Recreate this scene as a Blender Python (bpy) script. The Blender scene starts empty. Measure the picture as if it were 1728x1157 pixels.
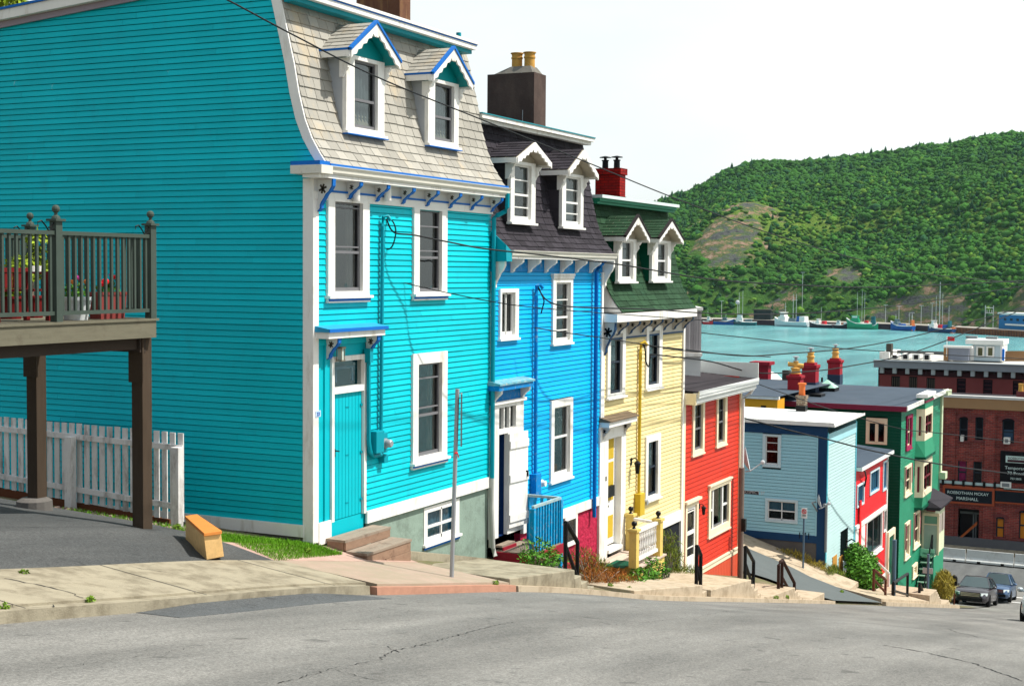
import bpy, math, random
import numpy as np
from mathutils import Vector, Matrix
random.seed(7); rng = np.random.RandomState(11)
C = bpy.context.scene.collection
sc = bpy.context.scene
R = math.radians

# ------------------------------------------------------------------ camera
# world: X runs down the street, Y towards the houses, Z up; the eye is the origin
FPX, PCX, PCY = 2400.0, 864.0, 578.5
TH, PIT, ROL = R(26.0), R(-2.9), .0075
Fv = Vector((math.cos(TH)*math.cos(PIT), math.sin(TH)*math.cos(PIT), math.sin(PIT)))
R0 = Vector((math.sin(TH), -math.cos(TH), 0)); U0 = R0.cross(Fv)
Rv = R0*math.cos(ROL) + U0*math.sin(ROL); Uv = U0*math.cos(ROL) - R0*math.sin(ROL)
cam = bpy.data.cameras.new('camera'); camo = bpy.data.objects.new('camera', cam); C.objects.link(camo)
camo.matrix_world = Matrix(((Rv.x, Uv.x, -Fv.x, 0), (Rv.y, Uv.y, -Fv.y, 0), (Rv.z, Uv.z, -Fv.z, 0), (0, 0, 0, 1)))
cam.sensor_width = 36; cam.lens = FPX/1728*36; cam.clip_start = .1; cam.clip_end = 6000
sc.camera = camo

# ------------------------------------------------------------------ sky and sun
SUN_EL, SUN_D = 57.0, 24.0        # sun stands square to the facades, a little downhill
sd = Vector((math.sin(R(SUN_D)), -math.cos(R(SUN_D)), 0))*math.cos(R(SUN_EL)) + Vector((0, 0, math.sin(R(SUN_EL))))
w = bpy.data.worlds.new('World'); sc.world = w; w.use_nodes = True
nt = w.node_tree; bg = nt.nodes['Background']
sky = nt.nodes.new('ShaderNodeTexSky'); sky.sky_type = 'NISHITA'; sky.sun_disc = False
sky.sun_elevation = R(SUN_EL); sky.sun_rotation = math.atan2(sd.x, sd.y)
sky.air_density = 1.0; sky.dust_density = 3.0; sky.ozone_density = 1.0
# thin bright cloud over the whole sky, uneven
tc = nt.nodes.new('ShaderNodeTexCoord'); mp = nt.nodes.new('ShaderNodeMapping'); mp.inputs['Scale'].default_value = (1, 1, 3)
nz = nt.nodes.new('ShaderNodeTexNoise'); nz.inputs['Scale'].default_value = 2.2; nz.inputs['Detail'].default_value = 7
rp = nt.nodes.new('ShaderNodeMapRange'); rp.inputs['From Min'].default_value = .3; rp.inputs['From Max'].default_value = .7
rp.inputs['To Min'].default_value = .66; rp.inputs['To Max'].default_value = .96
mx = nt.nodes.new('ShaderNodeMix'); mx.data_type = 'RGBA'
mx.inputs[7].default_value = (8.5, 9.0, 8.9, 1)
nt.links.new(tc.outputs['Generated'], mp.inputs[0]); nt.links.new(mp.outputs[0], nz.inputs[0])
nt.links.new(nz.outputs[0], rp.inputs[0])
# cloud thick over the harbour; unseen sky behind the eye cleared to make shade bluer
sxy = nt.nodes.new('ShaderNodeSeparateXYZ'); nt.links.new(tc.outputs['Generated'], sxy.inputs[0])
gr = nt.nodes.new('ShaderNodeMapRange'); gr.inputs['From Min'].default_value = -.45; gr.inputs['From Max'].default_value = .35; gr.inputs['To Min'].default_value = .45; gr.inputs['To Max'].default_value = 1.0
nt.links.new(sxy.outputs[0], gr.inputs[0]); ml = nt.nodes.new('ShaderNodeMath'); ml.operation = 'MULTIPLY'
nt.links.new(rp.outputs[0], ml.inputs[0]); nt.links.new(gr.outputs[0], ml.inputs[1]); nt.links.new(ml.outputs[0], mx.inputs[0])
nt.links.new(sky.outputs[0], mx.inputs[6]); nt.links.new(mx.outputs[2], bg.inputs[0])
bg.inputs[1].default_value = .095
sl = bpy.data.lights.new('sun', 'SUN'); sl.energy = 4.4; sl.angle = R(.9); sl.color = (1, .955, .88)
so = bpy.data.objects.new('sun', sl); C.objects.link(so); so.rotation_euler = sd.to_track_quat('Z', 'Y').to_euler()
sc.view_settings.view_transform = 'Standard'; sc.view_settings.look = 'None'
sc.view_settings.gamma = 1; sc.view_settings.exposure = .47
try:
    sc.cycles.max_bounces = 6; sc.cycles.transparent_max_bounces = 12; sc.cycles.diffuse_bounces = 3; sc.cycles.glossy_bounces = 3
    sc.cycles.caustics_reflective = False; sc.cycles.caustics_refractive = False
except Exception: pass

# ------------------------------------------------------------------ measuring: where a sight line meets a real plane
def ray(x, y): return Fv*FPX + Rv*(x-PCX) - Uv*(y-PCY)
def onP(x, y, P=12.45): r = ray(x, y); return r*(P/r.y)
def onS(x, y, S): r = ray(x, y); return r*(S/r.x)
def onZ(x, y, Z): r = ray(x, y); return r*(Z/r.z)
def at(x, y, d): r = ray(x, y); return r*(d/FPX)
def wn(xl, yt, yb, xr, P=12.45):      # rectangle on a facade: left edge top/bottom, right edge
    a, b = onP(xl, yt, P), onP(xl, yb, P); c = onP(xr, (yt+yb)/2, P)
    return (a.x+b.x)/2, c.x, b.z, a.z
def wnS(xl, yt, yb, xr, S):           # rectangle on an uphill-facing wall; u runs along Y
    a, b = onS(xl, yt, S), onS(xl, yb, S); c = onS(xr, (yt+yb)/2, S)
    return c.y, (a.y+b.y)/2, b.z, a.z

# ------------------------------------------------------------------ materials
MATS = {}
def hexc(h):
    v = [int(h[i:i+2], 16)/255 for i in (0, 2, 4)]
    return tuple(c/12.92 if c <= .04045 else ((c+.055)/1.055)**2.4 for c in v)
def pm(name, col, rough=.6, var=.10, vs=1.5, bump=0, bs=30, isl=0, spec=.14, metal=0, dirt=None, stretch=(1, 1, 1), bd=.01):
    """painted / mineral surface: colour with patchy and per-piece variation, optional stains and relief"""
    if name in MATS: return MATS[name]
    if isinstance(col, str): col = hexc(col)
    m = bpy.data.materials.new(name); m.use_nodes = True; n = m.node_tree; N = n.nodes; L = n.links
    b = N['Principled BSDF']; b.inputs['Roughness'].default_value = rough; b.inputs['Metallic'].default_value = metal
    b.inputs['Specular IOR Level'].default_value = spec
    g = N.new('ShaderNodeNewGeometry'); mp = N.new('ShaderNodeMapping'); mp.inputs['Scale'].default_value = stretch
    L.new(g.outputs['Position'], mp.inputs[0])
    t = N.new('ShaderNodeTexNoise'); t.inputs['Scale'].default_value = vs; t.inputs['Detail'].default_value = 8; t.inputs['Roughness'].default_value = .62
    L.new(mp.outputs[0], t.inputs[0])
    ma = N.new('ShaderNodeMath'); ma.operation = 'MULTIPLY_ADD'; ma.inputs[1].default_value = var*4; ma.inputs[2].default_value = 1-var*2
    L.new(t.outputs[0], ma.inputs[0]); fac = ma.outputs[0]
    if isl:
        mi = N.new('ShaderNodeMath'); mi.operation = 'MULTIPLY_ADD'; mi.inputs[1].default_value = isl*2
        L.new(g.outputs['Random Per Island'], mi.inputs[0]); ms = N.new('ShaderNodeMath'); ms.operation = 'SUBTRACT'; ms.inputs[1].default_value = isl
        L.new(fac, mi.inputs[2]); L.new(mi.outputs[0], ms.inputs[0]); fac = ms.outputs[0]
    sv = N.new('ShaderNodeVectorMath'); sv.operation = 'SCALE'; sv.inputs[0].default_value = col; L.new(fac, sv.inputs['Scale'])
    out = sv.outputs[0]
    if dirt:
        dc, amt, ds = dirt[:3]
        if isinstance(dc, str): dc = hexc(dc)
        t2 = N.new('ShaderNodeTexNoise'); t2.inputs['Scale'].default_value = ds; t2.inputs['Detail'].default_value = 10; t2.inputs['Roughness'].default_value = .7
        mp2 = N.new('ShaderNodeMapping'); mp2.inputs['Scale'].default_value = dirt[3] if len(dirt) > 3 else (1, 1, 1); mp2.inputs['Location'].default_value = (3.1, 7.7, 1.3)
        L.new(g.outputs['Position'], mp2.inputs[0]); L.new(mp2.outputs[0], t2.inputs[0])
        mr = N.new('ShaderNodeMapRange'); mr.inputs['From Min'].default_value = .62-amt*.3; mr.inputs['From Max'].default_value = .78-amt*.3; mr.inputs['To Max'].default_value = min(1, .5+amt*.5)
        L.new(t2.outputs[0], mr.inputs[0]); mx = N.new('ShaderNodeMix'); mx.data_type = 'RGBA'
        L.new(mr.outputs[0], mx.inputs[0]); L.new(out, mx.inputs[6]); mx.inputs[7].default_value = (*dc, 1); out = mx.outputs[2]
    L.new(out, b.inputs['Base Color'])
    if bump:
        t3 = N.new('ShaderNodeTexNoise'); t3.inputs['Scale'].default_value = bs; t3.inputs['Detail'].default_value = 6
        L.new(mp.outputs[0], t3.inputs[0]); bu = N.new('ShaderNodeBump'); bu.inputs['Strength'].default_value = bump; bu.inputs['Distance'].default_value = bd
        L.new(t3.outputs[0], bu.inputs['Height']); L.new(bu.outputs[0], b.inputs['Normal'])
    MATS[name] = m; return m
def glass_mat(name='window_glass', tint=(.50, .55, .55), refl=.02):
    if name in MATS: return MATS[name]
    m = bpy.data.materials.new(name); m.use_nodes = True; N = m.node_tree.nodes; L = m.node_tree.links; N.clear()
    o = N.new('ShaderNodeOutputMaterial'); mix = N.new('ShaderNodeMixShader'); tr = N.new('ShaderNodeBsdfTransparent'); gl = N.new('ShaderNodeBsdfGlossy')
    fr = N.new('ShaderNodeLayerWeight'); fr.inputs['Blend'].default_value = .18
    ma = N.new('ShaderNodeMath'); ma.operation = 'MULTIPLY_ADD'; ma.inputs[1].default_value = .12; ma.inputs[2].default_value = refl
    tr.inputs[0].default_value = (*tint, 1); gl.inputs['Roughness'].default_value = .03; gl.inputs[0].default_value = (.9, .95, .95, 1)
    g = N.new('ShaderNodeNewGeometry'); t = N.new('ShaderNodeTexNoise'); t.inputs['Scale'].default_value = 1.6; bu = N.new('ShaderNodeBump'); bu.inputs['Strength'].default_value = .12; bu.inputs['Distance'].default_value = .05
    L.new(g.outputs['Position'], t.inputs[0]); L.new(t.outputs[0], bu.inputs['Height']); L.new(bu.outputs[0], gl.inputs['Normal'])
    L.new(fr.outputs['Fresnel'], ma.inputs[0]); L.new(ma.outputs[0], mix.inputs[0]); L.new(tr.outputs[0], mix.inputs[1]); L.new(gl.outputs[0], mix.inputs[2]); L.new(mix.outputs[0], o.inputs[0])
    MATS[name] = m; return m
def brick_mat(name, c1, c2, mortar, axis='S', scale=1.0, rough=.85, dark=.0):
    if name in MATS: return MATS[name]
    m = bpy.data.materials.new(name); m.use_nodes = True; N = m.node_tree.nodes; L = m.node_tree.links
    b = N['Principled BSDF']; b.inputs['Roughness'].default_value = rough; b.inputs['Specular IOR Level'].default_value = .2
    g = N.new('ShaderNodeNewGeometry'); sx = N.new('ShaderNodeSeparateXYZ'); cx = N.new('ShaderNodeCombineXYZ')
    L.new(g.outputs['Position'], sx.inputs[0])
    ad = N.new('ShaderNodeMath'); ad.operation = 'ADD'; L.new(sx.outputs[0], ad.inputs[0]); L.new(sx.outputs[1], ad.inputs[1])
    L.new(ad.outputs[0], cx.inputs[0]); L.new(sx.outputs[2], cx.inputs[1])
    br = N.new('ShaderNodeTexBrick'); br.inputs['Scale'].default_value = 1/scale
    br.inputs['Brick Width'].default_value = .22; br.inputs['Row Height'].default_value = .075; br.inputs['Mortar Size'].default_value = .009
    br.inputs['Color1'].default_value = (*hexc(c1), 1); br.inputs['Color2'].default_value = (*hexc(c2), 1); br.inputs['Mortar'].default_value = (*hexc(mortar), 1)
    L.new(cx.outputs[0], br.inputs[0])
    t = N.new('ShaderNodeTexNoise'); t.inputs['Scale'].default_value = .9; t.inputs['Detail'].default_value = 9; t.inputs['Roughness'].default_value = .7; L.new(g.outputs['Position'], t.inputs[0])
    mr = N.new('ShaderNodeMapRange'); mr.inputs['From Min'].default_value = .3; mr.inputs['From Max'].default_value = .7; mr.inputs['To Min'].default_value = .55; mr.inputs['To Max'].default_value = 1.45
    L.new(t.outputs[0], mr.inputs[0]); sv = N.new('ShaderNodeVectorMath'); sv.operation = 'SCALE'; L.new(br.outputs[0], sv.inputs[0]); L.new(mr.outputs[0], sv.inputs['Scale'])
    L.new(sv.outputs[0], b.inputs['Base Color'])
    bu = N.new('ShaderNodeBump'); bu.inputs['Strength'].default_value = .5; bu.inputs['Distance'].default_value = .01; bu.invert = True
    L.new(br.outputs['Fac'], bu.inputs['Height']); L.new(bu.outputs[0], b.inputs['Normal'])
    MATS[name] = m; return m

# ------------------------------------------------------------------ mesh builder
class MB:
    def __init__(s, kind=None, at=0.0):
        s.vs = []; s.fs = []; s.kind = kind; s.at = at
    def tf(s, u, o, z):                       # u along the wall, o out of the wall, z up
        if s.kind == 'F': return (u, s.at-o, z)
        if s.kind == 'S': return (s.at-o, u, z)
        return (u, o, z)
    def v(s, *p): s.vs.append(s.tf(*p)); return len(s.vs)-1
    def face(s, *idx): s.fs.append(tuple(reversed(idx)) if s.kind == 'F' else tuple(idx))
    def quad(s, a, b, c, d): i = [s.v(*q) for q in (a, b, c, d)]; s.face(*i)
    def poly(s, pts): i = [s.v(*q) for q in pts]; s.face(*i)
    def box(s, u0, u1, o0, o1, z0, z1):
        if u0 > u1: u0, u1 = u1, u0
        if o0 > o1: o0, o1 = o1, o0
        if z0 > z1: z0, z1 = z1, z0
        a = [s.v(x, y, z) for z in (z0, z1) for y in (o0, o1) for x in (u0, u1)]
        for f in ((0, 2, 3, 1), (4, 5, 7, 6), (0, 1, 5, 4), (2, 6, 7, 3), (0, 4, 6, 2), (1, 3, 7, 5)): s.face(*[a[k] for k in f])
        return s
    def hexa(s, p):                            # eight corners: bottom ring of 4, top ring of 4
        a = [s.v(*q) for q in p]
        for f in ((3, 2, 1, 0), (4, 5, 6, 7), (0, 1, 5, 4), (1, 2, 6, 5), (2, 3, 7, 6), (3, 0, 4, 7)): s.face(*[a[k] for k in f])
        return s
    def prism(s, poly, w0, w1, ax='u'):
        """poly in the two remaining coordinates, extruded along ax from w0 to w1"""
        def mk(a, b, w): return {'u': (w, a, b), 'o': (a, w, b), 'z': (a, b, w)}[ax]
        A = [s.v(*mk(a, b, w0)) for a, b in poly]; B = [s.v(*mk(a, b, w1)) for a, b in poly]; n = len(poly)
        s.face(*reversed(A)); s.face(*B)
        for i in range(n): s.face(A[i], A[(i+1) % n], B[(i+1) % n], B[i])
        return s
    def ring(s, c, d, r, n, up=None):
        c = Vector(c); d = Vector(d).normalized(); a = Vector((0, 0, 1)) if abs(d.z) < .95 else Vector((1, 0, 0))
        x = d.cross(a).normalized(); y = d.cross(x)
        return [s.v(*(c + (x*math.cos(t) + y*math.sin(t))*r)) for t in [2*math.pi*k/n for k in range(n)]]
    def tube(s, pts, r, n=8, r1=None):
        pts = [Vector(p) for p in pts]; rs = []
        for i, p in enumerate(pts):
            d = (pts[min(i+1, len(pts)-1)]-pts[max(i-1, 0)])
            rr = r if r1 is None else r+(r1-r)*i/(len(pts)-1)
            rs.append(s.ring(p, d, rr, n))
        for A, B in zip(rs, rs[1:]):
            for k in range(n): s.face(A[k], A[(k+1) % n], B[(k+1) % n], B[k])
        s.face(*reversed(rs[0])); s.face(*rs[-1]); return s
    def lathe(s, c, prof, n=12, ax=2):
        rs = []
        for r, h in prof:
            row = []
            for k in range(n):
                t = 2*math.pi*k/n; q = [r*math.cos(t), r*math.sin(t)]
                if ax == 2: p = (c[0]+q[0], c[1]+q[1], c[2]+h)
                elif ax == 1: p = (c[0]+q[0], c[1]+h, c[2]+q[1])
                else: p = (c[0]+h, c[1]+q[0], c[2]+q[1])
                row.append(s.v(*p))
            rs.append(row)
        for A, B in zip(rs, rs[1:]):
            for k in range(n): s.face(A[k], A[(k+1) % n], B[(k+1) % n], B[k])
        s.face(*reversed(rs[0])); s.face(*rs[-1]); return s
    def ball(s, c, r, n=10, sz=1.0):
        return s.lathe(c, [(max(r*math.sin(math.pi*k/6), r*.02), -r*sz*math.cos(math.pi*k/6)) for k in range(7)], n)
    def obj(s, name, mat, parent=None, smooth=False, bevel=0):
        me = bpy.data.meshes.new(name); me.from_pydata(s.vs, [], s.fs); me.materials.append(mat)
        if smooth: me.polygons.foreach_set('use_smooth', [True]*len(me.polygons))
        me.update(); o = bpy.data.objects.new(name, me); C.objects.link(o)
        if parent is not None: o.parent = parent
        if bevel:
            b = o.modifiers.new('bevel', 'BEVEL'); b.width = bevel; b.segments = 2; b.limit_method = 'ANGLE'; b.angle_limit = R(40)
        if smooth:
            try: me.set_sharp_from_angle(angle=R(42))
            except Exception: pass
        return o
def np_obj(name, V, F, mat, parent=None, smooth=False):
    me = bpy.data.meshes.new(name); V = np.asarray(V, dtype=np.float32); F = np.asarray(F, dtype=np.int32); k = F.shape[1]
    me.vertices.add(len(V)); me.vertices.foreach_set('co', V.ravel()); me.loops.add(F.size); me.loops.foreach_set('vertex_index', F.ravel())
    me.polygons.add(len(F)); me.polygons.foreach_set('loop_start', np.arange(len(F), dtype=np.int32)*k); me.polygons.foreach_set('loop_total', np.full(len(F), k, dtype=np.int32))
    if smooth: me.polygons.foreach_set('use_smooth', np.ones(len(F), dtype=bool))
    me.update(calc_edges=True); me.validate(); me.materials.append(mat); o = bpy.data.objects.new(name, me); C.objects.link(o)
    if parent is not None: o.parent = parent
    return o
def tag(o, label=None, cat=None, group=None, kind=None):
    if label: o['label'] = label
    if cat: o['category'] = cat
    if group: o['group'] = group
    if kind: o['kind'] = kind
    return o
def thing(name, label, cat, loc=(0, 0, 0), group=None):
    o = bpy.data.objects.new(name, None); C.objects.link(o); o.location = loc; o.empty_display_size = .3
    bpy.context.view_layer.update() if False else None
    return tag(o, label, cat, group)
def settle(root):                               # meshes are built in world coordinates: keep them there under a moved Empty
    off = root.location.copy()
    for c in root.children: c.location = c.location - off
def bounce_text(s, size, mat, name, parent, origin, ux, uz, align='LEFT', extrude=.004, serif=False):
    cu = bpy.data.curves.new(name, 'FONT'); cu.body = s; cu.size = size; cu.extrude = extrude; cu.align_x = align; cu.resolution_u = 3
    tmp = bpy.data.objects.new(name, cu); C.objects.link(tmp)
    dg = bpy.context.evaluated_depsgraph_get(); me = bpy.data.meshes.new_from_object(tmp.evaluated_get(dg))
    C.objects.unlink(tmp); bpy.data.objects.remove(tmp); bpy.data.curves.remove(cu)
    ux = Vector(ux).normalized(); uz = Vector(uz).normalized(); un = ux.cross(uz)
    M = Matrix(((ux.x, uz.x, un.x, origin[0]), (ux.y, uz.y, un.y, origin[1]), (ux.z, uz.z, un.z, origin[2]), (0, 0, 0, 1)))
    me.transform(M); me.materials.clear(); me.materials.append(mat)
    o = bpy.data.objects.new(name, me); C.objects.link(o)
    if parent is not None: o.parent = parent
    return o
# ------------------------------------------------------------------ colours of the place
WHITE = pm('white_paint', (.80, .79, .75), .5, .06, 2, bump=.2, bs=60, dirt=((.45, .40, .31), .30, 3.5, (1, 1, .25)))
CREAM = pm('cream_paint', (.80, .70, .50), .55, .05, 2, dirt=((.45, .36, .22), .15, 3, (1, 1, .3)))
TURQ = pm('turquoise_clapboard', (.0, .49, .575), .55, .08, .9, isl=.07, bump=.25, bs=50, dirt=((.01, .38, .46), .18, 2.6, (1, 1, .5)), stretch=(1, 1, .5))
TURQ2 = pm('turquoise_smooth_paint', (.0, .44, .52), .5, .04, 2)
TURQ3 = pm('turquoise_metal_paint', (.0, .27, .34), .45, .06, 3)
BLUET = pm('blue_trim_paint', (.005, .13, .48), .45, .06, 3)
SKYB = pm('sky_blue_clapboard', (.0, .40, .80), .55, .07, .9, isl=.07, bump=.25, bs=50, stretch=(1, 1, .5))
SKYB2 = pm('sky_blue_paint', (.0, .20, .52), .5, .08, 3, dirt=((.35, .38, .36), .25, 9))
NAVY = pm('navy_paint', (.01, .05, .13), .5, .06, 2)
YEL = pm('pale_yellow_clapboard', (.80, .66, .32), .5, .06, .9, isl=.05, dirt=((.55, .42, .18), .18, 2.2, (1, 1, .25)), bump=.12, bs=50, stretch=(1, 1, .5))
YELD = pm('ochre_yellow_paint', (.55, .38, .03), .5, .06, 3)
YELP = pm('porch_yellow_paint', (.68, .50, .14), .5, .08, 3, dirt=((.3, .22, .1), .2, 5))
REDC = pm('tomato_red_clapboard', (.58, .034, .014), .5, .08, .9, isl=.08, dirt=((.42, .05, .03), .25, 1.8, (1, 1, .25)), bump=.12, bs=50, stretch=(1, 1, .5))
PALEB = pm('pale_blue_vinyl', (.34, .62, .70), .45, .04, .8, isl=.02)
BRED = pm('bright_red_clapboard', (.70, .012, .018), .5, .05, 1, isl=.05)
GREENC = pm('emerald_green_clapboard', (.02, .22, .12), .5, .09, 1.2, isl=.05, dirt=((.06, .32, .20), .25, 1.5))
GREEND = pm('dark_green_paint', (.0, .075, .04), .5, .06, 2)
STUCCO = pm('grey_green_stucco', (.24, .32, .27), .9, .10, 3, bump=.5, bs=25, dirt=((.14, .18, .15), .4, 2.2))
CRIMS = pm('crimson_stucco', (.42, .02, .06), .9, .14, 6, bump=1, bs=9, bd=.05)
BLKST = pm('black_stucco', (.012, .014, .02), .8, .1, 6, bump=.8, bs=12, bd=.03)
CONC = pm('concrete', (.31, .275, .20), .9, .11, 2.2, bump=.6, bs=60, dirt=((.17, .145, .10), .55, 2.6))
CONCP = pm('pale_concrete', (.44, .36, .26), .9, .06, 1.5, bump=.3, bs=45, dirt=((.27, .21, .14), .5, 3.0))
CONCD = pm('dark_concrete', (.13, .12, .11), .95, .15, 3, bump=.6, bs=20)
PINKC = pm('pink_brick_paving', (.35, .265, .205), .9, .10, 3, bump=.6, bs=50, dirt=((.30, .25, .18), .6, 2.4))
SHG = pm('grey_shingles', (.34, .325, .285), .9, .05, 4, isl=.16, bump=.5, bs=120, dirt=((.50, .40, .26), .3, 1.3, (1, 1, .5)))
SHB = pm('black_shingles', (.035, .031, .038), .9, .08, 4, isl=.30, bump=.5, bs=120)
SHGR = pm('dark_green_shingles', (.024, .060, .030), .9, .10, 2, isl=.22, bump=.5, bs=120, dirt=((.03, .09, .05), .2, 1.5))
FLATR = pm('dark_roofing_felt', (.035, .030, .034), .95, .18, 1.5, bump=.4, bs=30)
SLATER = pm('blue_grey_roofing_felt', (.055, .075, .10), .9, .12, .8, bump=.3, bs=20, dirt=((.09, .10, .12), .3, .7))
ROOFW = pm('white_roof_membrane', (.74, .76, .72), .7, .03, 1)
BROWNR = pm('brown_render', (.075, .052, .045), .95, .16, 2.2, bump=.8, bs=18, dirt=((.12, .085, .07), .35, 1.6, (1, 1, .4)))
RBROWN = pm('red_brown_render', (.21, .10, .075), .95, .1, 3, bump=.6, bs=18)
POT = pm('buff_clay', (.55, .30, .07), .8, .12, 5, dirt=((.18, .10, .05), .35, 6))
POTO = pm('orange_clay', (.60, .15, .04), .8, .1, 5)
REDBR = brick_mat('red_painted_brick', '9e1208', '86100a', '5c0806')
BRICK = brick_mat('dark_red_brick', '8f3a33', '642526', '7a5850', scale=1.6)
BRICK2 = pm('plum_red_render', (.17, .045, .045), .9, .12, 1.2, bump=.3, bs=20, dirt=((.16, .05, .05), .3, 1.5, (3, 3, .3)))
WOODG = pm('weathered_grey_wood', (.15, .14, .10), .85, .14, 3, bump=.5, bs=30, stretch=(1, 1, 6), dirt=((.10, .085, .06), .3, 5))
WOODB = pm('weathered_brown_wood', (.28, .225, .175), .85, .12, 3, isl=.1, bump=.5, bs=30, stretch=(1.5, 6, 6), dirt=((.13, .085, .06), .3, 5))
WOODD = pm('dark_grey_stained_wood', (.055, .06, .05), .8, .12, 3, isl=.08)
WOODO = pm('fresh_orange_wood', (.70, .45, .19), .7, .14, 2.5, bump=.3, bs=20, stretch=(8, 1, 8))
WOODR = pm('dark_red_wood', (.16, .012, .012), .6, .12, 3)
WOODS = pm('silvered_fence_wood', (.45, .42, .43), .85, .1, 3, isl=.25)
REDP = pm('deep_red_paint', (.28, .015, .03), .6, .12, 4)
BLACKM = pm('black_metal', (.008, .008, .009), .4, .1, 4)
RUST = pm('rusty_metal', (.10, .03, .018), .8, .2, 6)
GALV = pm('galvanised_metal', (.36, .38, .40), .45, .1, 3, metal=.5)
GREYM = pm('grey_metal', (.20, .22, .23), .5, .08, 3)
DARK = pm('dark_interior', (.010, .008, .010), .9, 0)
ROOM = pm('dim_room', (.022, .016, .016), .9, .2, 2)
SASHG = pm('grey_sash', (.16, .16, .17), .5, .05, 2)
SASHW = pm('white_sash', (.72, .72, .70), .5, .04, 2)
SASHD = pm('dark_sash', (.02, .03, .045), .5, .04, 2)
CURT = pm('grey_curtain', (.060, .055, .045), .9, .10, 3, stretch=(12, 12, .4))
CURTW = pm('white_net_curtain', (.17, .20, .21), .9, .12, 3, stretch=(12, 12, .4))
CURTB = pm('pale_blue_blind', (.12, .28, .40), .9, .05, 3)
CURTG = pm('green_curtain', (.05, .20, .08), .9, .1, 3)
RUBBER = pm('rubber', (.012, .012, .013), .8, .1, 4)
ASPH = None
GLASS = glass_mat()
GLASSC = glass_mat('clear_car_glass', (.35, .5, .5), .25)

# ------------------------------------------------------------------ building pieces
def siding(name, kind, pos, u0, u1, z0, z1, mat, parent, pitch=.0975, lip=.013, openings=(), uclip=None, seed=1):
    rd = random.Random(seed); m = MB(kind, pos); n = int(math.ceil((z1-z0)/pitch-1e-6))
    for i in range(n):
        zb = z0+i*pitch; zt = min(zb+pitch, z1); a, b = (u0, u1) if uclip is None else uclip((zb+zt)/2)
        if b-a < .02: continue
        segs = [(a, b)]
        for (x0, x1, y0, y1) in openings:
            if zt > y0+.05 and zb < y1-.05:
                ns = []
                for (p, q) in segs:
                    if x1 <= p or x0 >= q: ns.append((p, q)); continue
                    if x0 > p: ns.append((p, x0))
                    if x1 < q: ns.append((x1, q))
                segs = ns
        for (p, q) in segs:
            cuts = [p]; x = p+rd.uniform(.8, 3.6)
            while x < q-.4: cuts.append(x); x += rd.uniform(1.8, 4.2)
            cuts.append(q)
            for c0, c1 in zip(cuts, cuts[1:]):
                e = c1-.002 if c1 != q else c1; l = lip+rd.uniform(-.002, .002)
                A = m.v(c0, l, zb); B = m.v(e, l, zb); gv = pitch*.11; dp = -.034; D = m.v(e, -.002, zt-gv); E_ = m.v(c0, -.002, zt-gv); D2 = m.v(e, dp, zt-gv*.9); E2 = m.v(c0, dp, zt-gv*.9); D3 = m.v(e, dp-.001, zt); E3 = m.v(c0, dp-.001, zt); F_ = m.v(e, dp-.001, zb); G = m.v(c0, dp-.001, zb)
                m.face(A, B, D, E_); m.face(B, A, G, F_); m.face(E_, D, D2, E2); m.face(E2, D2, D3, E3)
    return m.obj(name, mat, parent)

def curtain_mesh(kind, pos, u0, u1, z0, z1, o, amp=.02, waves=6):
    m = MB(kind, pos); n = waves*6; pr = None
    for i in range(n+1):
        u = u0+(u1-u0)*i/n; oo = o+amp*math.sin(i/6*2*math.pi)
        a = (m.v(u, oo, z0), m.v(u, oo, z1))
        if pr: m.face(pr[0], a[0], a[1], pr[1])
        pr = a
    return m

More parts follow.
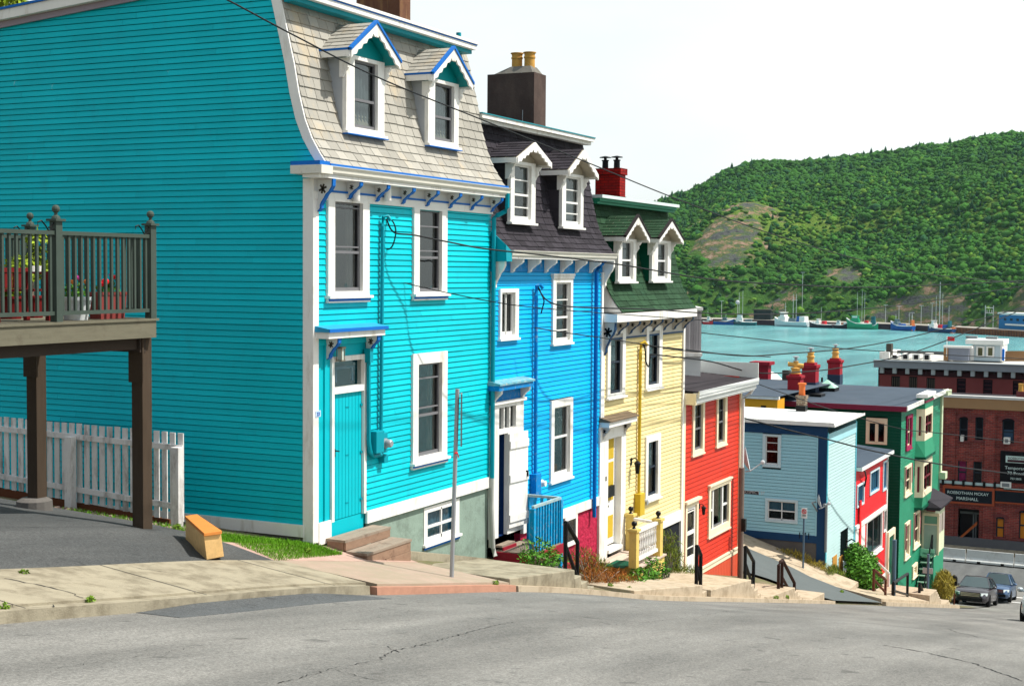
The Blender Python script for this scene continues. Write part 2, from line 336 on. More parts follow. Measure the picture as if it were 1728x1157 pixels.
def window(parent, kind, pos, rect, glass, frame=WHITE, sash=SASHG, rail=.45, curtain=None, csides='L', proud=.05, sill=.06,
           cap=0, capm=None, apron=0, apronm=None, line=None, muntins=0, vbars=0, depth=.16, name='window', room=ROOM, flat=False, extra_rails=()):
    """rect = casing (u0,u1,z0,z1); glass = glazed opening. A real opening: casing, reveal, sash, pane, curtain and dim room behind."""
    u0, u1, z0, z1 = rect; g0, g1, h0, h1 = glass; m = MB(kind, pos); bk = -.03
    m.box(u0, g0, bk, proud, z0, z1); m.box(g1, u1, bk, proud, z0, z1); m.box(g0, g1, bk, proud, z0, h0); m.box(g0, g1, bk, proud, h1, z1)
    if sill: m.box(u0-.035, u1+.035, bk, proud+sill, z0-.045, z0-.002)
    if cap: m.box(u0-.05, u1+.05, bk, proud+cap, z1+.002, z1+.05); m.box(u0-.02, u1+.02, bk, proud+.02, z1-.06, z1-.001)
    if not flat: fr = m.obj(name, frame, parent)
    else: fr = m.obj('window_frame', frame, parent); 
    P = parent if flat else fr
    if apron:
        a = MB(kind, pos); a.box(u0-.01, u1+.01, .0, proud+.01, z0-.045-apron, z0-.047); a.obj('apron', apronm or frame, P)
        if line: a = MB(kind, pos); a.box(u0-.012, u1+.012, proud+.011, proud+.022, z0-.085, z0-.047); a.obj('sill_line', line, P)
    # reveal and room
    r = MB(kind, pos); D = -.55; e = .004
    for q in (((g0-e, bk+.01, h0-e), (g1+e, bk+.01, h0-e), (g1+e, D, h0-e), (g0-e, D, h0-e)), ((g0-e, bk+.01, h1+e), (g0-e, D, h1+e), (g1+e, D, h1+e), (g1+e, bk+.01, h1+e)),
              ((g0-e, bk+.01, h0-e), (g0-e, D, h0-e), (g0-e, D, h1+e), (g0-e, bk+.01, h1+e)), ((g1+e, bk+.01, h0-e), (g1+e, bk+.01, h1+e), (g1+e, D, h1+e), (g1+e, D, h0-e)),
              ((g0-e, D, h0-e), (g1+e, D, h0-e), (g1+e, D, h1+e), (g0-e, D, h1+e))): r.quad(*q)
    r.obj('room', room, P)
    s = MB(kind, pos); t = .035; so = -.045; s1 = -.012; mid = h0+(h1-h0)*rail
    s.box(g0, g0+t, so, s1, h0, h1); s.box(g1-t, g1, so, s1, h0, h1); s.box(g0+t, g1-t, so, s1, h1-t, h1); s.box(g0+t, g1-t, so, s1, h0, h0+.06)
    if rail: s.box(g0+t, g1-t, so, s1+.004, mid-.022, mid+.022)
    for k in extra_rails: zz = h0+(h1-h0)*k; s.box(g0+t, g1-t, so, s1, zz-.012, zz+.012)
    for k in range(muntins): x = g0+(g1-g0)*(k+1)/(muntins+1); s.box(x-.018, x+.018, so, s1, h0, h1)
    s.obj('sash', sash, P)
    gm = MB(kind, pos); gm.quad((g0, -.05, h0), (g1, -.05, h0), (g1, -.05, h1), (g0, -.05, h1)); gm.obj('pane', GLASS, P)
    if curtain is not None:
        W = g1-g0
        if csides == 'L': c = curtain_mesh(kind, pos, g0, g0+W*.42, h0, h1, -.11, waves=3)
        elif csides == 'B':
            c = curtain_mesh(kind, pos, g0, g0+W*.33, h0, h1, -.11, waves=3); c2 = curtain_mesh(kind, pos, g1-W*.33, g1, h0, h1, -.11, waves=3)
            k = len(c.vs); c.vs += c2.vs; c.fs += [tuple(i+k for i in f) for f in c2.fs]
        elif csides == 'T': c = curtain_mesh(kind, pos, g0, g1, h0+(h1-h0)*.5, h1, -.09, .004, 5)
        else: c = curtain_mesh(kind, pos, g0, g1, h0, h1, -.11, .015, 7)
        c.obj('curtain', curtain, P, smooth=True)
    return fr

def mansard(name, prof, s0, s1, mat, parent, expo=.15, tab=.24, seed=3, under=None):
    """curved roof face extruded along the street; prof=[(y,z)] from the eave up; every shingle its own thin plate"""
    rd = random.Random(seed); P = [Vector((0, y, z)) for y, z in prof]
    L = [0]; [L.append(L[-1]+(b-a).length) for a, b in zip(P, P[1:])]
    def pt(t):
        t = max(0, min(t, L[-1]))
        for i in range(len(P)-1):
            if t <= L[i+1]+1e-9: k = (t-L[i])/(L[i+1]-L[i]); return P[i].lerp(P[i+1], k), (P[i+1]-P[i]).normalized()
    base = MB()
    for a, b in zip(P, P[1:]): base.quad((s0, a.y+.01, a.z), (s1, a.y+.01, a.z), (s1, b.y+.01, b.z), (s0, b.y+.01, b.z))
    n = int(L[-1]/expo)+1; m = MB()
    for i in range(n):
        t0 = i*expo; t1 = min(t0+expo+.03, L[-1]);
        if t1-t0 < .03: continue
        a, d = pt(t0); b, _ = pt(t1); nn = Vector((0, -d.z, d.y)) if d.z > 0 else Vector((0, d.z, -d.y))
        nn = Vector((0, -d.z, d.y)); 
        if nn.y > 0: nn = -nn
        x = s0-rd.uniform(0, tab) if i % 2 else s0-tab*.5-rd.uniform(0, .05)
        while x < s1:
            w = tab+rd.uniform(-.035, .035); x0 = max(x, s0); x1 = min(x+w-.010, s1)
            if x1-x0 > .02:
                j = rd.uniform(0, .010); l = .020+rd.uniform(0, .006); A = a-d*j; q = nn*l; k = nn*.001; dz = rd.uniform(-.004, .004)
                A2 = A+d*dz
                i0 = m.v(x0, (A+q).y, (A+q).z); i1 = m.v(x1, (A2+q).y, (A2+q).z); i2 = m.v(x1, (b+k).y, (b+k).z); i3 = m.v(x0, (b+k).y, (b+k).z)
                i4 = m.v(x0, A.y, A.z); i5 = m.v(x1, A2.y, A2.z)
                m.face(i0, i1, i2, i3); m.face(i4, i5, i1, i0); m.face(i0, i3, i4); m.face(i1, i5, i2)
            x += w
    r = m.obj(name, mat, parent); base.obj('roof_boards', under or DARK, r)
    return r

def shingled_quad(m, a, b, c, d, expo=.14, tab=.22, seed=1):
    """courses of shingles on the quad a-b (eave) to d-c (ridge)"""
    rd = random.Random(seed); a, b, c, d = map(Vector, (a, b, c, d)); H = ((d-a).length+(c-b).length)/2; n = max(1, round(H/expo)); nn = (b-a).cross(d-a).normalized()
    for i in range(n):
        t0 = i/n; t1 = min(1, (i+1.15)/n); p0 = a.lerp(d, t0); p1 = b.lerp(c, t0); q0 = a.lerp(d, t1); q1 = b.lerp(c, t1)
        W = (p1-p0).length; k = max(1, int(W/tab)); off = .5*(i % 2)
        cuts = sorted(set([0]+[min(1, max(0, (j+off)/k+rd.uniform(-.04, .04)/k)) for j in range(k+1)]+[1]))
        for x0, x1 in zip(cuts, cuts[1:]):
            if x1-x0 < .01: continue
            e = x1-.005/W; o = nn*(.012+rd.uniform(0, .004))
            A = p0.lerp(p1, x0)+o; B = p0.lerp(p1, e)+o; Cc = q0.lerp(q1, e)+nn*.001; D = q0.lerp(q1, x0)+nn*.001; A0 = p0.lerp(p1, x0); B0 = p0.lerp(p1, e)
            ii = [m.v(*p) for p in (A, B, Cc, D, A0, B0)]
            m.face(*ii[:4]); m.face(ii[4], ii[5], ii[1], ii[0])

def dormer(parent, P, rect, glass, eavez, apex, yb, roofm, frame=WHITE, edge=None, cheek=None, over=.22, ohs=.17, sash=SASHG, sillm=None, curtain=None, csides='F', depthfn=None, soffit=None, valance=.13, seed=1, rail=.42, bracket=True, extra=()):
    """rect: casing on the front plane Y=P; apex z of the gable at the front edge; yb(z) = Y of the mansard surface at height z"""
    u0, u1, z0, z1 = rect; cx = (u0+u1)/2
    ych = lambda z: yb(z)+.02
    # cheeks follow the sloping roof behind them
    D = None; g = MB('F', P); hz = lambda x: eavez+(apex-.05-eavez)*(1-abs(x-cx)/((u1-u0)/2+ohs))
    g.prism([(u0, z1), (u1, z1), (u1, hz(u1)-.03), (cx, apex-.10), (u0, hz(u0)-.03)], -.05, .01, 'o'); D = g.obj('dormer', soffit or frame, parent)
    for s_, x0, x1 in ((0, u0, u0+.04), (1, u1-.04, u1)):
        n = 6; d = MB()
        for k in range(n):
            za = z0+(eavez-z0)*k/n; zb = z0+(eavez-z0)*(k+1)/n
            d.hexa([(x0, P+.03, za), (x1, P+.03, za), (x1, ych(za), za), (x0, ych(za), za), (x0, P+.03, zb), (x1, P+.03, zb), (x1, ych(zb), zb), (x0, ych(zb), zb)])
        d.obj('cheek', cheek or roofm, D)
    window(D, 'F', P, rect, glass, frame=frame, sash=sash, rail=rail, curtain=curtain, csides=csides, proud=.045, sill=.05, flat=True, extra_rails=extra)
    if sillm:
        s = MB('F', P); s.box(u0-.04, u1+.04, -.02, .11, z0-.062, z0-.047); s.obj('sill_edge', sillm, D)
    # pediment wall above the window
    ex0, ex1 = u0-ohs, u1+ohs
    # roof planes, from the front overhang back into the mansard
    yf = P-over; yr = ych(apex); ye = ych(eavez); r = MB(); th = .045
    shingled_quad(r, (ex0, ye, eavez+.02), (ex0, yf, eavez+.02), (cx, yf, apex+.02), (cx, yr, apex+.02), seed=seed)
    shingled_quad(r, (ex1, yf, eavez+.02), (ex1, ye, eavez+.02), (cx, yr, apex+.02), (cx, yf, apex+.02), seed=seed+1)
    r.obj('dormer_roof', roofm, D)
    sf = MB()
    for x in (ex0, ex1): sf.hexa([(x, yf, eavez-th), (cx, yf, apex-th), (cx, yr, apex-th), (x, ye, eavez-th), (x, yf, eavez), (cx, yf, apex), (cx, yr, apex), (x, ye, eavez)])
    sf.obj('soffit', soffit or frame, D)
    # eave fascia along both sides
    fa = MB(); fa.box(ex0-.02, ex0+.0, yf, ye, eavez-.10, eavez+.0); fa.box(ex1, ex1+.02, yf, ye, eavez-.10, eavez+.0); fa.obj('eave_board', frame, D)
    if edge:
        ee = MB(); ee.box(ex0-.03, ex0-.0, yf-.01, ye, eavez+.001, eavez+.035)
    # bargeboards with a sawn lower edge
    b = MB(); N = 15
    for sgn, xe in ((-1, ex0), (1, ex1)):
        pr = None; dx = (cx-xe)/N
        for k in range(N+1):
            t = k/N; x = xe+(cx-xe)*t; zt = eavez-.02+(apex-eavez)*t+.02
            w_ = valance*(1.0 if k % 3 == 0 else (.72 if k % 3 == 1 else .86))+(.06 if k >= N-1 else 0)-(.02 if k == 0 else 0)
            q = (m_ := [b.v(x, yf-.03, zt), b.v(x, yf-.03, zt-w_), b.v(x, yf, zt-w_), b.v(x, yf, zt)])
            if pr:
                for i in range(4): b.face(pr[i], q[i], q[(i+1) % 4], pr[(i+1) % 4]) if sgn < 0 else b.face(q[i], pr[i], pr[(i+1) % 4], q[(i+1) % 4])
            else: b.face(*q)
            pr = q
    b.obj('bargeboard', frame, D)
    if edge:
        for sgn, xe in ((-1, ex0-.03), (1, ex1+.03)):
            ze = eavez-.03
            ee.hexa([(xe, yf-.05, ze+.02), (cx, yf-.05, apex+.005), (cx, yf+.02, apex+.005), (xe, yf+.02, ze+.02), (xe, yf-.05, ze+.065), (cx, yf-.05, apex+.055), (cx, yf+.02, apex+.055), (xe, yf+.02, ze+.065)])
        ee.obj('roof_edge', edge, D)
    if bracket:
        k = MB()
        prof = [(P-.16, eavez-.10), (P-.13, eavez-.16), (P-.09, eavez-.19), (P-.10, eavez-.25), (P-.05, eavez-.31), (P-.01, eavez-.40), (P+.06, eavez-.40), (P+.06, eavez-.10)]
        for x in (u0-.05, u1+.01): k.prism(prof, x, x+.045, 'u')
        k.obj('dormer_bracket', frame, D)
    return D

def bracket(parent, kind, pos, u, w, ztop, drop, out, mat, edge=None, carve=None):
    """S-shaped eave bracket"""
    pr = [(0, ztop), (out, ztop), (out*.98, ztop-drop*.22), (out*.80, ztop-drop*.38), (out*.62, ztop-drop*.46), (out*.50, ztop-drop*.58), (out*.34, ztop-drop*.70), (out*.26, ztop-drop*.80), (out*.26, ztop-drop*.9), (out*.10, ztop-drop), (0, ztop-drop)]
    m = MB(kind, pos); m.prism(pr, u-w/2, u+w/2, 'u'); B = m.obj('bracket', mat, parent)
    if edge:
        e = MB(kind, pos)
        for (a, b), (c, d) in zip(pr[1:-1], pr[2:]): 
            e.hexa([(u-w/2-.006, a-.006, b), (u+w/2+.006, a-.006, b), (u+w/2+.006, a+.018, b), (u-w/2-.006, a+.018, b), (u-w/2-.006, c-.006, d), (u+w/2+.006, c-.006, d), (u+w/2+.006, c+.018, d), (u-w/2-.006, c+.018, d)])
        e.obj('bracket_edge', edge, B)
    if carve:
        c = MB(kind, pos); cz = ztop-drop*.3; co = out*.42; q = drop*.15
        for ang in (.4, 1.3, 2.2): 
            dx = math.cos(ang)*q; dz = math.sin(ang)*q; px, pz = -dz*.22, dx*.22
            c.prism([(co-dx-px, cz-dz-pz), (co-dx+px, cz-dz+pz), (co+dx+px, cz+dz+pz), (co+dx-px, cz+dz-pz)], u-w/2-.004, u+w/2+.004, 'u')
        c.obj('carving', carve, B)
    return B
def downpipe(parent, pts, r, mat, name='downpipe', n=8):
    m = MB(); m.tube(pts, r, n); return m.obj(name, mat, parent, smooth=True)
def interp(pts, x):
    if x <= pts[0][0]: return pts[0][1]
    for (a, b), (c, d) in zip(pts, pts[1:]):
        if x <= c: return b+(d-b)*(x-a)/(c-a)
    return pts[-1][1]
def smoothstep(t): t = max(0, min(1, t)); return t*t*(3-2*t)
# ------------------------------------------------------------------ the ground
CURB = [(-40, 3.2), (-10, -.35), (0, -1.75), (5, -2.47), (9.58, -3.16), (12, -3.54), (14.68, -3.95), (17.2, -4.42), (20.4, -5.03), (23.2, -5.64), (26.5, -6.42), (32, -7.60), (38, -8.88), (45.5, -10.50), (53.5, -12.24), (64.6, -14.64), (72.8, -16.40), (78, -17.4), (84, -18.35), (90, -18.85), (97, -19.05), (110, -19.2), (200, -19.2)]
KX = np.array([a for a, b in CURB]); KZ = np.array([b for a, b in CURB])
def _pchip(x):
    x = np.asarray(x, float); h = np.diff(KX); d = np.diff(KZ)/h; m = np.zeros(len(KX)); m[0] = d[0]; m[-1] = d[-1]
    for i in range(1, len(KX)-1): m[i] = 2/(1/d[i-1]+1/d[i]) if d[i-1]*d[i] > 0 else 0
    i = np.clip(np.searchsorted(KX, x)-1, 0, len(h)-1); t = (x-KX[i])/h[i]; H = h[i]
    return (2*t**3-3*t**2+1)*KZ[i]+(t**3-2*t**2+t)*H*m[i]+(-2*t**3+3*t**2)*KZ[i+1]+(t**3-t**2)*H*m[i+1]
def zc(s): return float(_pchip(s))
def ss(x, a, b): t = np.clip((x-a)/(b-a), 0, 1); return t*t*(3-2*t)
KB = 9.9                                        # kerb line
def side_rise(s): return .04+.27*ss(s, 42, 46)*(1-ss(s, 60, 66))
def land(s, p):
    s = np.asarray(s, float); p = np.asarray(p, float); z = _pchip(s)
    lo = ss(s, 26, 42)*.12
    up = ss(s, 40, 46)
    r = np.interp(p, [KB-.3, KB, 11.45, 12.3, 13.2], [-.12, .0, .19, .37, .50])+lo*ss(p, KB, 12)+up*(.10*ss(p, KB, 12.3)) + np.where(p > 13.2, (p-13.2)*.05, 0)+np.where(p > 12.3, (p-12.3)*(side_rise(s)-.04), 0)
    r = np.minimum(r, 9)
    r = r*(1-ss(s, 66, 69)*(p < 11.75)); far = ss(s, 74, 80)                         # past the last house the ground runs level with the cross street
    r = r*(1-far)+(-.12)*far
    return z+r
def landf(s, p): return float(land(s, p))
def grid_obj(name, xs, ys, fn, mat, smooth=True):
    X, Y = np.meshgrid(xs, ys, indexing='ij'); Z = fn(X, Y); V = np.stack([X, Y, Z], -1).reshape(-1, 3); n, m = len(xs), len(ys)
    i = np.arange(n-1)[:, None]*m+np.arange(m-1)[None]; F = np.stack([i, i+m, i+m+1, i+1], -1).reshape(-1, 4)
    return np_obj(name, V, F, mat, smooth=smooth)
def asphalt(name, base, light, worn=.5):
    m = bpy.data.materials.new(name); m.use_nodes = True; N = m.node_tree.nodes; L = m.node_tree.links; b = N['Principled BSDF']
    b.inputs['Roughness'].default_value = .88; b.inputs['Specular IOR Level'].default_value = .25
    g = N.new('ShaderNodeNewGeometry')
    def noise(sc_, det=8, st=(1, 1, 1), rough=.6):
        mp = N.new('ShaderNodeMapping'); mp.inputs['Scale'].default_value = st; t = N.new('ShaderNodeTexNoise'); t.inputs['Scale'].default_value = sc_; t.inputs['Detail'].default_value = det; t.inputs['Roughness'].default_value = rough
        L.new(g.outputs['Position'], mp.inputs[0]); L.new(mp.outputs[0], t.inputs[0]); return t.outputs[0]
    def mr(src, a, c, lo, hi):
        q = N.new('ShaderNodeMapRange'); q.inputs['From Min'].default_value = a; q.inputs['From Max'].default_value = c; q.inputs['To Min'].default_value = lo; q.inputs['To Max'].default_value = hi; L.new(src, q.inputs[0]); return q.outputs[0]
    mixc = N.new('ShaderNodeMix'); mixc.data_type = 'RGBA'; mixc.inputs[6].default_value = (*base, 1); mixc.inputs[7].default_value = (*light, 1)
    L.new(mr(noise(.55, 9, (.45, 1.3, 1)), .36, .66, 0, 1), mixc.inputs[0])
    grain = N.new('ShaderNodeMath'); grain.operation = 'MULTIPLY'; L.new(mr(noise(42, 4, rough=.9), .38, .62, .60, 1.42), grain.inputs[0]); L.new(mr(noise(16, 5), .35, .65, .88, 1.12), grain.inputs[1])
    sv = N.new('ShaderNodeVectorMath'); sv.operation = 'SCALE'; L.new(mixc.outputs[2], sv.inputs[0]); L.new(grain.outputs[0], sv.inputs['Scale'])
    # fine cracks: narrow band of a warped cell border
    vo = N.new('ShaderNodeTexVoronoi'); vo.feature = 'DISTANCE_TO_EDGE'; vo.inputs['Scale'].default_value = .23
    wp = N.new('ShaderNodeVectorMath'); wp.operation = 'ADD'; wn_ = N.new('ShaderNodeTexNoise'); wn_.inputs['Scale'].default_value = 1.7; wn_.inputs['Detail'].default_value = 9; L.new(g.outputs['Position'], wn_.inputs[0])
    ws = N.new('ShaderNodeVectorMath'); ws.operation = 'SCALE'; ws.inputs['Scale'].default_value = 1.3; L.new(wn_.outputs['Color'], ws.inputs[0]); L.new(g.outputs['Position'], wp.inputs[0]); L.new(ws.outputs[0], wp.inputs[1]); L.new(wp.outputs[0], vo.inputs['Vector'])
    crk = mr(vo.outputs['Distance'], .0, .006, 1, 0); ckm = N.new('ShaderNodeMath'); ckm.operation = 'MULTIPLY'; L.new(crk, ckm.inputs[0]); L.new(mr(noise(.5, 3), .50, .62, 0, .55*worn), ckm.inputs[1])
    dk = N.new('ShaderNodeMix'); dk.data_type = 'RGBA'; L.new(ckm.outputs[0], dk.inputs[0]); L.new(sv.outputs[0], dk.inputs[6]); dk.inputs[7].default_value = (.03, .03, .03, 1)
    # small dark oil and tar spots, and grit
    st = N.new('ShaderNodeMix'); st.data_type = 'RGBA'; L.new(mr(noise(3.1, 2, rough=.4), .68, .74, 0, .55), st.inputs[0]); L.new(dk.outputs[2], st.inputs[6]); st.inputs[7].default_value = (base[0]*.45, base[1]*.45, base[2]*.45, 1)
    wr = N.new('ShaderNodeVectorMath'); wr.operation = 'SCALE'; L.new(st.outputs[2], wr.inputs[0]); L.new(mr(noise(1.0, 4, (.06, 1.1, .06)), .35, .65, .86, 1.12), wr.inputs['Scale']); L.new(wr.outputs[0], b.inputs['Base Color'])
    bu = N.new('ShaderNodeBump'); bu.inputs['Strength'].default_value = .7; bu.inputs['Distance'].default_value = .008; L.new(noise(70, 3, rough=.8), bu.inputs['Height']); L.new(bu.outputs[0], b.inputs['Normal'])
    return m
ROADM = asphalt('worn_asphalt', (.132, .130, .121), (.205, .20, .184))
ROADF = asphalt('cross_street_asphalt', (.085, .09, .092), (.12, .125, .12))
DRIVEM = asphalt('dark_asphalt', (.055, .058, .058), (.080, .082, .080), .2)
PATCHM = asphalt('fresh_asphalt', (.07, .075, .078), (.095, .10, .10), .2)
SOIL = pm('rough_ground', (.16, .13, .08), .95, .2, 1.5, bump=.8, bs=12, dirt=((.06, .11, .02), .5, 2.5))

def gx(a, b, n): return np.linspace(a, b, n)
# land under and behind the houses, and everything the streets are laid on
grid_obj('ground', np.concatenate([gx(-40, 80, 161), gx(82, 128, 24)]), np.concatenate([gx(-45, -4, 12), gx(-3, 13, 49), gx(13.5, 60, 60)]), lambda X, Y: np.where(Y < KB-.2, _pchip(X)-.22, land(X, Y)-.08), SOIL)['kind'] = 'structure'
def road_z(X, Y): 
    a = np.abs((Y-KB)); return _pchip(X)-.085-.015*np.exp(-a*2.5)+.02*np.sin(Y*.45)
grid_obj('road', np.concatenate([gx(-40, 0, 60), gx(.25, 90, 280)]), gx(-2.6, KB-.02, 44), road_z, ROADM)['kind'] = 'structure'
cs = grid_obj('cross_street', gx(90.02, 101.5, 14), gx(-60, 60, 60), lambda X, Y: _pchip(X)-.12+0*Y, ROADF); cs['kind'] = 'structure'
# the side street that climbs between the red house and the pale blue house
grid_obj('side_street', gx(42.6, 49.9, 20), gx(KB-.03, 40, 60), lambda X, Y: land(X, Y)+.006-.10*ss(Y, KB-.3, KB+2)*0, pm('side_street_asphalt', (.10, .115, .115), .9, .08, 1.5, bump=.5, bs=60))['kind'] = 'structure'
grid_obj('parking_bay', gx(66.5, 90, 60), gx(KB-.03, 11.62, 8), lambda X, Y: road_z(X, Y)*0+_pchip(X)-.082, ROADM)['kind'] = 'structure'
# crosswalk lines at the street mouth
mw = pm('road_marking_paint', (.75, .75, .72), .7, .08, 4, dirt=((.3, .3, .3), .3, 5))
for k, x in enumerate((83.6, 86.2)):
    m = MB(); n = 24
    for i in range(n):
        y0 = -2.4+12.2*i/n; y1 = -2.4+12.2*(i+1)/n; f = lambda a, b: float(road_z(np.array(a), np.array(b)))+.012
        m.quad((x, y0, f(x, y0)), (x+.30, y0, f(x+.3, y0)), (x+.30, y1, f(x+.3, y1)), (x, y1, f(x, y1)))
    tag(m.obj('crosswalk_line', mw), kind='structure')
# long repaired crack across the near road and a smaller one
def crack(path, w, name='asphalt_crack', zfn=None, dz=.004):
    zfn = zfn or (lambda a, b: float(road_z(np.array(a), np.array(b))))
    m = MB(); rd = random.Random(5); pts = []
    
    Q = []
    for (x, y) in path:
        r = ray(x, y); lo, hi = .2, 60.0
        for _ in range(40):
            t = (lo+hi)/2; p = r*(t/FPX); zz = zfn(p.x, p.y)
            if p.z > zz: lo = t
            else: hi = t
        Q.append(r*(lo/FPX))
    for a, b in zip(Q, Q[1:]):
        n = max(2, int((b-a).length/.06))
        for i in range(n): p = a.lerp(b, i/n); pts.append((p.x+rd.uniform(-.022, .022), p.y+rd.uniform(-.022, .022)))
    pr = None
    for (x, y) in pts:
        z = zfn(x, y)+dz; ww = w*rd.uniform(.25, 1.2)
        a = (m.v(x-ww*.7, y+ww*.7, z), m.v(x+ww*.7, y-ww*.7, z))
        if pr: m.face(pr[0], pr[1], a[1], a[0])
        pr = a
    return tag(m.obj(name, pm('crack_filler', (.028, .028, .028), .9, .2, 9)), kind='structure')
crack([(470, 1153), (560, 1128), (640, 1112), (665, 1098), (720, 1085), (800, 1064), (870, 1048)], .008)
crack([(655, 1090), (665, 1098), (680, 1102)], .006)
crack([(0, 1136), (90, 1128), (200, 1112), (330, 1092), (420, 1086)], .003)
crack([(1490, 1088), (1560, 1100), (1640, 1118), (1728, 1150)], .012)
crack([(1600, 1060), (1650, 1075), (1700, 1082), (1728, 1085)], .007)
crack([(560, 1128), (600, 1140), (650, 1150)], .004)
crack([(870, 1058), (960, 1060), (1060, 1052), (1180, 1040), (1260, 1030)], .004)

# ------------------------------------------------------------------ pavement, kerb, driveway, lawn
def strip(name, s0, s1, p0, p1, dz, mat, n=30, k=6, skirt=.18, zf=None):
    """a slab laid on the land with a real front face down to the gutter"""
    xs = np.linspace(s0, s1, n); m = MB(); zf = zf or (lambda s, p: landf(s, p)+dz)
    ps = np.linspace(p0, p1, k); g = [[m.v(x, y, zf(x, y)) for y in ps] for x in xs]
    for i in range(n-1):
        for j in range(k-1): m.face(g[i][j], g[i+1][j], g[i+1][j+1], g[i][j+1])
    b = [m.v(x, p0-.01, zf(x, p0)-skirt) for x in xs]
    for i in range(n-1): m.face(b[i], b[i+1], g[i+1][0], g[i][0])
    e0 = [m.v(s1+.005, y, zf(s1, y)-skirt) for y in ps]
    for j in range(k-1): m.face(g[-1][j], e0[j], e0[j+1], g[-1][j+1])
    e1 = [m.v(s0-.005, y, zf(s0, y)-skirt) for y in ps]
    for j in range(k-1): m.face(e1[j], g[0][j], g[0][j+1], e1[j+1])
    return tag(m.obj(name, mat), kind='structure')
kt = lambda s, p: zc(s)+(p-KB)*.045
strip('kerb', -20, 16.0, KB-.02, KB+.16, 0, CONC, n=60, k=2, zf=lambda s, p: zc(s))
strip('pavement', -20, 16.2, KB+.165, 11.45, 0, CONC, n=60, zf=lambda s, p: zc(s)+.005+(p-KB)*.12)
strip('driveway', 4, 16.1, 11.46, 19.5, 0, DRIVEM, n=30, k=12, zf=lambda s, p: landf(s, p)-.012)
strip('asphalt_patch', 11.4, 15.6, KB-.60, KB-.03, 0, PATCHM, n=30, k=4, skirt=.02, zf=lambda s, p: float(road_z(np.array(s), np.array(p)))+.005+.045*float(ss(p, KB-.35, KB))*max(0, min(1, (s-11.45)/.9, (15.55-s)/.9)))
strip('pink_pavement', 16.25, 20.3, KB+.02, 11.6, 0, PINKC, n=20, zf=lambda s, p: zc(s)+.02+(p-KB)*.095)
strip('kerb_stones', 16.05, 20.3, KB-.10, KB+.015, 0, pm('worn_red_kerb', (.42, .22, .15), .9, .15, 5, bump=.8, bs=14), n=20, k=2, zf=lambda s, p: zc(s)-.01)
strip('grey_path', 20.2, 23.4, 11.9, 12.44, 0, CONC, n=10, k=3, zf=lambda s, p: zc(s)+.34)
strip('path_edge', 16.2, 20.3, 11.605, 12.46, 0, pm('worn_pink_concrete', (.40, .27, .22), .95, .15, 3, bump=.5, bs=25), n=14, k=4, zf=lambda s, p: zc(s)+.185+(p-11.6)*.20)
pz = lambda s, p: zc(s)+.005+(p-KB)*.12
crack([(8, 976), (45, 983), (95, 993), (125, 1002), (146, 1012)], .012, 'pavement_crack', pz)
crack([(212, 955), (250, 961), (292, 967)], .006, 'pavement_crack', pz)
crack([(90, 1020), (93, 1027)], .008, 'pavement_crack', pz)
for s_, w_ in ((8.2, .006), (13.1, .006)): crack([], w_) if False else None
def joint(s0):
    m = MB(); n = 8
    for k in range(n): a = KB+.0+(11.44-KB)*k/n; b = KB+.0+(11.44-KB)*(k+1)/n; m.quad((s0-.006, a, pz(s0, a)+.004), (s0+.006, a, pz(s0, a)+.004), (s0+.006, b, pz(s0, b)+.004), (s0-.006, b, pz(s0, b)+.004))
    tag(m.obj('pavement_joint', pm('crack_filler', 0)), kind='structure')
joint(9.9); joint(12.6); joint(15.2)
strip('lawn', 16.3, 18.5, 11.62, 13.0, 0, pm('lawn_soil', (.10, .16, .03), .95, .2, 4, bump=.8, bs=20), n=10, k=6, zf=lambda s, p: landf(s, p)-.055-(.03 if p < 11.7 else 0))
# low kerb that carries on downhill below the terraces
strip('kerb_run', 20.35, 42.4, KB-.12, KB+.10, 0, CONCP, n=60, k=2, zf=lambda s, p: zc(s)-.02)
strip('kerb_run_low', 50.1, 67.2, KB-.12, KB+.10, 0, CONCP, n=60, k=2, zf=lambda s, p: zc(s)+.03)
def terrace(s0, s1, z, mat=None, p0=KB+.02, p1=11.75, steps=0, drop=0, name='terrace'):
    m = MB(); lo = min(landf(s0, p0), landf(s1, p0))-.6
    m.hexa([(s0, p0, lo), (s1, p0, lo), (s1, p1, lo), (s0, p1, lo), (s0, p0, z[0]), (s1, p0, z[1]), (s1, p1, z[1]+.03), (s0, p1, z[0]+.03)])
    for k in range(steps):
        a = s1+.001+k*.30; zz = z[1]-drop*(k+1)/(steps+1)
        m.box(a, a+.299, p0+.0, p1, lo-.3, zz)
    return tag(m.obj(name, mat or CONCP, bevel=.015), kind='structure')
terrace(20.32, 22.95, (-4.93, -5.28), mat=CONC, steps=3, drop=.62, name='pavement_terrace')
terrace(25.9, 30.15, (-6.24, -6.97), p1=11.0, steps=1, drop=.35, name='pavement_terrace')
terrace(30.75, 33.95, (-7.20, -7.58), p1=12.3, steps=4, drop=.85, name='pavement_terrace')
terrace(35.4, 38.2, (-8.32, -8.62), p1=12.3, steps=4, drop=.75, name='pavement_terrace')
terrace(39.5, 41.6, (-9.28, -9.45), p1=12.2, steps=0, name='pavement_terrace')
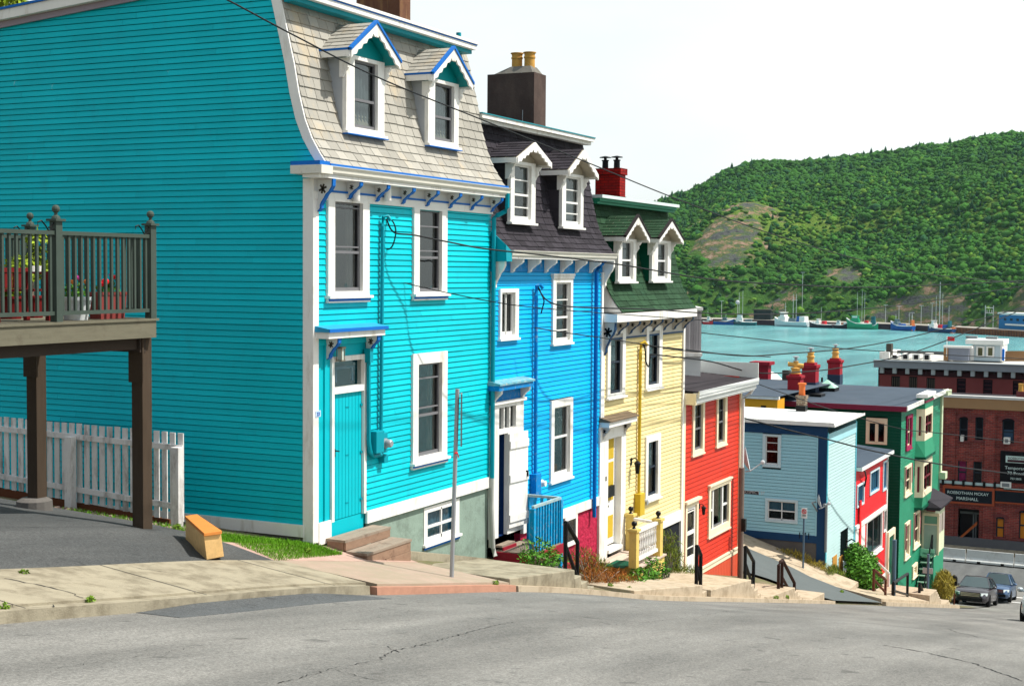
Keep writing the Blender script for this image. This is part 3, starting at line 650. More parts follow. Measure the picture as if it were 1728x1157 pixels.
# footway of the side street round the pale blue house
strip('side_footway', 49.95, 52.15, 11.2, 40, 0, CONCP, n=8, k=40, skirt=.16, zf=lambda s, p: landf(51, p)-.02+.10)
strip('corner_footway', 50.0, 59.8, KB+.02, 12.3, 0, CONCP, n=24, zf=lambda s, p: zc(s)+.12+(p-KB)*.16)
terrace(59.9, 61.6, (-13.25, -13.35), p1=12.3, steps=4, drop=.8, name='pavement_terrace')
terrace(62.9, 65.0, (-14.38, -14.5), p1=12.3, steps=4, drop=.8, name='pavement_terrace')
strip('lower_footway', 67.2, 80, 11.63, 12.3, 0, CONC, n=24, zf=lambda s, p: zc(s)+.06)
# ================================================================== 1. the turquoise house
P1 = 12.45; S1 = 18.47; E1 = 24.55
H1 = thing('mansard_house', 'large turquoise clapboard house with pale grey shingled mansard, topmost of the row', 'house', (21.5, 15, -4.5), 'row houses stepping down the hill')
prof1 = [(12.15, 1.58), (12.30, 1.78), (12.45, 2.02), (12.58, 2.32), (12.69, 2.72), (12.78, 3.18), (12.90, 3.66), (13.03, 4.17), (13.05, 4.22)]
yb1 = lambda z: interp([(b, a) for a, b in prof1], z)
TOPZ = 4.42
def gable_z(p): return interp([(13.08, 4.50), (15.8, 4.40), (18.93, 4.13), (22.6, 3.75)], p)
# uphill gable wall: clapboards clipped to the sweep of the mansard
def clip1(z):
    lo = 12.50 if z < 1.60 else (yb1(z)+.06 if z < 4.2 else 13.1+(z-4.2)*4.5)
    hi = 22.6 if z < 3.90 else interp([(3.90, 22.6), (4.24, 18.93), (4.49, 15.8), (4.56, 14.9)], z)
    return lo, hi
siding('gable_wall', 'S', S1, 0, 0, -4.0, 4.56, TURQ, H1, uclip=clip1, seed=2)
m = MB('S', S1); m.box(12.47, 22.6, -.10, .005, -4.9, -4.19); m.obj('foundation', CONCD, H1)
m = MB('S', S1); m.box(12.60, 22.6, .0, .045, -4.19, -4.0); m.obj('base_board', WHITE, H1)
# plain hidden walls close the block
m = MB(); m.box(E1-.02, E1+.0, 12.5, 22.6, -5.6, 1.6); 
for k in range(len(prof1)-1):
    (a, b), (c, d) = prof1[k], prof1[k+1]; m.hexa([(E1-.02, a+.03, b), (E1, a+.03, b), (E1, 22.6, b), (E1-.02, 22.6, b), (E1-.02, c+.03, d), (E1, c+.03, d), (E1, 22.6, d), (E1-.02, 22.6, d)])
m.box(S1, E1, 22.58, 22.6, -5.6, 3.75); m.obj('rear_walls', TURQ2, H1)
m = MB(); m.poly([(S1-.02, 12.7, 4.33), (E1-.1, 12.7, 4.33), (E1-.1, 14.6, 4.76), (S1-.02, 14.6, 4.76)]); m.poly([(S1-.02, 14.6, 4.76), (E1+.02, 14.6, 4.76), (E1+.02, 22.8, 4.08), (S1-.02, 22.8, 4.08)]); m.obj('flat_roof', FLATR, H1)
# rake board along the falling roof on the uphill side
m = MB('S', S1)
m.hexa([(14.6, .02, 4.570), (22.7, .02, 3.930), (22.7, .16, 3.930), (14.6, .16, 4.570), (14.6, .02, 4.730), (22.7, .02, 4.090), (22.7, .16, 4.090), (14.6, .16, 4.730)]); rk = m.obj('rake_board', WHITE, H1)
m = MB('S', S1); m.hexa([(14.6, .0, 4.732), (22.7, .0, 4.092), (22.7, .19, 4.092), (14.6, .19, 4.732), (14.6, .0, 4.770), (22.7, .0, 4.130), (22.7, .19, 4.130), (14.6, .19, 4.770)]); m.obj('rake_edge', BLUET, rk)
m = MB('S', S1); m.hexa([(14.6, .022, 4.470), (22.6, .022, 3.820), (22.6, .06, 3.820), (14.6, .06, 4.470), (14.6, .022, 4.568), (22.6, .022, 3.928), (22.6, .06, 3.928), (14.6, .06, 4.568)]); m.obj('rake_moulding', pm('mauve_trim', (.30, .25, .30), .5, .05), rk)
# front wall
W = {}
W['a'] = (wn(549.9, 333.7, 499, 619.4), wn(561.2, 339.7, 491.6, 608.3))
W['b'] = (wn(695, 349.4, 496, 751), wn(704.3, 353.3, 492.3, 742))
W['c'] = (wn(693.2, 597.3, 781.5, 751), wn(702.3, 614.8, 771.2, 741.9))
DR = wn(558.8, 602.4, 881, 616.9)
zb_trim = -4.02
op = [r for r, g in W.values()]+[(18.6, DR[1]+.02, -9, onP(570, 578).z)]
siding('front_wall', 'F', P1, S1+.10, E1-.0, zb_trim, 1.13, TURQ, H1, openings=op, seed=4)
# frieze, brackets, cornice
m = MB('F', P1); m.box(S1-.01, E1+.03, -.03, .035, 1.085, 1.21); m.obj('frieze_board', WHITE, H1)
m = MB('F', P1); m.box(S1, E1+.03, -.03, .02, 1.21, 1.44); m.obj('frieze', pm('pale_grey_paint', (.62, .64, .64), .5, .04), H1)
m = MB('F', P1); m.box(S1+.16, E1, .021, .05, 1.213, 1.243); m.obj('frieze_bead', BLUET, H1)
for k in range(8):
    u = S1+.12+k*(E1-S1-.18)/7
    bracket(H1, 'F', P1, u, .07, 1.395, .50 if k == 0 else .27, .27 if k else .30, pm('pale_grey_paint', 0), BLUET, CURT)
m = MB('F', P1); m.box(S1-.28, E1+.02, .0, .30, 1.40, 1.455); cn = m.obj('cornice', WHITE, H1)
# half-round gutter that turns back round the corner
m = MB(); gp = [(0.0, 1.60), (.02, 1.60), (.02, 1.71), (.05, 1.745), (.10, 1.745), (.13, 1.70), (.13, 1.625), (.09, 1.60)]
g = MB('F', P1); pr = [(.24, 1.457), (.32, 1.457), (.345, 1.49), (.35, 1.54), (.38, 1.575), (.38, 1.583), (.24, 1.583)]
g.prism(pr, S1-.015, E1+.14, 'u'); g.obj('gutter', pm('cream_gutter', (.68, .66, .58), .45, .06, 4, dirt=((.4, .36, .28), .25, 3, (.4, 4, 4))), H1, smooth=False)
g = MB('S', S1); g.box(12.072, 12.64, .018, .33, 1.457, 1.585); g.obj('cornice_return', pm('cream_gutter', 0), cn)
g = MB('S', S1); g.box(12.12, 12.66, .02, .30, 1.587, 1.65); g.obj('return_flashing', BLUET, cn)
g = MB('F', P1); g.box(S1-.02, E1+.08, .305, .345, 1.584, 1.622); g.obj('drip_edge', BLUET, H1)
for px in (604, 657):
    q = onP(px, 325, 12.3); m = MB(); m.lathe((q.x, 12.33, q.z-.14), [(.055, 0), (.06, .01), (.06, .26), (.05, .28)], 14); lf = m.obj('soffit_light', WHITE, H1, smooth=True)
# corner boards
m = MB(); m.box(S1-.022, S1+.0, P1-.02, P1+.17, -4.32, 1.40); m.box(S1, S1+.13, P1-.022, P1+.0, -4.28, 1.084); m.obj('corner_board', WHITE, H1)
# door surround
u0, u1, z0, z1 = DR; tz = onP(563.5, 664).z
m = MB('F', P1); m.box(S1+.14, u0-.0, -.10, -.02, -4.25, onP(560, 578).z+.1); m.box(u1, u1+.16, -.10, -.02, -4.0, onP(560, 578).z+.02); m.box(u0-.02, u1+.02, -.10, -.04, z1, onP(560, 578).z+.1)
m.box(S1+.33, S1+.40, -.02, .005, -4.0, onP(560, 578).z); m.box(u0, u1+.05, -.10, -.03, -4.3, z0); m.obj('door_surround', TURQ2, H1)
m = MB('F', P1); m.box(u0, u0+.07, -.12, .02, z0, z1); m.box(u1-.07, u1, -.12, .02, z0, z1); m.box(u0+.07, u1-.07, -.12, .018, z1-.08, z1); m.box(u0+.07, u1-.07, -.12, .016, tz-.01, tz+.09)
m.box(u0-.0, u1+.12, -.12, .025, -9+5.0, -9+5.0+.001) if False else None
df = m.obj('door_frame', WHITE, H1)
d = MB('F', P1); n = 9
for k in range(n): a = u0+.073+(u1-u0-.146)*k/n; b = u0+.073+(u1-u0-.146)*(k+1)/n; d.box(a+.004, b-.004, -.06, -.03, z0+.01, tz-.015)
d.box(u0+.073, u1-.073, -.08, -.062, z0+.01, tz-.015)
dd = d.obj('door', TURQ2, H1, bevel=.004)
h = MB('F', P1)
for fz in (.12, .5, .88): zz = z0+(tz-z0)*fz; h.box(u1-.13, u1-.04, -.025, -.012, zz-.02, zz+.02); h.box((u0+u1)/2-.05, (u0+u1)/2+.05, -.028, -.02, zz-.006, zz+.006)
h.obj('hinge', TURQ3, dd); h = MB('F', P1); h.box(u0+.08, u0+.11, -.03, .01, z0+1.05, z0+1.17); h.tube([h.tf(0, 0, 0) and (u0+.095, .01, z0+1.14), (u0+.20, .02, z0+1.12)], .012, 6); h.obj('handle', BLACKM, dd)
g = MB('F', P1); g.quad((u0+.07, -.05, tz+.09), (u1-.07, -.05, tz+.09), (u1-.07, -.05, z1-.08), (u0+.07, -.05, z1-.08)); g.obj('pane', GLASS, df)
r = MB('F', P1); r.box(u0+.02, u1-.02, -.55, -.13, tz, z1-.02); r.obj('room', ROOM, df)
g = MB('F', P1); a, b = u0+.28, u1-.22; z_ = z1-.18; t_ = tz+.16
g.box(a, a+.04, -.128, -.10, t_, z_); g.box(b-.04, b, -.128, -.10, t_, z_); g.box(a+.04, b-.04, -.128, -.10, z_-.04, z_); g.obj('inner_door_trim', pm('slate_blue_paint', (.05, .10, .18), .5, .05), df)
# door hood
hz = onP(553, 572, P1-.26).z; hu0 = onP(531, 560, P1).x; hu1 = onP(650, 560, P1-.26).x
m = MB('F', P1); m.box(hu0, hu1, .0, .26, hz, hz+.10); hd = m.obj('door_hood', WHITE, H1)
m = MB('F', P1); m.hexa([(hu0-.03, -.0, hz+.102), (hu1+.04, -.0, hz+.102), (hu1+.04, .29, hz+.102), (hu0-.03, .29, hz+.102), (hu0-.03, -.0, hz+.20), (hu1+.04, -.0, hz+.20), (hu1+.04, .29, hz+.15), (hu0-.03, .29, hz+.15)]); m.obj('hood_roof', pm('sunlit_blue_felt', (.03, .30, .52), .5, .08, 3), hd)
m = MB('F', P1); m.box(hu0-.035, hu1+.045, .291, .303, hz+.098, hz+.152); m.obj('hood_edge', BLUET, hd)
for u in (u0-.11, u1+.04): bracket(H1, 'F', P1, u, .07, hz-.002, .34, .22, pm('pale_grey_paint', 0), BLUET, CURT)
# lantern under the hood
m = MB('F', P1); lx = u0+.12; lz = hz-.28; m.box(lx-.01, lx+.01, 0, .10, lz+.16, lz+.18); m.box(lx-.06, lx+.06, .04, .16, lz+.10, lz+.13); m.box(lx-.055, lx+.055, .045, .155, lz-.10, lz-.08)
for a, b in ((-.05, .05), (.04, .05), (-.05, .14), (.04, .14)): m.box(lx+a, lx+a+.01, b, b+.01, lz-.08, lz+.10)
ln = m.obj('lantern', pm('old_brass', (.16, .14, .10), .4, .1), H1); m = MB('F', P1); m.box(lx-.035, lx+.035, .065, .135, lz-.08, lz+.10); m.obj('lantern_glass', pm('frosted_glass', (.45, .50, .45), .2, .05), ln)
# windows
window(H1, 'F', P1, *W['a'], line=BLUET, curtain=CURT, csides='B', apron=.07, apronm=WHITE, rail=.44, extra_rails=(.94, .50))
window(H1, 'F', P1, *W['b'], line=BLUET, curtain=None, apron=.07, rail=.42, extra_rails=(.80, .50))
window(H1, 'F', P1, *W['c'], line=BLUET, curtain=CURT, csides='B', apron=.07, rail=.44, extra_rails=(.84, .52), cap=.0)
# plain board and stucco basement
m = MB('F', P1); m.box(u1+.002, E1+.0, .0, .04, -4.205, -4.0); m.obj('water_table', WHITE, H1)
m = MB('F', P1); m.box(S1+.14, u0-.03, .0, .03, -4.33, -3.98); m.obj('plinth_block', WHITE, H1)
bw = (wn(713, 857, 919, 772.4, 12.5), wn(717, 862, 913, 766, 12.5))
bz = -4.207
m = MB('F', P1); x0, x1, y0, y1 = bw[0]; b0, b1 = u1+.0, E1-.01
m.box(b0, x0, -.20, -.03, -6.6, bz); m.box(x1, b1, -.20, -.03, -6.6, bz); m.box(x0, x1, -.20, -.03, -6.6, y0); m.box(x0, x1, -.20, -.03, y1, bz) if y1 < bz else None
m.obj('stucco_basement', STUCCO, H1)
window(H1, 'F', P1, *bw, curtain=CURTB, csides='F', sash=SASHW, proud=-.015, sill=.05, muntins=1, rail=.46, name='basement_window', apron=.05, apronm=BLUET)
# pipes, meter
pp = MB(); c0 = onP(645, 366, 12.40); c1 = onP(641, 728, 12.40); pp.tube([(c0.x+.10, 12.30, c0.z-.06), (c0.x+.06, 12.33, c0.z+.02), (c0.x, 12.38, c0.z), (c0.x, 12.39, c0.z-.15), (c1.x+.02, 12.39, c1.z)], .032, 8); pp.obj('conduit', TURQ3, H1, smooth=True)
a = onP(621, 606, 12.40); b = onP(622, 745, 12.40); c = onP(642, 766, 12.40)
pp = MB(); pp.tube([(a.x, 12.39, a.z), (a.x, 12.38, b.z), (a.x+.03, 12.37, b.z-.16), (a.x+.12, 12.37, c.z), (c.x, 12.37, c.z)], .036, 8); pp.box(a.x-.05, a.x+.05, 12.33, 12.44, a.z-.05, a.z+.18); pp.obj('cable_pipe', TURQ3, H1, smooth=True)
a = onP(635.5, 728, 12.28); b = onP(647, 763, 12.28); mb = MB(); mb.box(a.x, b.x+.03, 12.28, 12.44, b.z, a.z); mbx = mb.obj('meter_box', TURQ3, H1, bevel=.01)
q = onP(657, 748, 12.27); mb = MB(); mb.box(b.x+.03, q.x+.10, 12.36, 12.44, q.z-.16, q.z+.18); mb.box(q.x-.06, q.x+.07, 12.33, 12.44, q.z-.33, q.z-.19); mb.obj('service_box', TURQ3, mbx, bevel=.01)
mb = MB(); mb.lathe((q.x, 12.36, q.z), [(.085, 0), (.085, -.03), (.07, -.035), (.068, -.12), (.05, -.14)], 14, ax=1); mb.obj('electric_meter', GALV, mbx, smooth=True)
# downpipe
e = onP(853, 330, 12.15); dp = [(E1+.06, 12.12, 1.48), (E1+.07, 12.13, 1.22), (E1+.06, 12.17, 1.14), (E1+.03, 12.33, 1.06), (E1-.02, 12.37, 1.02), (E1-.02, 12.37, -4.02)]
downpipe(H1, dp, .045, TURQ3); downpipe(H1, [(E1-.02, 12.37, -4.02), (E1-.02, 12.38, -4.6), (E1+.02, 12.36, -5.40), (E1+.0, 12.30, -5.55)], .045, pm('grey_pipe', (.45, .46, .43), .5, .08, 4), 'downpipe_foot')
# fence of the top cornice
t0 = onP(590, 3, 12.85); m = MB('F', 12.95); m.box(S1-.02, E1-.17, .0, .26, 4.21, 4.29); tc_ = m.obj('top_fascia', WHITE, H1)
m = MB('F', 12.95); m.box(S1-.03, E1-.16, -.1, .27, 4.291, 4.312); m.obj('fascia_line', BLUET, tc_); m = MB('F', 12.95); m.box(S1-.04, E1-.14, -.1, .29, 4.313, 4.36); m.obj('fascia_cap', WHITE, tc_)
m = MB('F', 12.95); m.box(S1+.02, E1-.18, -.05, .16, 4.14, 4.209); m.obj('soffit_moulding', TURQ3, tc_)
mansard('mansard_roof', prof1, S1+.0, E1+.06, SHG, H1, expo=.175, tab=.27, seed=5)
# sweep board on the corner of the mansard
m = MB('S', S1)
for (a, b), (c, d) in zip(prof1, prof1[1:]): m.hexa([(a+.0, -.02, b), (a+.17, -.02, b), (a+.17, .035, b), (a, .035, b), (c, -.02, d), (c+.17, -.02, d), (c+.17, .035, d), (c, .035, d)])
m.obj('sweep_board', WHITE, H1)
m = MB(); m.poly([(E1+.05, y, z) for y, z in prof1]+[(E1+.05, 13.6, 4.22), (E1+.05, 13.6, 1.6)]); m.obj('mansard_end', TURQ3, H1)
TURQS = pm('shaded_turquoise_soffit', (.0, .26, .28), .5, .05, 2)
PD1 = 12.50
for rect, gl, ap in (((580.5, 90, 219.5, 645), (594.5, 92, 214.5, 634), (633, 40)), ((719, 130, 241, 770.5), (730.5, 133, 236, 763), (765, 83))):
    r = wn(*rect[:3], rect[3], PD1); gg = wn(*gl[:3], gl[3], PD1); a = onP(*ap, PD1-.22).z; cx = (r[0]+r[1])/2
    dormer(H1, PD1, (r[0], r[1], r[2], r[3]-.0), (gg[0], gg[1], gg[2], r[3]-.06), r[3]+.02, a, yb1, SHG, frame=WHITE, edge=BLUET, cheek=pm('grey_cheek_boards', (.40, .42, .44), .8, .08, 2), over=.22, ohs=.17, curtain=CURTW, csides='F', sillm=BLUET, soffit=TURQS, valance=.15, seed=9, rail=.42)
# chimney on the ridge and vent pipe
a = onS(601, 10, 23.0); m = MB(); c0 = at(601, 12, 26.5); c1 = at(672, 12, 28.2)
m.box(23.4, 23.8, 13.82, 14.78, 4.3, 6.1); ch = m.obj('chimney', pm('rusty_render', (.16, .075, .045), .95, .25, 3, bump=.6, bs=18, dirt=((.40, .24, .10), .4, 2, (3, 3, .3))), H1); m = MB(); m.box(23.35, 23.85, 13.78, 14.82, 6.1, 6.22); m.obj('chimney_cap', CONC, ch)
m = MB(); v = onP(774, 66, 13.3); m.tube([(v.x, 13.3, 4.5), (v.x, 13.3, v.z+.12)], .05, 10); m.obj('vent_pipe', TURQ3, H1)
# house number plate on the corner board
m = MB('F', P1); q = onP(532, 698); m.box(q.x-.03, q.x+.11, .023, .03, q.z-.05, q.z+.05); npl = m.obj('number_plate', pm('pale_blue_enamel', (.45, .60, .80), .3, .02), H1)
bounce_text('33', .085, BLUET, 'number', npl, (q.x-.005, P1-.033, q.z-.032), (1, 0, 0), (0, 0, 1))

# ================================================================== 2. the sky-blue house
P2 = 12.45; A2 = E1+.04; B2 = 30.20; EZ2 = .36
H2 = thing('mansard_house', 'sky-blue clapboard house with black shingled mansard and an open white door', 'house', (27.4, 15, -5.8), 'row houses stepping down the hill')
prof2 = [(12.15, .38), (12.30, .52), (12.46, .75), (12.60, 1.03), (12.70, 1.41), (12.79, 1.84), (12.88, 2.32), (12.97, 2.75), (13.0, 2.92)]
yb2 = lambda z: interp([(b, a) for a, b in prof2], z)
W2 = {'s': (wn(840.8, 487.3, 571.6, 871.8), wn(843.5, 493.6, 565.5, 866)), 't': (wn(930.1, 465.5, 580, 963.3), wn(935.5, 476.5, 575.7, 959.7)), 'l': (wn(927, 676.5, 813.5, 963.1), wn(932, 687.8, 803.5, 958.7))}
D2 = wn(826, 684, 902, 879.6); zt2 = -5.36; y17 = onP(945, 865)
bt = (onP(950, 882).z, onP(1010, 840).z)
siding('front_wall', 'F', P2, A2+.0, B2, -5.16, -.02, SKYB, H2, openings=[r for r, g in W2.values()]+[(A2-.1, D2[1], -9, D2[3]+.02)], seed=8)
siding('wall_below_hood', 'F', P2, D2[1]+.02, B2-.001, -5.161-.0975*1, -5.162, SKYB, H2, seed=8) if False else None
m = MB('F', P2); m.box(A2, B2, -.03, .012, -.02, .30); m.obj('frieze', SKYB2, H2)
for k in range(8):
    u = A2+.06+k*(B2-A2+.0)/7; bracket(H2, 'F', P2, u, .08, .235, (.62 if k in (0, 7) else .27), .28, WHITE)
m = MB('F', P2); m.box(A2+.20, B2+.02, .0, .31, .24, .275); m.obj('cornice', WHITE, H2)
g = MB('F', P2); g.prism([(.22, .277), (.32, .277), (.345, .31), (.35, .36), (.38, .39), (.38, .40), (.22, .40)], A2+.22, B2+.06, 'u'); g.obj('gutter', pm('cream_gutter', 0), H2)
m = MB('F', P2); m.hexa([(A2-.03, -.05, .18), (A2+.22, -.05, .18), (A2+.22, .34, .18), (A2-.03, .34, .18), (A2-.03, -.05, .80), (A2+.02, -.05, .80), (A2+.22, .33, .38), (A2-.03, .33, .50)]); m.obj('party_wall_cheek', TURQ3, H2)
m = MB('F', P2); m.box(A2-.0, A2+.09, -.02, .04, -5.4, -.02); m.box(B2-.07, B2+.03, -.02, .04, -6.9, -.02); m.obj('corner_board', WHITE, H2)
m = MB('F', P2); m.box(D2[1]+.02, B2-.07, -.02, .045, -5.36, -5.16); m.obj('water_table', WHITE, H2)
m = MB('F', P2); m.box(D2[1]+.0, B2-.071, -.15, -.01, -7.4, -5.361); m.obj('crimson_basement', CRIMS, H2)
bw2 = (wn(947.5, 872, 924, 968.5, 12.5), wn(952, 878, 918, 963.5, 12.5))
x0, x1, y0, y1 = bw2[0]; m = MB('F', P2); m.box(x0, x1, -.0, .03, y0, min(y1, -5.362)); m.box(x0+.08, x1-.08, .031, .034, y0+.08, min(y1, -5.362)-.08)
m2 = MB('F', P2); t = .09; z1_ = min(y1, -5.362); m2.box(x0, x0+t, 0, .04, y0, z1_); m2.box(x1-t, x1, 0, .04, y0, z1_); m2.box(x0+t, x1-t, 0, .04, z1_-t, z1_); m2.box(x0+t, x1-t, 0, .04, y0, y0+t); bwf = m2.obj('basement_window', WHITE, H2)
m = MB('F', P2); m.quad((x0+t, .012, y0+t), (x1-t, .012, y0+t), (x1-t, .012, z1_-t), (x0+t, .012, z1_-t)); m.obj('pane', GLASS, bwf); m = MB('F', P2); m.quad((x0+t, .004, y0+t), (x1-t, .004, y0+t), (x1-t, .004, z1_-t), (x0+t, .004, z1_-t)); m.obj('room', ROOM, bwf)
window(H2, 'F', P2, *W2['s'], curtain=CURTG, csides='L', sash=SASHW, rail=0, muntins=1, sill=.03)
window(H2, 'F', P2, *W2['t'], curtain=CURT, csides='F', sash=SASHW, cap=.03, rail=.40, extra_rails=(.70, .18), sill=.03)
window(H2, 'F', P2, *W2['l'], curtain=CURT, csides='T', sash=SASHW, cap=.0, rail=.55, sill=.03)
# doorway with a white storm door standing open
u0, u1, z0, z1 = D2; oL, oR, oT = onP(838.3, 800).x, onP(853.5, 800).x, onP(867.5, 700).x; tz = onP(838, 733.4).z; tb = onP(838, 725).z; tt = onP(838, 688.5).z
m = MB('F', P2); m.box(u0+.02, oL, -.04, .045, z0-.1, z1); m.box(oR, u1, -.04, .045, z0-.1, tb-.001); m.box(oT, u1, -.04, .045, tb, z1); m.box(oL, oT, -.04, .043, tt, z1); m.box(oL, oR-.001, -.04, .043, tz, tb-.001)
for k in (1, 2): x = oL+(oT-oL)*k/3; m.box(x-.02, x+.02, -.06, .03, tb, tt)
m.box(u0-.0, u1+.03, .046, .10, z1+.001, z1+.06)
df = m.obj('door_frame', WHITE, H2)
m = MB('F', P2); m.quad((oL, -.03, tb), (oT, -.03, tb), (oT, -.03, tt), (oL, -.03, tt)); m.obj('pane', GLASS, df)
m = MB('F', P2); m.box(oL-.01, oR+.01, -1.6, -1.55, z0-.1, tt); m.box(oL-.02, oL-.01, -1.6, -.04, z0-.1, tt); m.box(oR+.01, oR+.02, -1.6, -.04, z0-.1, tt); m.box(oL-.02, oR+.02, -1.6, -.04, tt, tt+.02); m.box(oL-.02, oR+.02, -1.6, -.04, z0-.12, z0-.1); m.obj('hallway', pm('deep_blue_hall', (.004, .03, .12), .8, .1), df)
ang = R(5); L_ = .72; zl, zh = z0+.02, tz-.02; hx = oR+.01; th = .04
def leaf_pt(a, t, z): return (hx+a*math.cos(ang)*1.0-t*math.sin(ang)*-1*0-t*math.sin(ang), .05+a*math.sin(ang)+t*math.cos(ang), z)
m = MB('F', P2)
def lbox(m, a0, a1, t0, t1, za, zb): m.hexa([leaf_pt(a0, t0, za), leaf_pt(a1, t0, za), leaf_pt(a1, t1, za), leaf_pt(a0, t1, za), leaf_pt(a0, t0, zb), leaf_pt(a1, t0, zb), leaf_pt(a1, t1, zb), leaf_pt(a0, t1, zb)])
lbox(m, 0, L_, 0, .03, zl, zh)
for a, b in ((.06, .14), (.48, .56), (.84, .92)): zz0 = zl+(zh-zl)*a; zz1 = zl+(zh-zl)*b; lbox(m, .0, L_, .031, .055, zz0, zz1)
dl = m.obj('door', WHITE, H2); m = MB('F', P2); zz = zl+(zh-zl)*.55; lbox(m, L_-.08, L_-.05, .031, .08, zz-.07, zz+.05); m.obj('handle', BLACKM, dl)
hz = onP(838, 661, 12.2).z; a = onP(823, 655, 12.45).x; b = onP(900, 655, 12.2).x
m = MB('F', P2); m.box(a, b, 0, .25, hz, hz+.10); hd = m.obj('door_hood', SKYB2, H2)
m = MB('F', P2); m.hexa([(a-.02, 0, hz+.102), (b+.03, 0, hz+.102), (b+.03, .28, hz+.102), (a-.02, .28, hz+.102), (a-.02, 0, hz+.19), (b+.03, 0, hz+.19), (b+.03, .28, hz+.14), (a-.02, .28, hz+.14)]); m.obj('hood_roof', pm('peeling_blue_felt', (.12, .34, .42), .9, .3, 6, dirt=((.55, .5, .42), .4, 8)), hd)
for u in (u0+.10, u1-.06): bracket(H2, 'F', P2, u, .09, hz-.002, .28, .21, WHITE)
m = MB('F', P2); m.box(u0, u1+.02, -.02, .02, z1+.001, hz); m.obj('hood_panel', SKYB2, H2)
a = onP(905, 482, 12.38); b = onP(903.5, 800, 12.38)
m = MB(); m.tube([(a.x+.1, 12.28, a.z-.05), (a.x+.05, 12.31, a.z+.02), (a.x, 12.37, a.z), (a.x, 12.38, a.z-.2), (b.x, 12.38, b.z)], .04, 8); m.obj('conduit', SKYB2, H2, smooth=True)
m = MB(); m.box(b.x-.13, b.x+.13, 12.30, 12.44, b.z-.42, b.z+.02); mbx = m.obj('meter_box', SKYB2, H2, bevel=.01); m = MB(); m.lathe((b.x+.28, 12.40, b.z-.22), [(.08, 0), (.08, -.05), (.065, -.06), (.06, -.13)], 12, ax=1); m.obj('electric_meter', WHITE, mbx, smooth=True)
a = onP(1006, 462, 12.36); downpipe(H2, [(a.x+.14, 12.2, .26), (a.x+.05, 12.3, .12), (a.x, 12.35, .0), (onP(1003, 860, 12.36).x, 12.36, onP(1003, 872, 12.36).z)], .05, pm('strong_blue_metal', (.0, .13, .42), .4, .06, 3))
mansard('mansard_roof', prof2, A2, B2+.08, SHB, H2, expo=.15, tab=.26, seed=15)
m = MB(); m.poly([(B2+.07, y, z) for y, z in prof2]+[(B2+.07, 20, 2.92), (B2+.07, 20, .38)]); m.box(B2+.0, B2+.02, 12.5, 20, -7, .4); m.box(A2, B2+.07, 19.98, 20, -7, 2.9); m.obj('rear_walls', BLKST, H2)
m = MB(); m.poly([(A2, 12.9, 2.96), (B2+.07, 12.9, 2.96), (B2+.07, 20, 2.9), (A2, 20, 2.9)]); m.obj('flat_roof', FLATR, H2)
m = MB('F', 12.90); m.box(A2+.02, B2+.02, .0, .14, 2.88, 2.95); m.box(A2+.02, B2+.04, -.05, .22, 2.952, 3.03); tf_ = m.obj('top_fascia', WHITE, H2); m = MB('F', 12.90); m.box(A2, B2+.05, -.1, .24, 3.032, 3.055); m.obj('fascia_cap', pm('teal_flashing', (.02, .22, .26), .5), tf_)
for rect, gl, ap in (((858.5, 270, 374, 900.5), (865, 268, 369, 893.5), (893, 240)), ((945.5, 291, 382, 981.5), (952, 291, 377, 977), (978, 253))):
    r = wn(*rect[:3], rect[3], 12.45); gg = wn(*gl[:3], gl[3], 12.45); a = onP(*ap, 12.25).z
    dormer(H2, 12.45, r, (gg[0], gg[1], gg[2], r[3]-.06), r[3]+.03, a, yb2, SHB, frame=WHITE, cheek=SHB, over=.28, ohs=.22, curtain=CURTW, csides='F' if rect[0] > 900 else 'T', sash=SASHW, soffit=pm('cream_soffit', (.42, .38, .30), .6, .05), valance=.14, seed=21, rail=.45, extra=(.72, .22))
m = MB(); m.box(29.4, 30.04, 13.83, 15.02, 3.1, 4.5); m.obj('chimney', BROWNR, H2)
chb = bpy.data.objects.get('chimney.001'); 
m = MB(); m.hexa([(29.42, 13.88, 4.5), (30.0, 13.88, 4.5), (30.0, 14.86, 4.5), (29.42, 14.86, 4.5), (29.55, 14.0, 4.67), (29.9, 14.0, 4.67), (29.9, 14.5, 4.67), (29.55, 14.5, 4.67)]); m.obj('chimney_cap', pm('grey_mortar', (.16, .15, .13), .95, .2, 4, bump=.8, bs=12), chb)
for y_ in (14.10, 14.42): m = MB(); m.lathe((29.72, y_, 4.60), [(.125, 0), (.12, .26), (.135, .265), (.135, .30), (.12, .305), (.125, .37), (.15, .38), (.15, .40), (.02, .41)], 16); m.obj('chimney_pot', POT, chb, smooth=True)
m = MB(); m.tube([(29.37, 14.1, 3.3), (29.37, 14.1, 3.65)], .01, 5); m.tube([(29.37, 14.1, 3.4), (29.37, 14.0, 3.34), (29.37, 13.95, 3.2)], .012, 5); m.obj('cable_clip', GALV, chb)

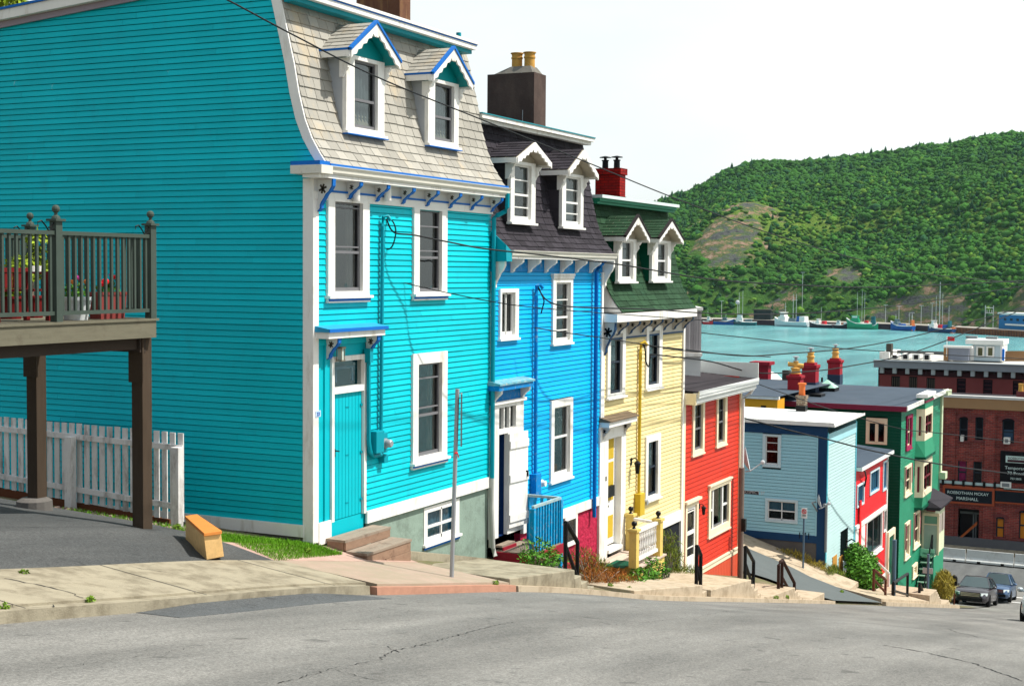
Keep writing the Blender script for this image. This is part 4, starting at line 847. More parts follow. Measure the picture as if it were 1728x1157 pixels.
# ================================================================== 3. the yellow house
A3 = 30.24; B3 = 35.82; P3 = 12.45
H3 = thing('mansard_house', 'pale yellow clapboard house with dark green shingled mansard and red brick chimney', 'house', (33, 15, -7), 'row houses stepping down the hill')
prof3 = [(12.12, -.94), (12.28, -.76), (12.48, -.45), (12.63, 0), (12.74, .45), (12.82, .9), (12.90, 1.35), (12.94, 1.60)]
yb3 = lambda z: interp([(b, a) for a, b in prof3], z)
W3 = {'a': (wn(1022.5, 556.3, 672, 1052.6), wn(1027.3, 563.6, 665, 1047.4)), 'b': (wn(1087.9, 551, 657, 1114.9), wn(1092, 558.4, 650.3, 1109.7)), 'c': (wn(1087.2, 737, 845.5, 1111.9), wn(1091, 746.8, 838, 1107.2))}
D3 = wn(1009, 727, 940, 1052.6)
siding('front_wall', 'F', P3, A3+.08, B3-.02, -6.32, -1.55, YEL, H3, pitch=.1, openings=[r for r, g in W3.values()]+[(A3-.1, D3[1], -9, D3[3]+.02)], seed=12)
m = MB('F', P3); m.box(A3, B3+.02, -.03, .02, -1.55, -1.16); m.obj('frieze', pm('warm_grey_paint', (.50, .47, .42), .5, .04), H3)
m = MB('F', P3); m.box(A3+.3, B3-.02, .021, .045, -1.59, -1.551); m.obj('frieze_bead', NAVY, H3)
for k in range(8): u = A3+.08+k*(B3-A3-.1)/7; bracket(H3, 'F', P3, u, .08, -1.17, .75 if k == 0 else .32, .30, pm('warm_grey_paint', 0), NAVY, BLACKM)
m = MB('F', P3); m.box(A3-.02, B3+.06, .0, .38, -1.16, -.965); m.obj('cornice', WHITE, H3)
m = MB('F', P3); m.box(A3, A3+.09, -.02, .04, -7.6, -1.5); m.box(B3-.03, B3+.10, -.02, .05, -7.9, -1.3); m.obj('corner_board', WHITE, H3)
m = MB('F', P3); m.box(D3[1]+.02, B3-.03, -.02, .045, -6.60, -6.32); m.obj('water_table', WHITE, H3)
m = MB('F', P3); m.box(D3[1], B3-.031, -.15, -.01, -8.6, -6.601); m.obj('black_basement', BLKST, H3)
window(H3, 'F', P3, *W3['a'], curtain=CURTW, csides='T', sash=SASHD, rail=.52, apron=0, sill=.05); window(H3, 'F', P3, *W3['b'], curtain=CURTW, csides='T', sash=SASHD, rail=.52, sill=.05); window(H3, 'F', P3, *W3['c'], curtain=CURTW, csides='T', sash=SASHD, rail=.52, sill=.05)
u0, u1, z0, z1 = D3; oL, oR = onP(1023, 830).x, onP(1045, 830).x; ot = onP(1023, 741).z; zf = onP(1023, 927).z
m = MB('F', P3); m.box(u0, oL, -.22, .045, zf-.3, z1); m.box(oR, u1, -.22, .045, zf-.3, z1); m.box(oL, oR, -.22, .043, ot, z1); m.box(oL-.02, oR+.02, -.2, .10, zf-.08, zf); df = m.obj('door_frame', WHITE, H3)
m = MB('F', P3); m.box(oL, oR, -.16, -.11, zf+.05, ot); d_ = m.obj('door', WHITE, H3); m = MB('F', P3); w_ = oR-oL
for a, b in ((.80, .98), (.42, .77), (.08, .28)): m.box(oL+.10*w_, oR-.16*w_, -.11, -.10, zf+(ot-zf)*a, zf+(ot-zf)*b)
m.obj('door_panels', YELD, d_); m = MB('F', P3); m.box(oL+.2*w_, oR-.3*w_, -.10, -.02, zf+(ot-zf)*.46, zf+(ot-zf)*.56); m.obj('letter_box', BLACKM, d_)
m = MB('F', P3); m.ball((oL+.3*w_, -.06, zf+(ot-zf)*.38), .03, 8); m.obj('handle', BLACKM, d_)
hz = onP(1028, 722, 12.2).z; a, b = onP(1010.5, 716, 12.45).x, onP(1076, 708, 12.2).x
m = MB('F', P3); m.box(a+.03, b-.03, 0, .25, hz, hz+.12); hd = m.obj('door_hood', WHITE, H3)
m = MB('F', P3); m.hexa([(a, 0, hz+.122), (b, 0, hz+.122), (b, .29, hz+.122), (a, .29, hz+.122), (a, 0, hz+.23), (b, 0, hz+.23), (b, .29, hz+.155), (a, .29, hz+.155)]); m.obj('hood_roof', pm('brown_hood_shingles', (.16, .12, .08), .9, .15, 5, dirt=((.07, .05, .04), .3, 6)), hd)
for u in (u0+.18, u1-.12): bracket(H3, 'F', P3, u, .08, hz-.002, .32, .21, pm('warm_grey_paint', 0), None, BLACKM)
m = MB('F', P3); m.box(u0, u1+.02, -.02, .02, z1+.001, hz); m.obj('hood_panel', WHITE, H3)
a = onP(1081, 580, 12.38); b = onP(1073, 835, 12.38); b.x = a.x
m = MB(); m.tube([(a.x+.12, 12.25, a.z-.04), (a.x+.06, 12.3, a.z+.05), (a.x, 12.37, a.z), (a.x, 12.38, a.z-.2), (b.x, 12.38, b.z)], .042, 8); m.obj('conduit', YELD, H3, smooth=True)
m = MB(); m.box(b.x-.15, b.x+.17, 12.28, 12.44, b.z-.52, b.z+.02); mbx = m.obj('meter_box', YELD, H3, bevel=.01); m = MB(); m.lathe((b.x+.34, 12.40, b.z-.25), [(.09, 0), (.09, -.05), (.07, -.06), (.065, -.13)], 12, ax=1); m.obj('electric_meter', GALV, mbx, smooth=True)
def wall_lamp(parent, x, z, P, mat=BLACKM, gm=None, s=1.0):
    m = MB('F', P); m.box(x-.04*s, x+.04*s, 0, .03, z-.02*s, z+.16*s); m.tube([(x, .02, z+.10*s), (x, .10*s, z+.16*s), (x, .18*s, z+.12*s)], .014*s, 6)
    m.lathe((x, .18*s, z), [(.02*s, .10*s), (.09*s, .04*s), (.09*s, .02*s), (.07*s, .0), (.05*s, -.20*s), (.03*s, -.22*s)][::-1], 8); l = m.obj('wall_lamp', mat, parent)
    m = MB('F', P); m.lathe((x, .18*s, z), [(.045*s, -.19*s), (.068*s, -.02*s)], 8); m.obj('lamp_glass', gm or pm('greenish_glass', (.20, .34, .22), .15, .1), l); return l
q = onP(1064, 783); wall_lamp(H3, q.x, q.z, P3, s=1.0)
mansard('mansard_roof', prof3, A3+.40, B3+.10, SHGR, H3, expo=.16, tab=.30, seed=25)
m = MB(); m.poly([(A3+.42, y, z) for y, z in prof3]+[(A3+.42, 16, 1.62), (A3+.42, 16, -1.02)]); m.poly([(B3+.09, y, z) for y, z in prof3]+[(B3+.09, 20, 1.60), (B3+.09, 20, -1.02)]); m.box(B3, B3+.02, 12.5, 20, -9, -1.0); m.box(A3, B3+.09, 19.98, 20, -9, 1.5); m.obj('rear_walls', WHITE, H3)
m = MB(); m.poly([(A3, 12.85, 1.66), (B3+.09, 12.85, 1.66), (B3+.09, 20, 1.58), (A3, 20, 1.58)]); m.obj('flat_roof', FLATR, H3)
m = MB('F', 12.86); m.box(A3+.3, B3+.0, .0, .14, 1.57, 1.63); m.box(A3+.3, B3+.03, -.05, .20, 1.632, 1.70); tf_ = m.obj('top_fascia', GREENC, H3); m = MB('F', 12.86); m.box(A3+.3, B3+.06, -.1, .26, 1.702, 1.775); m.obj('fascia_cap', pm('light_flashing', (.60, .72, .70), .4), tf_)
for rect, gl, ap in (((1040.5, 402, 475, 1071), (1047, 402, 471, 1066), (1069, 365)), ((1097.5, 405, 474, 1129.5), (1107.5, 405, 470, 1124), (1127, 372))):
    r = wn(*rect[:3], rect[3], 12.42); gg = wn(*gl[:3], gl[3], 12.42); a = onP(*ap, 12.2).z
    dormer(H3, 12.42, r, (gg[0], gg[1], gg[2], r[3]-.06), r[3]+.03, a, yb3, SHGR, frame=WHITE, cheek=GREEND, over=.28, ohs=.20, curtain=CURTW, csides='T', sash=SASHW, soffit=pm('cream_soffit', 0), valance=.14, seed=31, rail=.5, edge=pm('black_edge', (.02, .015, .015), .6))
m = MB(); m.box(35.0, 35.4, 13.95, 14.65, 1.5, 2.55); m.box(34.96, 35.44, 13.91, 14.69, 2.551, 2.72); c3 = m.obj('chimney', REDBR, H3)
m = MB(); m.box(34.98, 35.42, 13.93, 14.67, 1.5, 1.98); m.obj('chimney_flashing', BLACKM, c3)
for y_ in (14.12, 14.45): m = MB(); m.lathe((35.2, y_, 2.72), [(.085, 0), (.08, .20), (.10, .205), (.10, .23), (.04, .24), (.04, .28), (.16, .29), (.15, .31), (.02, .34)], 14); m.obj('flue_cowl', BLACKM, c3, smooth=True)
m = MB('F', P3); q = onP(1020.5, 806); bounce_text('15', .15, BLACKM, 'number', H3, (q.x-.12, P3-.05, q.z-.06), (1, 0, 0), (0, 0, 1))
# ================================================================== 4. the red house
A4 = 35.95; B4 = 41.15; P4 = 12.45
H4 = thing('flat_roofed_house', 'tomato red clapboard house with cream trim and dark flat roof beside the yellow house', 'house', (38.5, 15, -8.8), 'row houses stepping down the hill')
W4 = {'a': (wn(1167, 679, 768.5, 1186.5), wn(1170, 684, 760.6, 1183.4)), 'b': (wn(1207.5, 669, 753.5, 1224.6), wn(1209.8, 673.5, 748, 1221)), 'c': (wn(1194, 822, 906.5, 1230), wn(1197, 827.5, 894, 1227.5))}
D4 = wn(1154, 851, 968, 1175.5); zt4 = (onP(1185, 958).z+onP(1239.5, 923).z)/2
siding('front_wall', 'F', P4, A4+.10, B4-.12, zt4, -3.50, REDC, H4, pitch=.125, openings=[r for r, g in W4.values()]+[(D4[0]-.02, D4[1]+.02, -12, D4[3]+.02)], seed=22)
siding('front_wall_lower', 'F', P4, A4+.10, D4[0], zt4-1.0, zt4, REDC, H4, pitch=.125, seed=23)
m = MB('F', P4); m.box(D4[1]+.02, B4-.12, -.0, .03, zt4-.17, zt4); m.box(D4[1]+.02, B4-.10, -.0, .06, zt4-.03, zt4+.02); m.obj('water_table', CREAM, H4)
m = MB('F', P4); n = 26; a, b = D4[1], B4+.02
for k in range(n): m.box(a+(b-a)*k/n+.006, a+(b-a)*(k+1)/n-.006, -.03, .015, -10.3, zt4-.171)
m.box(a, b, -.1, -.031, -10.3, zt4-.171); m.obj('board_skirt', pm('tomato_red_boards', (.60, .085, .04), .5, .06, 2), H4)
m = MB('F', P4); m.box(A4-.02, A4+.10, -.02, .05, -9.6, -3.45); m.box(B4-.12, B4+.03, -.02, .05, zt4-.1, -3.45); m.obj('corner_board', CREAM, H4)
window(H4, 'F', P4, *W4['a'], frame=CREAM, curtain=CURT, csides='T', cap=.05, rail=.46, extra_rails=(.72,), sill=.02); window(H4, 'F', P4, *W4['b'], frame=CREAM, curtain=CURTW, csides='T', cap=.05, rail=.46, extra_rails=(.72,), sill=.02)
window(H4, 'F', P4, *W4['c'], frame=CREAM, curtain=CURTG, csides='B', cap=.05, rail=0, muntins=0, vbars=0, sill=.02)
g0, g1, h0, h1 = W4['c'][1]; m = MB('F', P4)
for t in (.20, .72): x = g0+(g1-g0)*t; m.box(x-.05, x+.05, -.06, -.0, h0, h1)
m.box(g0, g0+(g1-g0)*.2, -.06, -.005, h0+(h1-h0)*.45, h0+(h1-h0)*.45+.05); m.box(g0+(g1-g0)*.72, g1, -.06, -.005, h0+(h1-h0)*.45, h0+(h1-h0)*.45+.05); m.obj('mullions', SASHW, [o for o in H4.children if o.name.startswith('window')][-1])
u0, u1, z0, z1 = D4; m = MB('F', P4); m.box(u0, u0+.13, -.05, .05, z0-.3, z1); m.box(u1-.13, u1, -.05, .05, z0-.3, z1); m.box(u0+.13, u1-.13, -.05, .05, z1-.12, z1); m.box(u0-.08, u1+.08, -.02, .12, z1+.002, z1+.07); df = m.obj('door_frame', CREAM, H4)
m = MB('F', P4); a, b = u0+.13, u1-.13; hm = z0+(z1-z0)*.55; m.box(a, b, -.04, .0, z0-.3, z0+.40); m.box(a, a+.09, -.04, .0, z0+.4, z1-.12); m.box(b-.09, b, -.04, .0, z0+.4, z1-.12); m.box(a+.09, b-.09, -.04, .0, hm-.05, hm+.05); m.box(a+.09, b-.09, -.04, .0, z1-.22, z1-.12)
for t in (.28, .80): zz = z0+(z1-z0)*t+.1; m.box(a+.09, b-.09, -.035, -.01, zz-.012, zz+.012)
dd = m.obj('door', WHITE, H4); m = MB('F', P4); m.quad((a, -.03, z0+.4), (b, -.03, z0+.4), (b, -.03, z1-.12), (a, -.03, z1-.12)); m.obj('pane', GLASS, dd)
m = MB('F', P4); m.box(a, b, -.4, -.35, z0, z1); m.obj('room', ROOM, dd)
q = onP(1179, 857); wall_lamp(H4, q.x, q.z, P4, s=.8, gm=pm('white_lamp_glass', (.7, .7, .65), .3))
m = MB('F', P4); m.box(A4-.02, B4+.30, .0, .36, -3.50, -3.46); m.box(A4+.02, B4+.36, .26, .38, -3.459, -3.34); m.box(A4+.02, B4+.40, .28, .44, -3.339, -3.20); cn = m.obj('cornice', pm('pale_gutter', (.70, .72, .70), .5, .05, 3), H4)
m = MB('F', P4); m.box(A4-.04, A4+.02, -.1, .37, -3.52, -3.22); m.obj('cornice_end', CREAM, cn)
m = MB(); m.poly([(A4, 12.02, -3.17), (B4+.38, 12.02, -3.17), (B4+.38, 18.3, -2.72), (A4, 18.3, -2.72)]); fr_ = m.obj('flat_roof', FLATR, H4)
m = MB(); m.box(A4, B4+.38, 11.99, 12.02, -3.26, -3.15); m.box(B4+.36, B4+.40, 12.02, 18.3, -3.3, -2.70); m.obj('roof_edge', pm('pale_gutter', 0), fr_)
for (x0, x1, y, z) in ((36.2, 39.0, 15.2, -2.83), (36.1, 39.8, 17.2, -2.69), (36.0, 36.6, 13.6, -2.93)): m = MB(); m.box(x0, x1, y, y+.16, z-.0, z+.14); m.obj('roof_beam', CURT, fr_)
q = onZ(1179, 637, -2.5); m = MB(); m.box(37.6, 37.8, 17.0, 17.2, -2.8, -1.75); m.obj('vent_stack', BLACKM, fr_)
m = MB(); m.box(B4, B4+.02, 12.5, 18, -10.5, -3.1); m.box(A4, B4, 18, 18.02, -10, -2.7); m.obj('rear_walls', REDC, H4)
downpipe(H4, [(B4+.30, 12.1, -3.4), (B4+.2, 12.2, -3.6), (B4+.0, 12.36, -3.75), (B4+.0, 12.36, -9.0)], .05, pm('pale_gutter', 0))
# utility pole foot standing against its corner
# ================================================================== house behind with silvered boards, above the red roof
HB = thing('rear_house', 'narrow rear annexe of silvered vertical boards rising behind the red house roof', 'house', (38, 19, -4), None)
a = onS(1152, 525, 37.5); b = onS(1184, 600, 37.5); 
m = MB(); y1_, y0_ = 15.6, 14.4
q0 = at(1150, 530, 42); q1 = at(1184, 530, 42); q2 = at(1184, 594, 42)
L0 = Vector((q0.x, q0.y, 0)); L1 = Vector((q1.x, q1.y, 0)); n = 16; dx = (L1-L0)/n; nrm = Vector((dx.y, -dx.x, 0)).normalized()
for k in range(n):
    p = L0+dx*k; p2 = L0+dx*(k+1)*1.0; o = nrm*(.01 if k % 2 else .03); e = dx*.06
    m.hexa([(*(p+e+o).xy, q2.z), (*(p2-e+o).xy, q2.z), (*(p2-e-nrm*.06).xy, q2.z), (*(p+e-nrm*.06).xy, q2.z), (*(p+e+o).xy, q1.z+.1), (*(p2-e+o).xy, q1.z+.1), (*(p2-e-nrm*.06).xy, q1.z+.1), (*(p+e-nrm*.06).xy, q1.z+.1)])
m.obj('board_wall', WOODS, HB)
m = MB(); back = Vector((2.6*math.cos(TH), 2.6*math.sin(TH), 0)); c = [L0, L1, L1+back, L0+back]
def slab(m, c, z0, z1, g=0):
    cc = sum(c, Vector())/4; c = [q+(q-cc).normalized()*g for q in c]; m.hexa([(*q.xy, z0) for q in c]+[(*q.xy, z1) for q in c]); return m
slab(m, [q-nrm*.07 if i < 2 else q for i, q in enumerate(c)], q2.z-.02, q1.z+.08, -.05); m.obj('walls', WOODS, HB)
slab(MB(), c, q2.z-.13, q2.z-.03, .10).obj('base_board', WHITE, HB); slab(MB(), c, q1.z+.11, q1.z+.2, .12).obj('roof', WHITE, HB)
slab(MB(), c, -4.6, q2.z-.14, -.02).obj('lower_wall', pm('pale_grey_paint', 0), HB)

# ================================================================== 5. the pale blue house on the corner
S5 = 52.20; P5 = 12.45; B5 = 57.0; R5 = -5.62
H5 = thing('corner_house', 'pale blue corner house with white flat roof and navy trim beyond the side street', 'house', (54.5, 16, -11.3), None)
zb5 = onS(1392, 905, S5).z
W5 = {'a': (wnS(1287.2, 731.5, 787, 1318.5, S5), wnS(1292, 734.6, 783, 1313.6, S5)), 'b': (wnS(1291.6, 839.3, 879, 1346.8, S5), wnS(1295.8, 843.6, 875.8, 1342.6, S5))}
siding('side_wall', 'S', S5, P5+.33, 26, zb5, -6.02, PALEB, H5, pitch=.125, lip=.012, openings=[r for r, g in W5.values()], seed=31)
window(H5, 'S', S5, *W5['a'], curtain=WOODR, csides='T', sash=SASHW, rail=.46, sill=.0, frame=pm('pale_blue_trim', (.55, .68, .72), .5, .03), extra_rails=(.76,))
window(H5, 'S', S5, *W5['b'], curtain=CURTB, csides='T', sash=SASHW, rail=.5, muntins=1, sill=.0, frame=pm('pale_blue_trim', 0))
m = MB('S', S5); m.box(P5-.02, 26, .0, .03, zb5-.28, zb5); m.box(P5-.02, 26, .0, .05, -6.02, -5.66); m.obj('base_board', NAVY, H5)
m = MB('S', S5); m.box(P5+.0, P5+.33, -.02, .035, zb5-1.6, -6.02); m.obj('corner_board', NAVY, H5); m = MB('S', S5); m.box(P5+.33, P5+.38, -.02, .03, zb5, -6.02); m.obj('corner_trim', PALEB, H5)
m = MB('S', S5); m.box(P5+.02, 26, -.15, -.02, zb5-3.5, zb5-.281); m.obj('foundation', CONCD, H5)
m = MB('S', S5); m.tube([m.tf(P5+.45, .05, zb5+.48) and (S5-.05, P5+.5, zb5+.42), (S5-.05, 20, zb5+.42)], .03, 6); m.obj('service_pipe', GREYM, H5)
siding('front_wall', 'F', P5, S5+.02, B5, -11.6, -6.0, pm('white_blue_vinyl', (.44, .62, .62), .45, .03, 1), H5, pitch=.125, lip=.012, seed=33, openings=[(54.6, 55.9, -11.2, -10.0)])
m = MB('F', P5); m.box(S5-.02, S5+.10, -.02, .03, -12.4, -5.9); m.box(B5-.08, B5+.03, -.02, .03, -12, -5.9); m.obj('front_corner_trim', pm('aqua_trim', (.10, .48, .58), .5), H5)
m = MB('F', P5); m.box(S5+.1, B5-.08, 0, .03, -6.35, -5.95); m.obj('frieze', pm('aqua_shade_board', (.36, .66, .72), .5), H5)
m = MB('F', P5); m.box(S5, B5, -.15, -.01, -13.4, -11.6); m.obj('white_basement', WHITE, H5)
for (a, b) in ((1404, 1411), (1415, 1421)):
    x0, x1 = onP(a, 950).x, onP(b, 950).x; z0, z1 = onP(a, 975 if a < 1410 else 968).z, onP(a, 940).z; m = MB('F', P5); m.box(x0, x1, .0, .03, z0, z1); m.obj('cellar_hatch', pm('ochre_boards', (.48, .24, .05), .7, .12), H5)
q = onP(1428, 922); wall_lamp(H5, q.x, q.z, P5, s=2.0)
m = MB(); m.box(55.9, 56.9, 12.30, 12.44, onP(1440, 960).z, onP(1440, 918).z+.1); m.obj('entry_surround', WHITE, H5); m = MB(); m.box(55.8, 57.0, 12.1, 12.45, onP(1440, 958).z-.1, onP(1440, 954).z); m.obj('entry_ledge', pm('orange_red_paint', (.6, .10, .03), .6), H5)
m = MB(); m.poly([(S5-.2, P5-.30, -5.58), (B5+.1, P5-.30, -5.58), (B5+.1, 26, -5.50), (S5-.2, 26, -5.50)]); rf5 = m.obj('flat_roof', ROOFW, H5)
m = MB(); m.box(S5-.22, B5+.12, P5-.32, P5-.30, -5.65, -5.56); m.box(S5-.24, S5-.2, P5-.3, 26, -5.64, -5.49); m.obj('roof_edge', WHITE, rf5)
m = MB(); m.box(B5, B5+.02, P5, 26, -13, -5.6); m.box(S5, B5, 26, 26.02, -13, -5.6); m.obj('rear_walls', PALEB, H5)
# battered brick chimney at its back edge with one clay pot
q = onZ(1353, 684, -5.5); m = MB(); cx, cy = 56.6, 56.6*q.y/q.x
m.box(cx-.18, cx+.18, cy-.18, cy+.18, -5.6, -5.05); m.box(cx-.21, cx+.21, cy-.21, cy+.21, -5.05, -4.92)
ch = m.obj('chimney', brick_mat('battered_brick', '8c7a66', '5a3a30', 'a8a08c'), H5); m = MB(); m.box(cx-.19, cx+.19, cy-.19, cy+.19, -5.6, -5.33); m.obj('chimney_tar', BLACKM, ch)
m = MB(); m.lathe((cx, cy, -4.92), [(.13, 0), (.12, .18), (.13, .42), (.17, .43), (.17, .49), (.13, .50)], 14); m.obj('chimney_pot', POTO, ch, smooth=True)
# number figures by the corner
bounce_text('171', .34, BLACKM, 'house_number', H5, (S5-.03, P5+1.05, onS(1385, 911, S5).z), (0, -1, 0), (0, 0, 1))

# ================================================================== 6. the bright red shop
A6 = 57.05; B6 = 63.4; P6 = 12.45; T6 = -7.85
H6 = thing('small_shop', 'low bright red shop with display window between the pale blue and green houses', 'shop', (60, 15, -13.2), None)
def px_rect(xl, yt, yb, xr, P=12.45): return wn(xl, yt, yb, xr, P)
ws = [px_rect(1445, 819, 857, 1457), px_rect(1467, 796, 836, 1482.5), px_rect(1489, 779, 829, 1496.5)]; dsp = px_rect(1460.5, 880, 946, 1487); side_w = px_rect(1490, 860, 898, 1494.5)
siding('front_wall', 'F', P6, A6, B6, -13.2, T6, BRED, H6, pitch=.125, lip=.012, openings=ws+[dsp, side_w], seed=41)
for r in ws:
    window(H6, 'F', P6, r, (r[0]+.10, r[1]-.10, r[2]+.08, r[3]-.08), frame=pm('pale_blue_trim', 0), curtain=CURTB, csides='F', sash=pm('mid_blue_sash', (.06, .22, .38), .5), rail=0, muntins=3, sill=.0)
window(H6, 'F', P6, dsp, (dsp[0]+.1, dsp[1]-.1, dsp[2]+.12, dsp[3]-.08), frame=WHITE, curtain=None, sash=SASHG, rail=0, muntins=1, sill=.05, room=pm('sea_green_room', (.06, .16, .15), .9, .1))
window(H6, 'F', P6, side_w, (side_w[0]+.06, side_w[1]-.06, side_w[2]+.08, side_w[3]-.08), frame=WHITE, sash=SASHD, rail=.5, sill=.0)
m = MB('F', P6); m.box(A6, B6-.2, .0, .09, onP(1465, 877).z, onP(1465, 871).z); m.box(B6-.15, B6+.02, -.02, .05, -14.4, T6); m.box(A6, dsp[0]-.4, .0, .06, onP(1452, 930).z-.4, onP(1452, 888).z); m.obj('white_trim', WHITE, H6)
m = MB('F', P6); m.box(A6+.55, A6+.85, .05, .10, -12.3, -9.2); m.obj('red_pilaster', BRED, H6)
m = MB('F', P6); m.box(A6, B6+.0, -.3, -.05, -15, -13.2); m.box(A6, B6, .0, .04, -13.35, -13.2); m.obj('basement', WHITE, H6)
m = MB(); m.poly([(A6, P6-.25, T6+.10), (B6+.1, P6-.25, T6+.10), (B6+.1, 22, T6+.95), (A6, 22, T6+.95)]); rf6 = m.obj('flat_roof', SLATER, H6); m = MB('F', P6); m.box(A6, B6+.12, .0, .27, T6-.06, T6+.09); m.obj('roof_edge', pm('pale_gutter', 0), rf6)
m = MB(); m.box(B6, B6+.02, P6, 22, -15, T6+.1); m.box(A6, B6, 22, 22.02, -15, T6+.9); m.obj('rear_walls', BRED, H6)
m = MB(); q = onP(1447, 789); m.tube([(q.x, 12.3, q.z), (q.x+.5, 12.25, q.z-.2), (q.x+1.0, 12.3, q.z-.5), (q.x+1.1, 12.38, q.z-.9)], .035, 6); m.obj('service_cable', BLACKM, H6)

# ================================================================== 7. the tall green corner house
S7 = onP(1519, 800).x; P7 = 12.45; B7 = 77.4; T7 = -6.2
H7 = thing('green_house', 'tall emerald green house with bay windows, cream trim and wide blue-grey roof', 'house', (72, 18, -15.5), None)
def wall_strip(name, mat, u0, u1, z0, z1, ops=()): return siding(name, 'F', P7, u0, u1, z0, z1, mat, H7, pitch=.14, lip=.012, openings=ops, seed=51)
smw = [px_rect(1528, 702, 759, 1537), px_rect(1525.5, 788, 838, 1536.5), px_rect(1525.5, 884, 944, 1533.5), px_rect(1540.5, 866, 926, 1550.5), px_rect(1538.5, 955, 976, 1546)]
wall_strip('front_wall', GREENC, S7, B7, -16.6, T7, smw)
MAG = pm('magenta_shutter', (.30, .01, .07), .5, .05)
for i, r in enumerate(smw):
    window(H7, 'F', P7, r, (r[0]+.22, r[1]-.22, r[2]+.14, r[3]-.14), frame=CREAM if i else MAG, sash=CREAM, rail=.48, sill=.04, curtain=CURT, csides='F', proud=.07)
    if i < 4: m = MB('F', P7); m.box(r[0]+.0, r[0]+.10, .071, .09, r[2]+.5, r[3]); m.box(r[1]-.10, r[1], .071, .09, r[2]+.5, r[3]); m.obj('shutter', MAG, H7)
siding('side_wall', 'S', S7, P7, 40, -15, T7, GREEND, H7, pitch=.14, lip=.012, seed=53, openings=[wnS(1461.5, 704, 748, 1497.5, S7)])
sw = wnS(1461.5, 704, 748, 1497.5, S7); window(H7, 'S', S7, sw, (sw[0]+.12, sw[1]-.12, sw[2]+.06, sw[3]-.22), frame=CREAM, sash=CREAM, rail=0, muntins=1, sill=.0, room=DARK)
m = MB('S', S7); g0, g1 = sw[0]+.12, sw[1]-.12; mm = (g0+g1)/2; m.box(mm-.07, mm+.07, -.05, .03, sw[2]+.1, sw[3]-.28); m.obj('mullion', CREAM, H7)
m = MB('F', P7); m.box(S7-.02, B7+.0, -.02, .22, T7-.06, T7+.02); m.obj('soffit_board', pm('maroon_trim', (.20, .02, .05), .5), H7)
# roof seen from above, low slope back; front edge notched back over the bays
m = MB(); YB = 40; k = .004
m.poly([(S7-.35, P7-.30, T7+.12), (B7+.1, P7-.30, T7+.12), (B7+.1, YB, T7+.12+k*28), (S7-.35, YB, T7+.12+k*28)]); rf7 = m.obj('flat_roof', SLATER, H7)
m = MB(); m.box(S7-.37, B7+.12, P7-.34, P7-.30, T7-.05, T7+.16); m.obj('roof_edge', WHITE, rf7); m = MB(); m.box(S7-.40, S7-.35, P7-.30, YB, T7-.10, T7+.14); m.obj('side_roof_edge', pm('maroon_trim', 0), rf7)
m = MB(); m.box(B7, B7+.02, P7, YB, -18, T7); m.box(S7, B7, YB, YB+.02, -18, T7); m.obj('rear_walls', GREEND, H7)
m = MB('F', P7); m.box(B7-.30, B7+.10, .0, .10, -10.6, T7+.12); m.box(B7-.35, B7+.3, .0, .35, -10.8, -10.45); m.box(B7-.7, B7+.5, .0, .45, T7-.15, T7+.10); m.obj('end_pilaster', pm('pale_green_trim', (.55, .62, .42), .6, .1), H7)
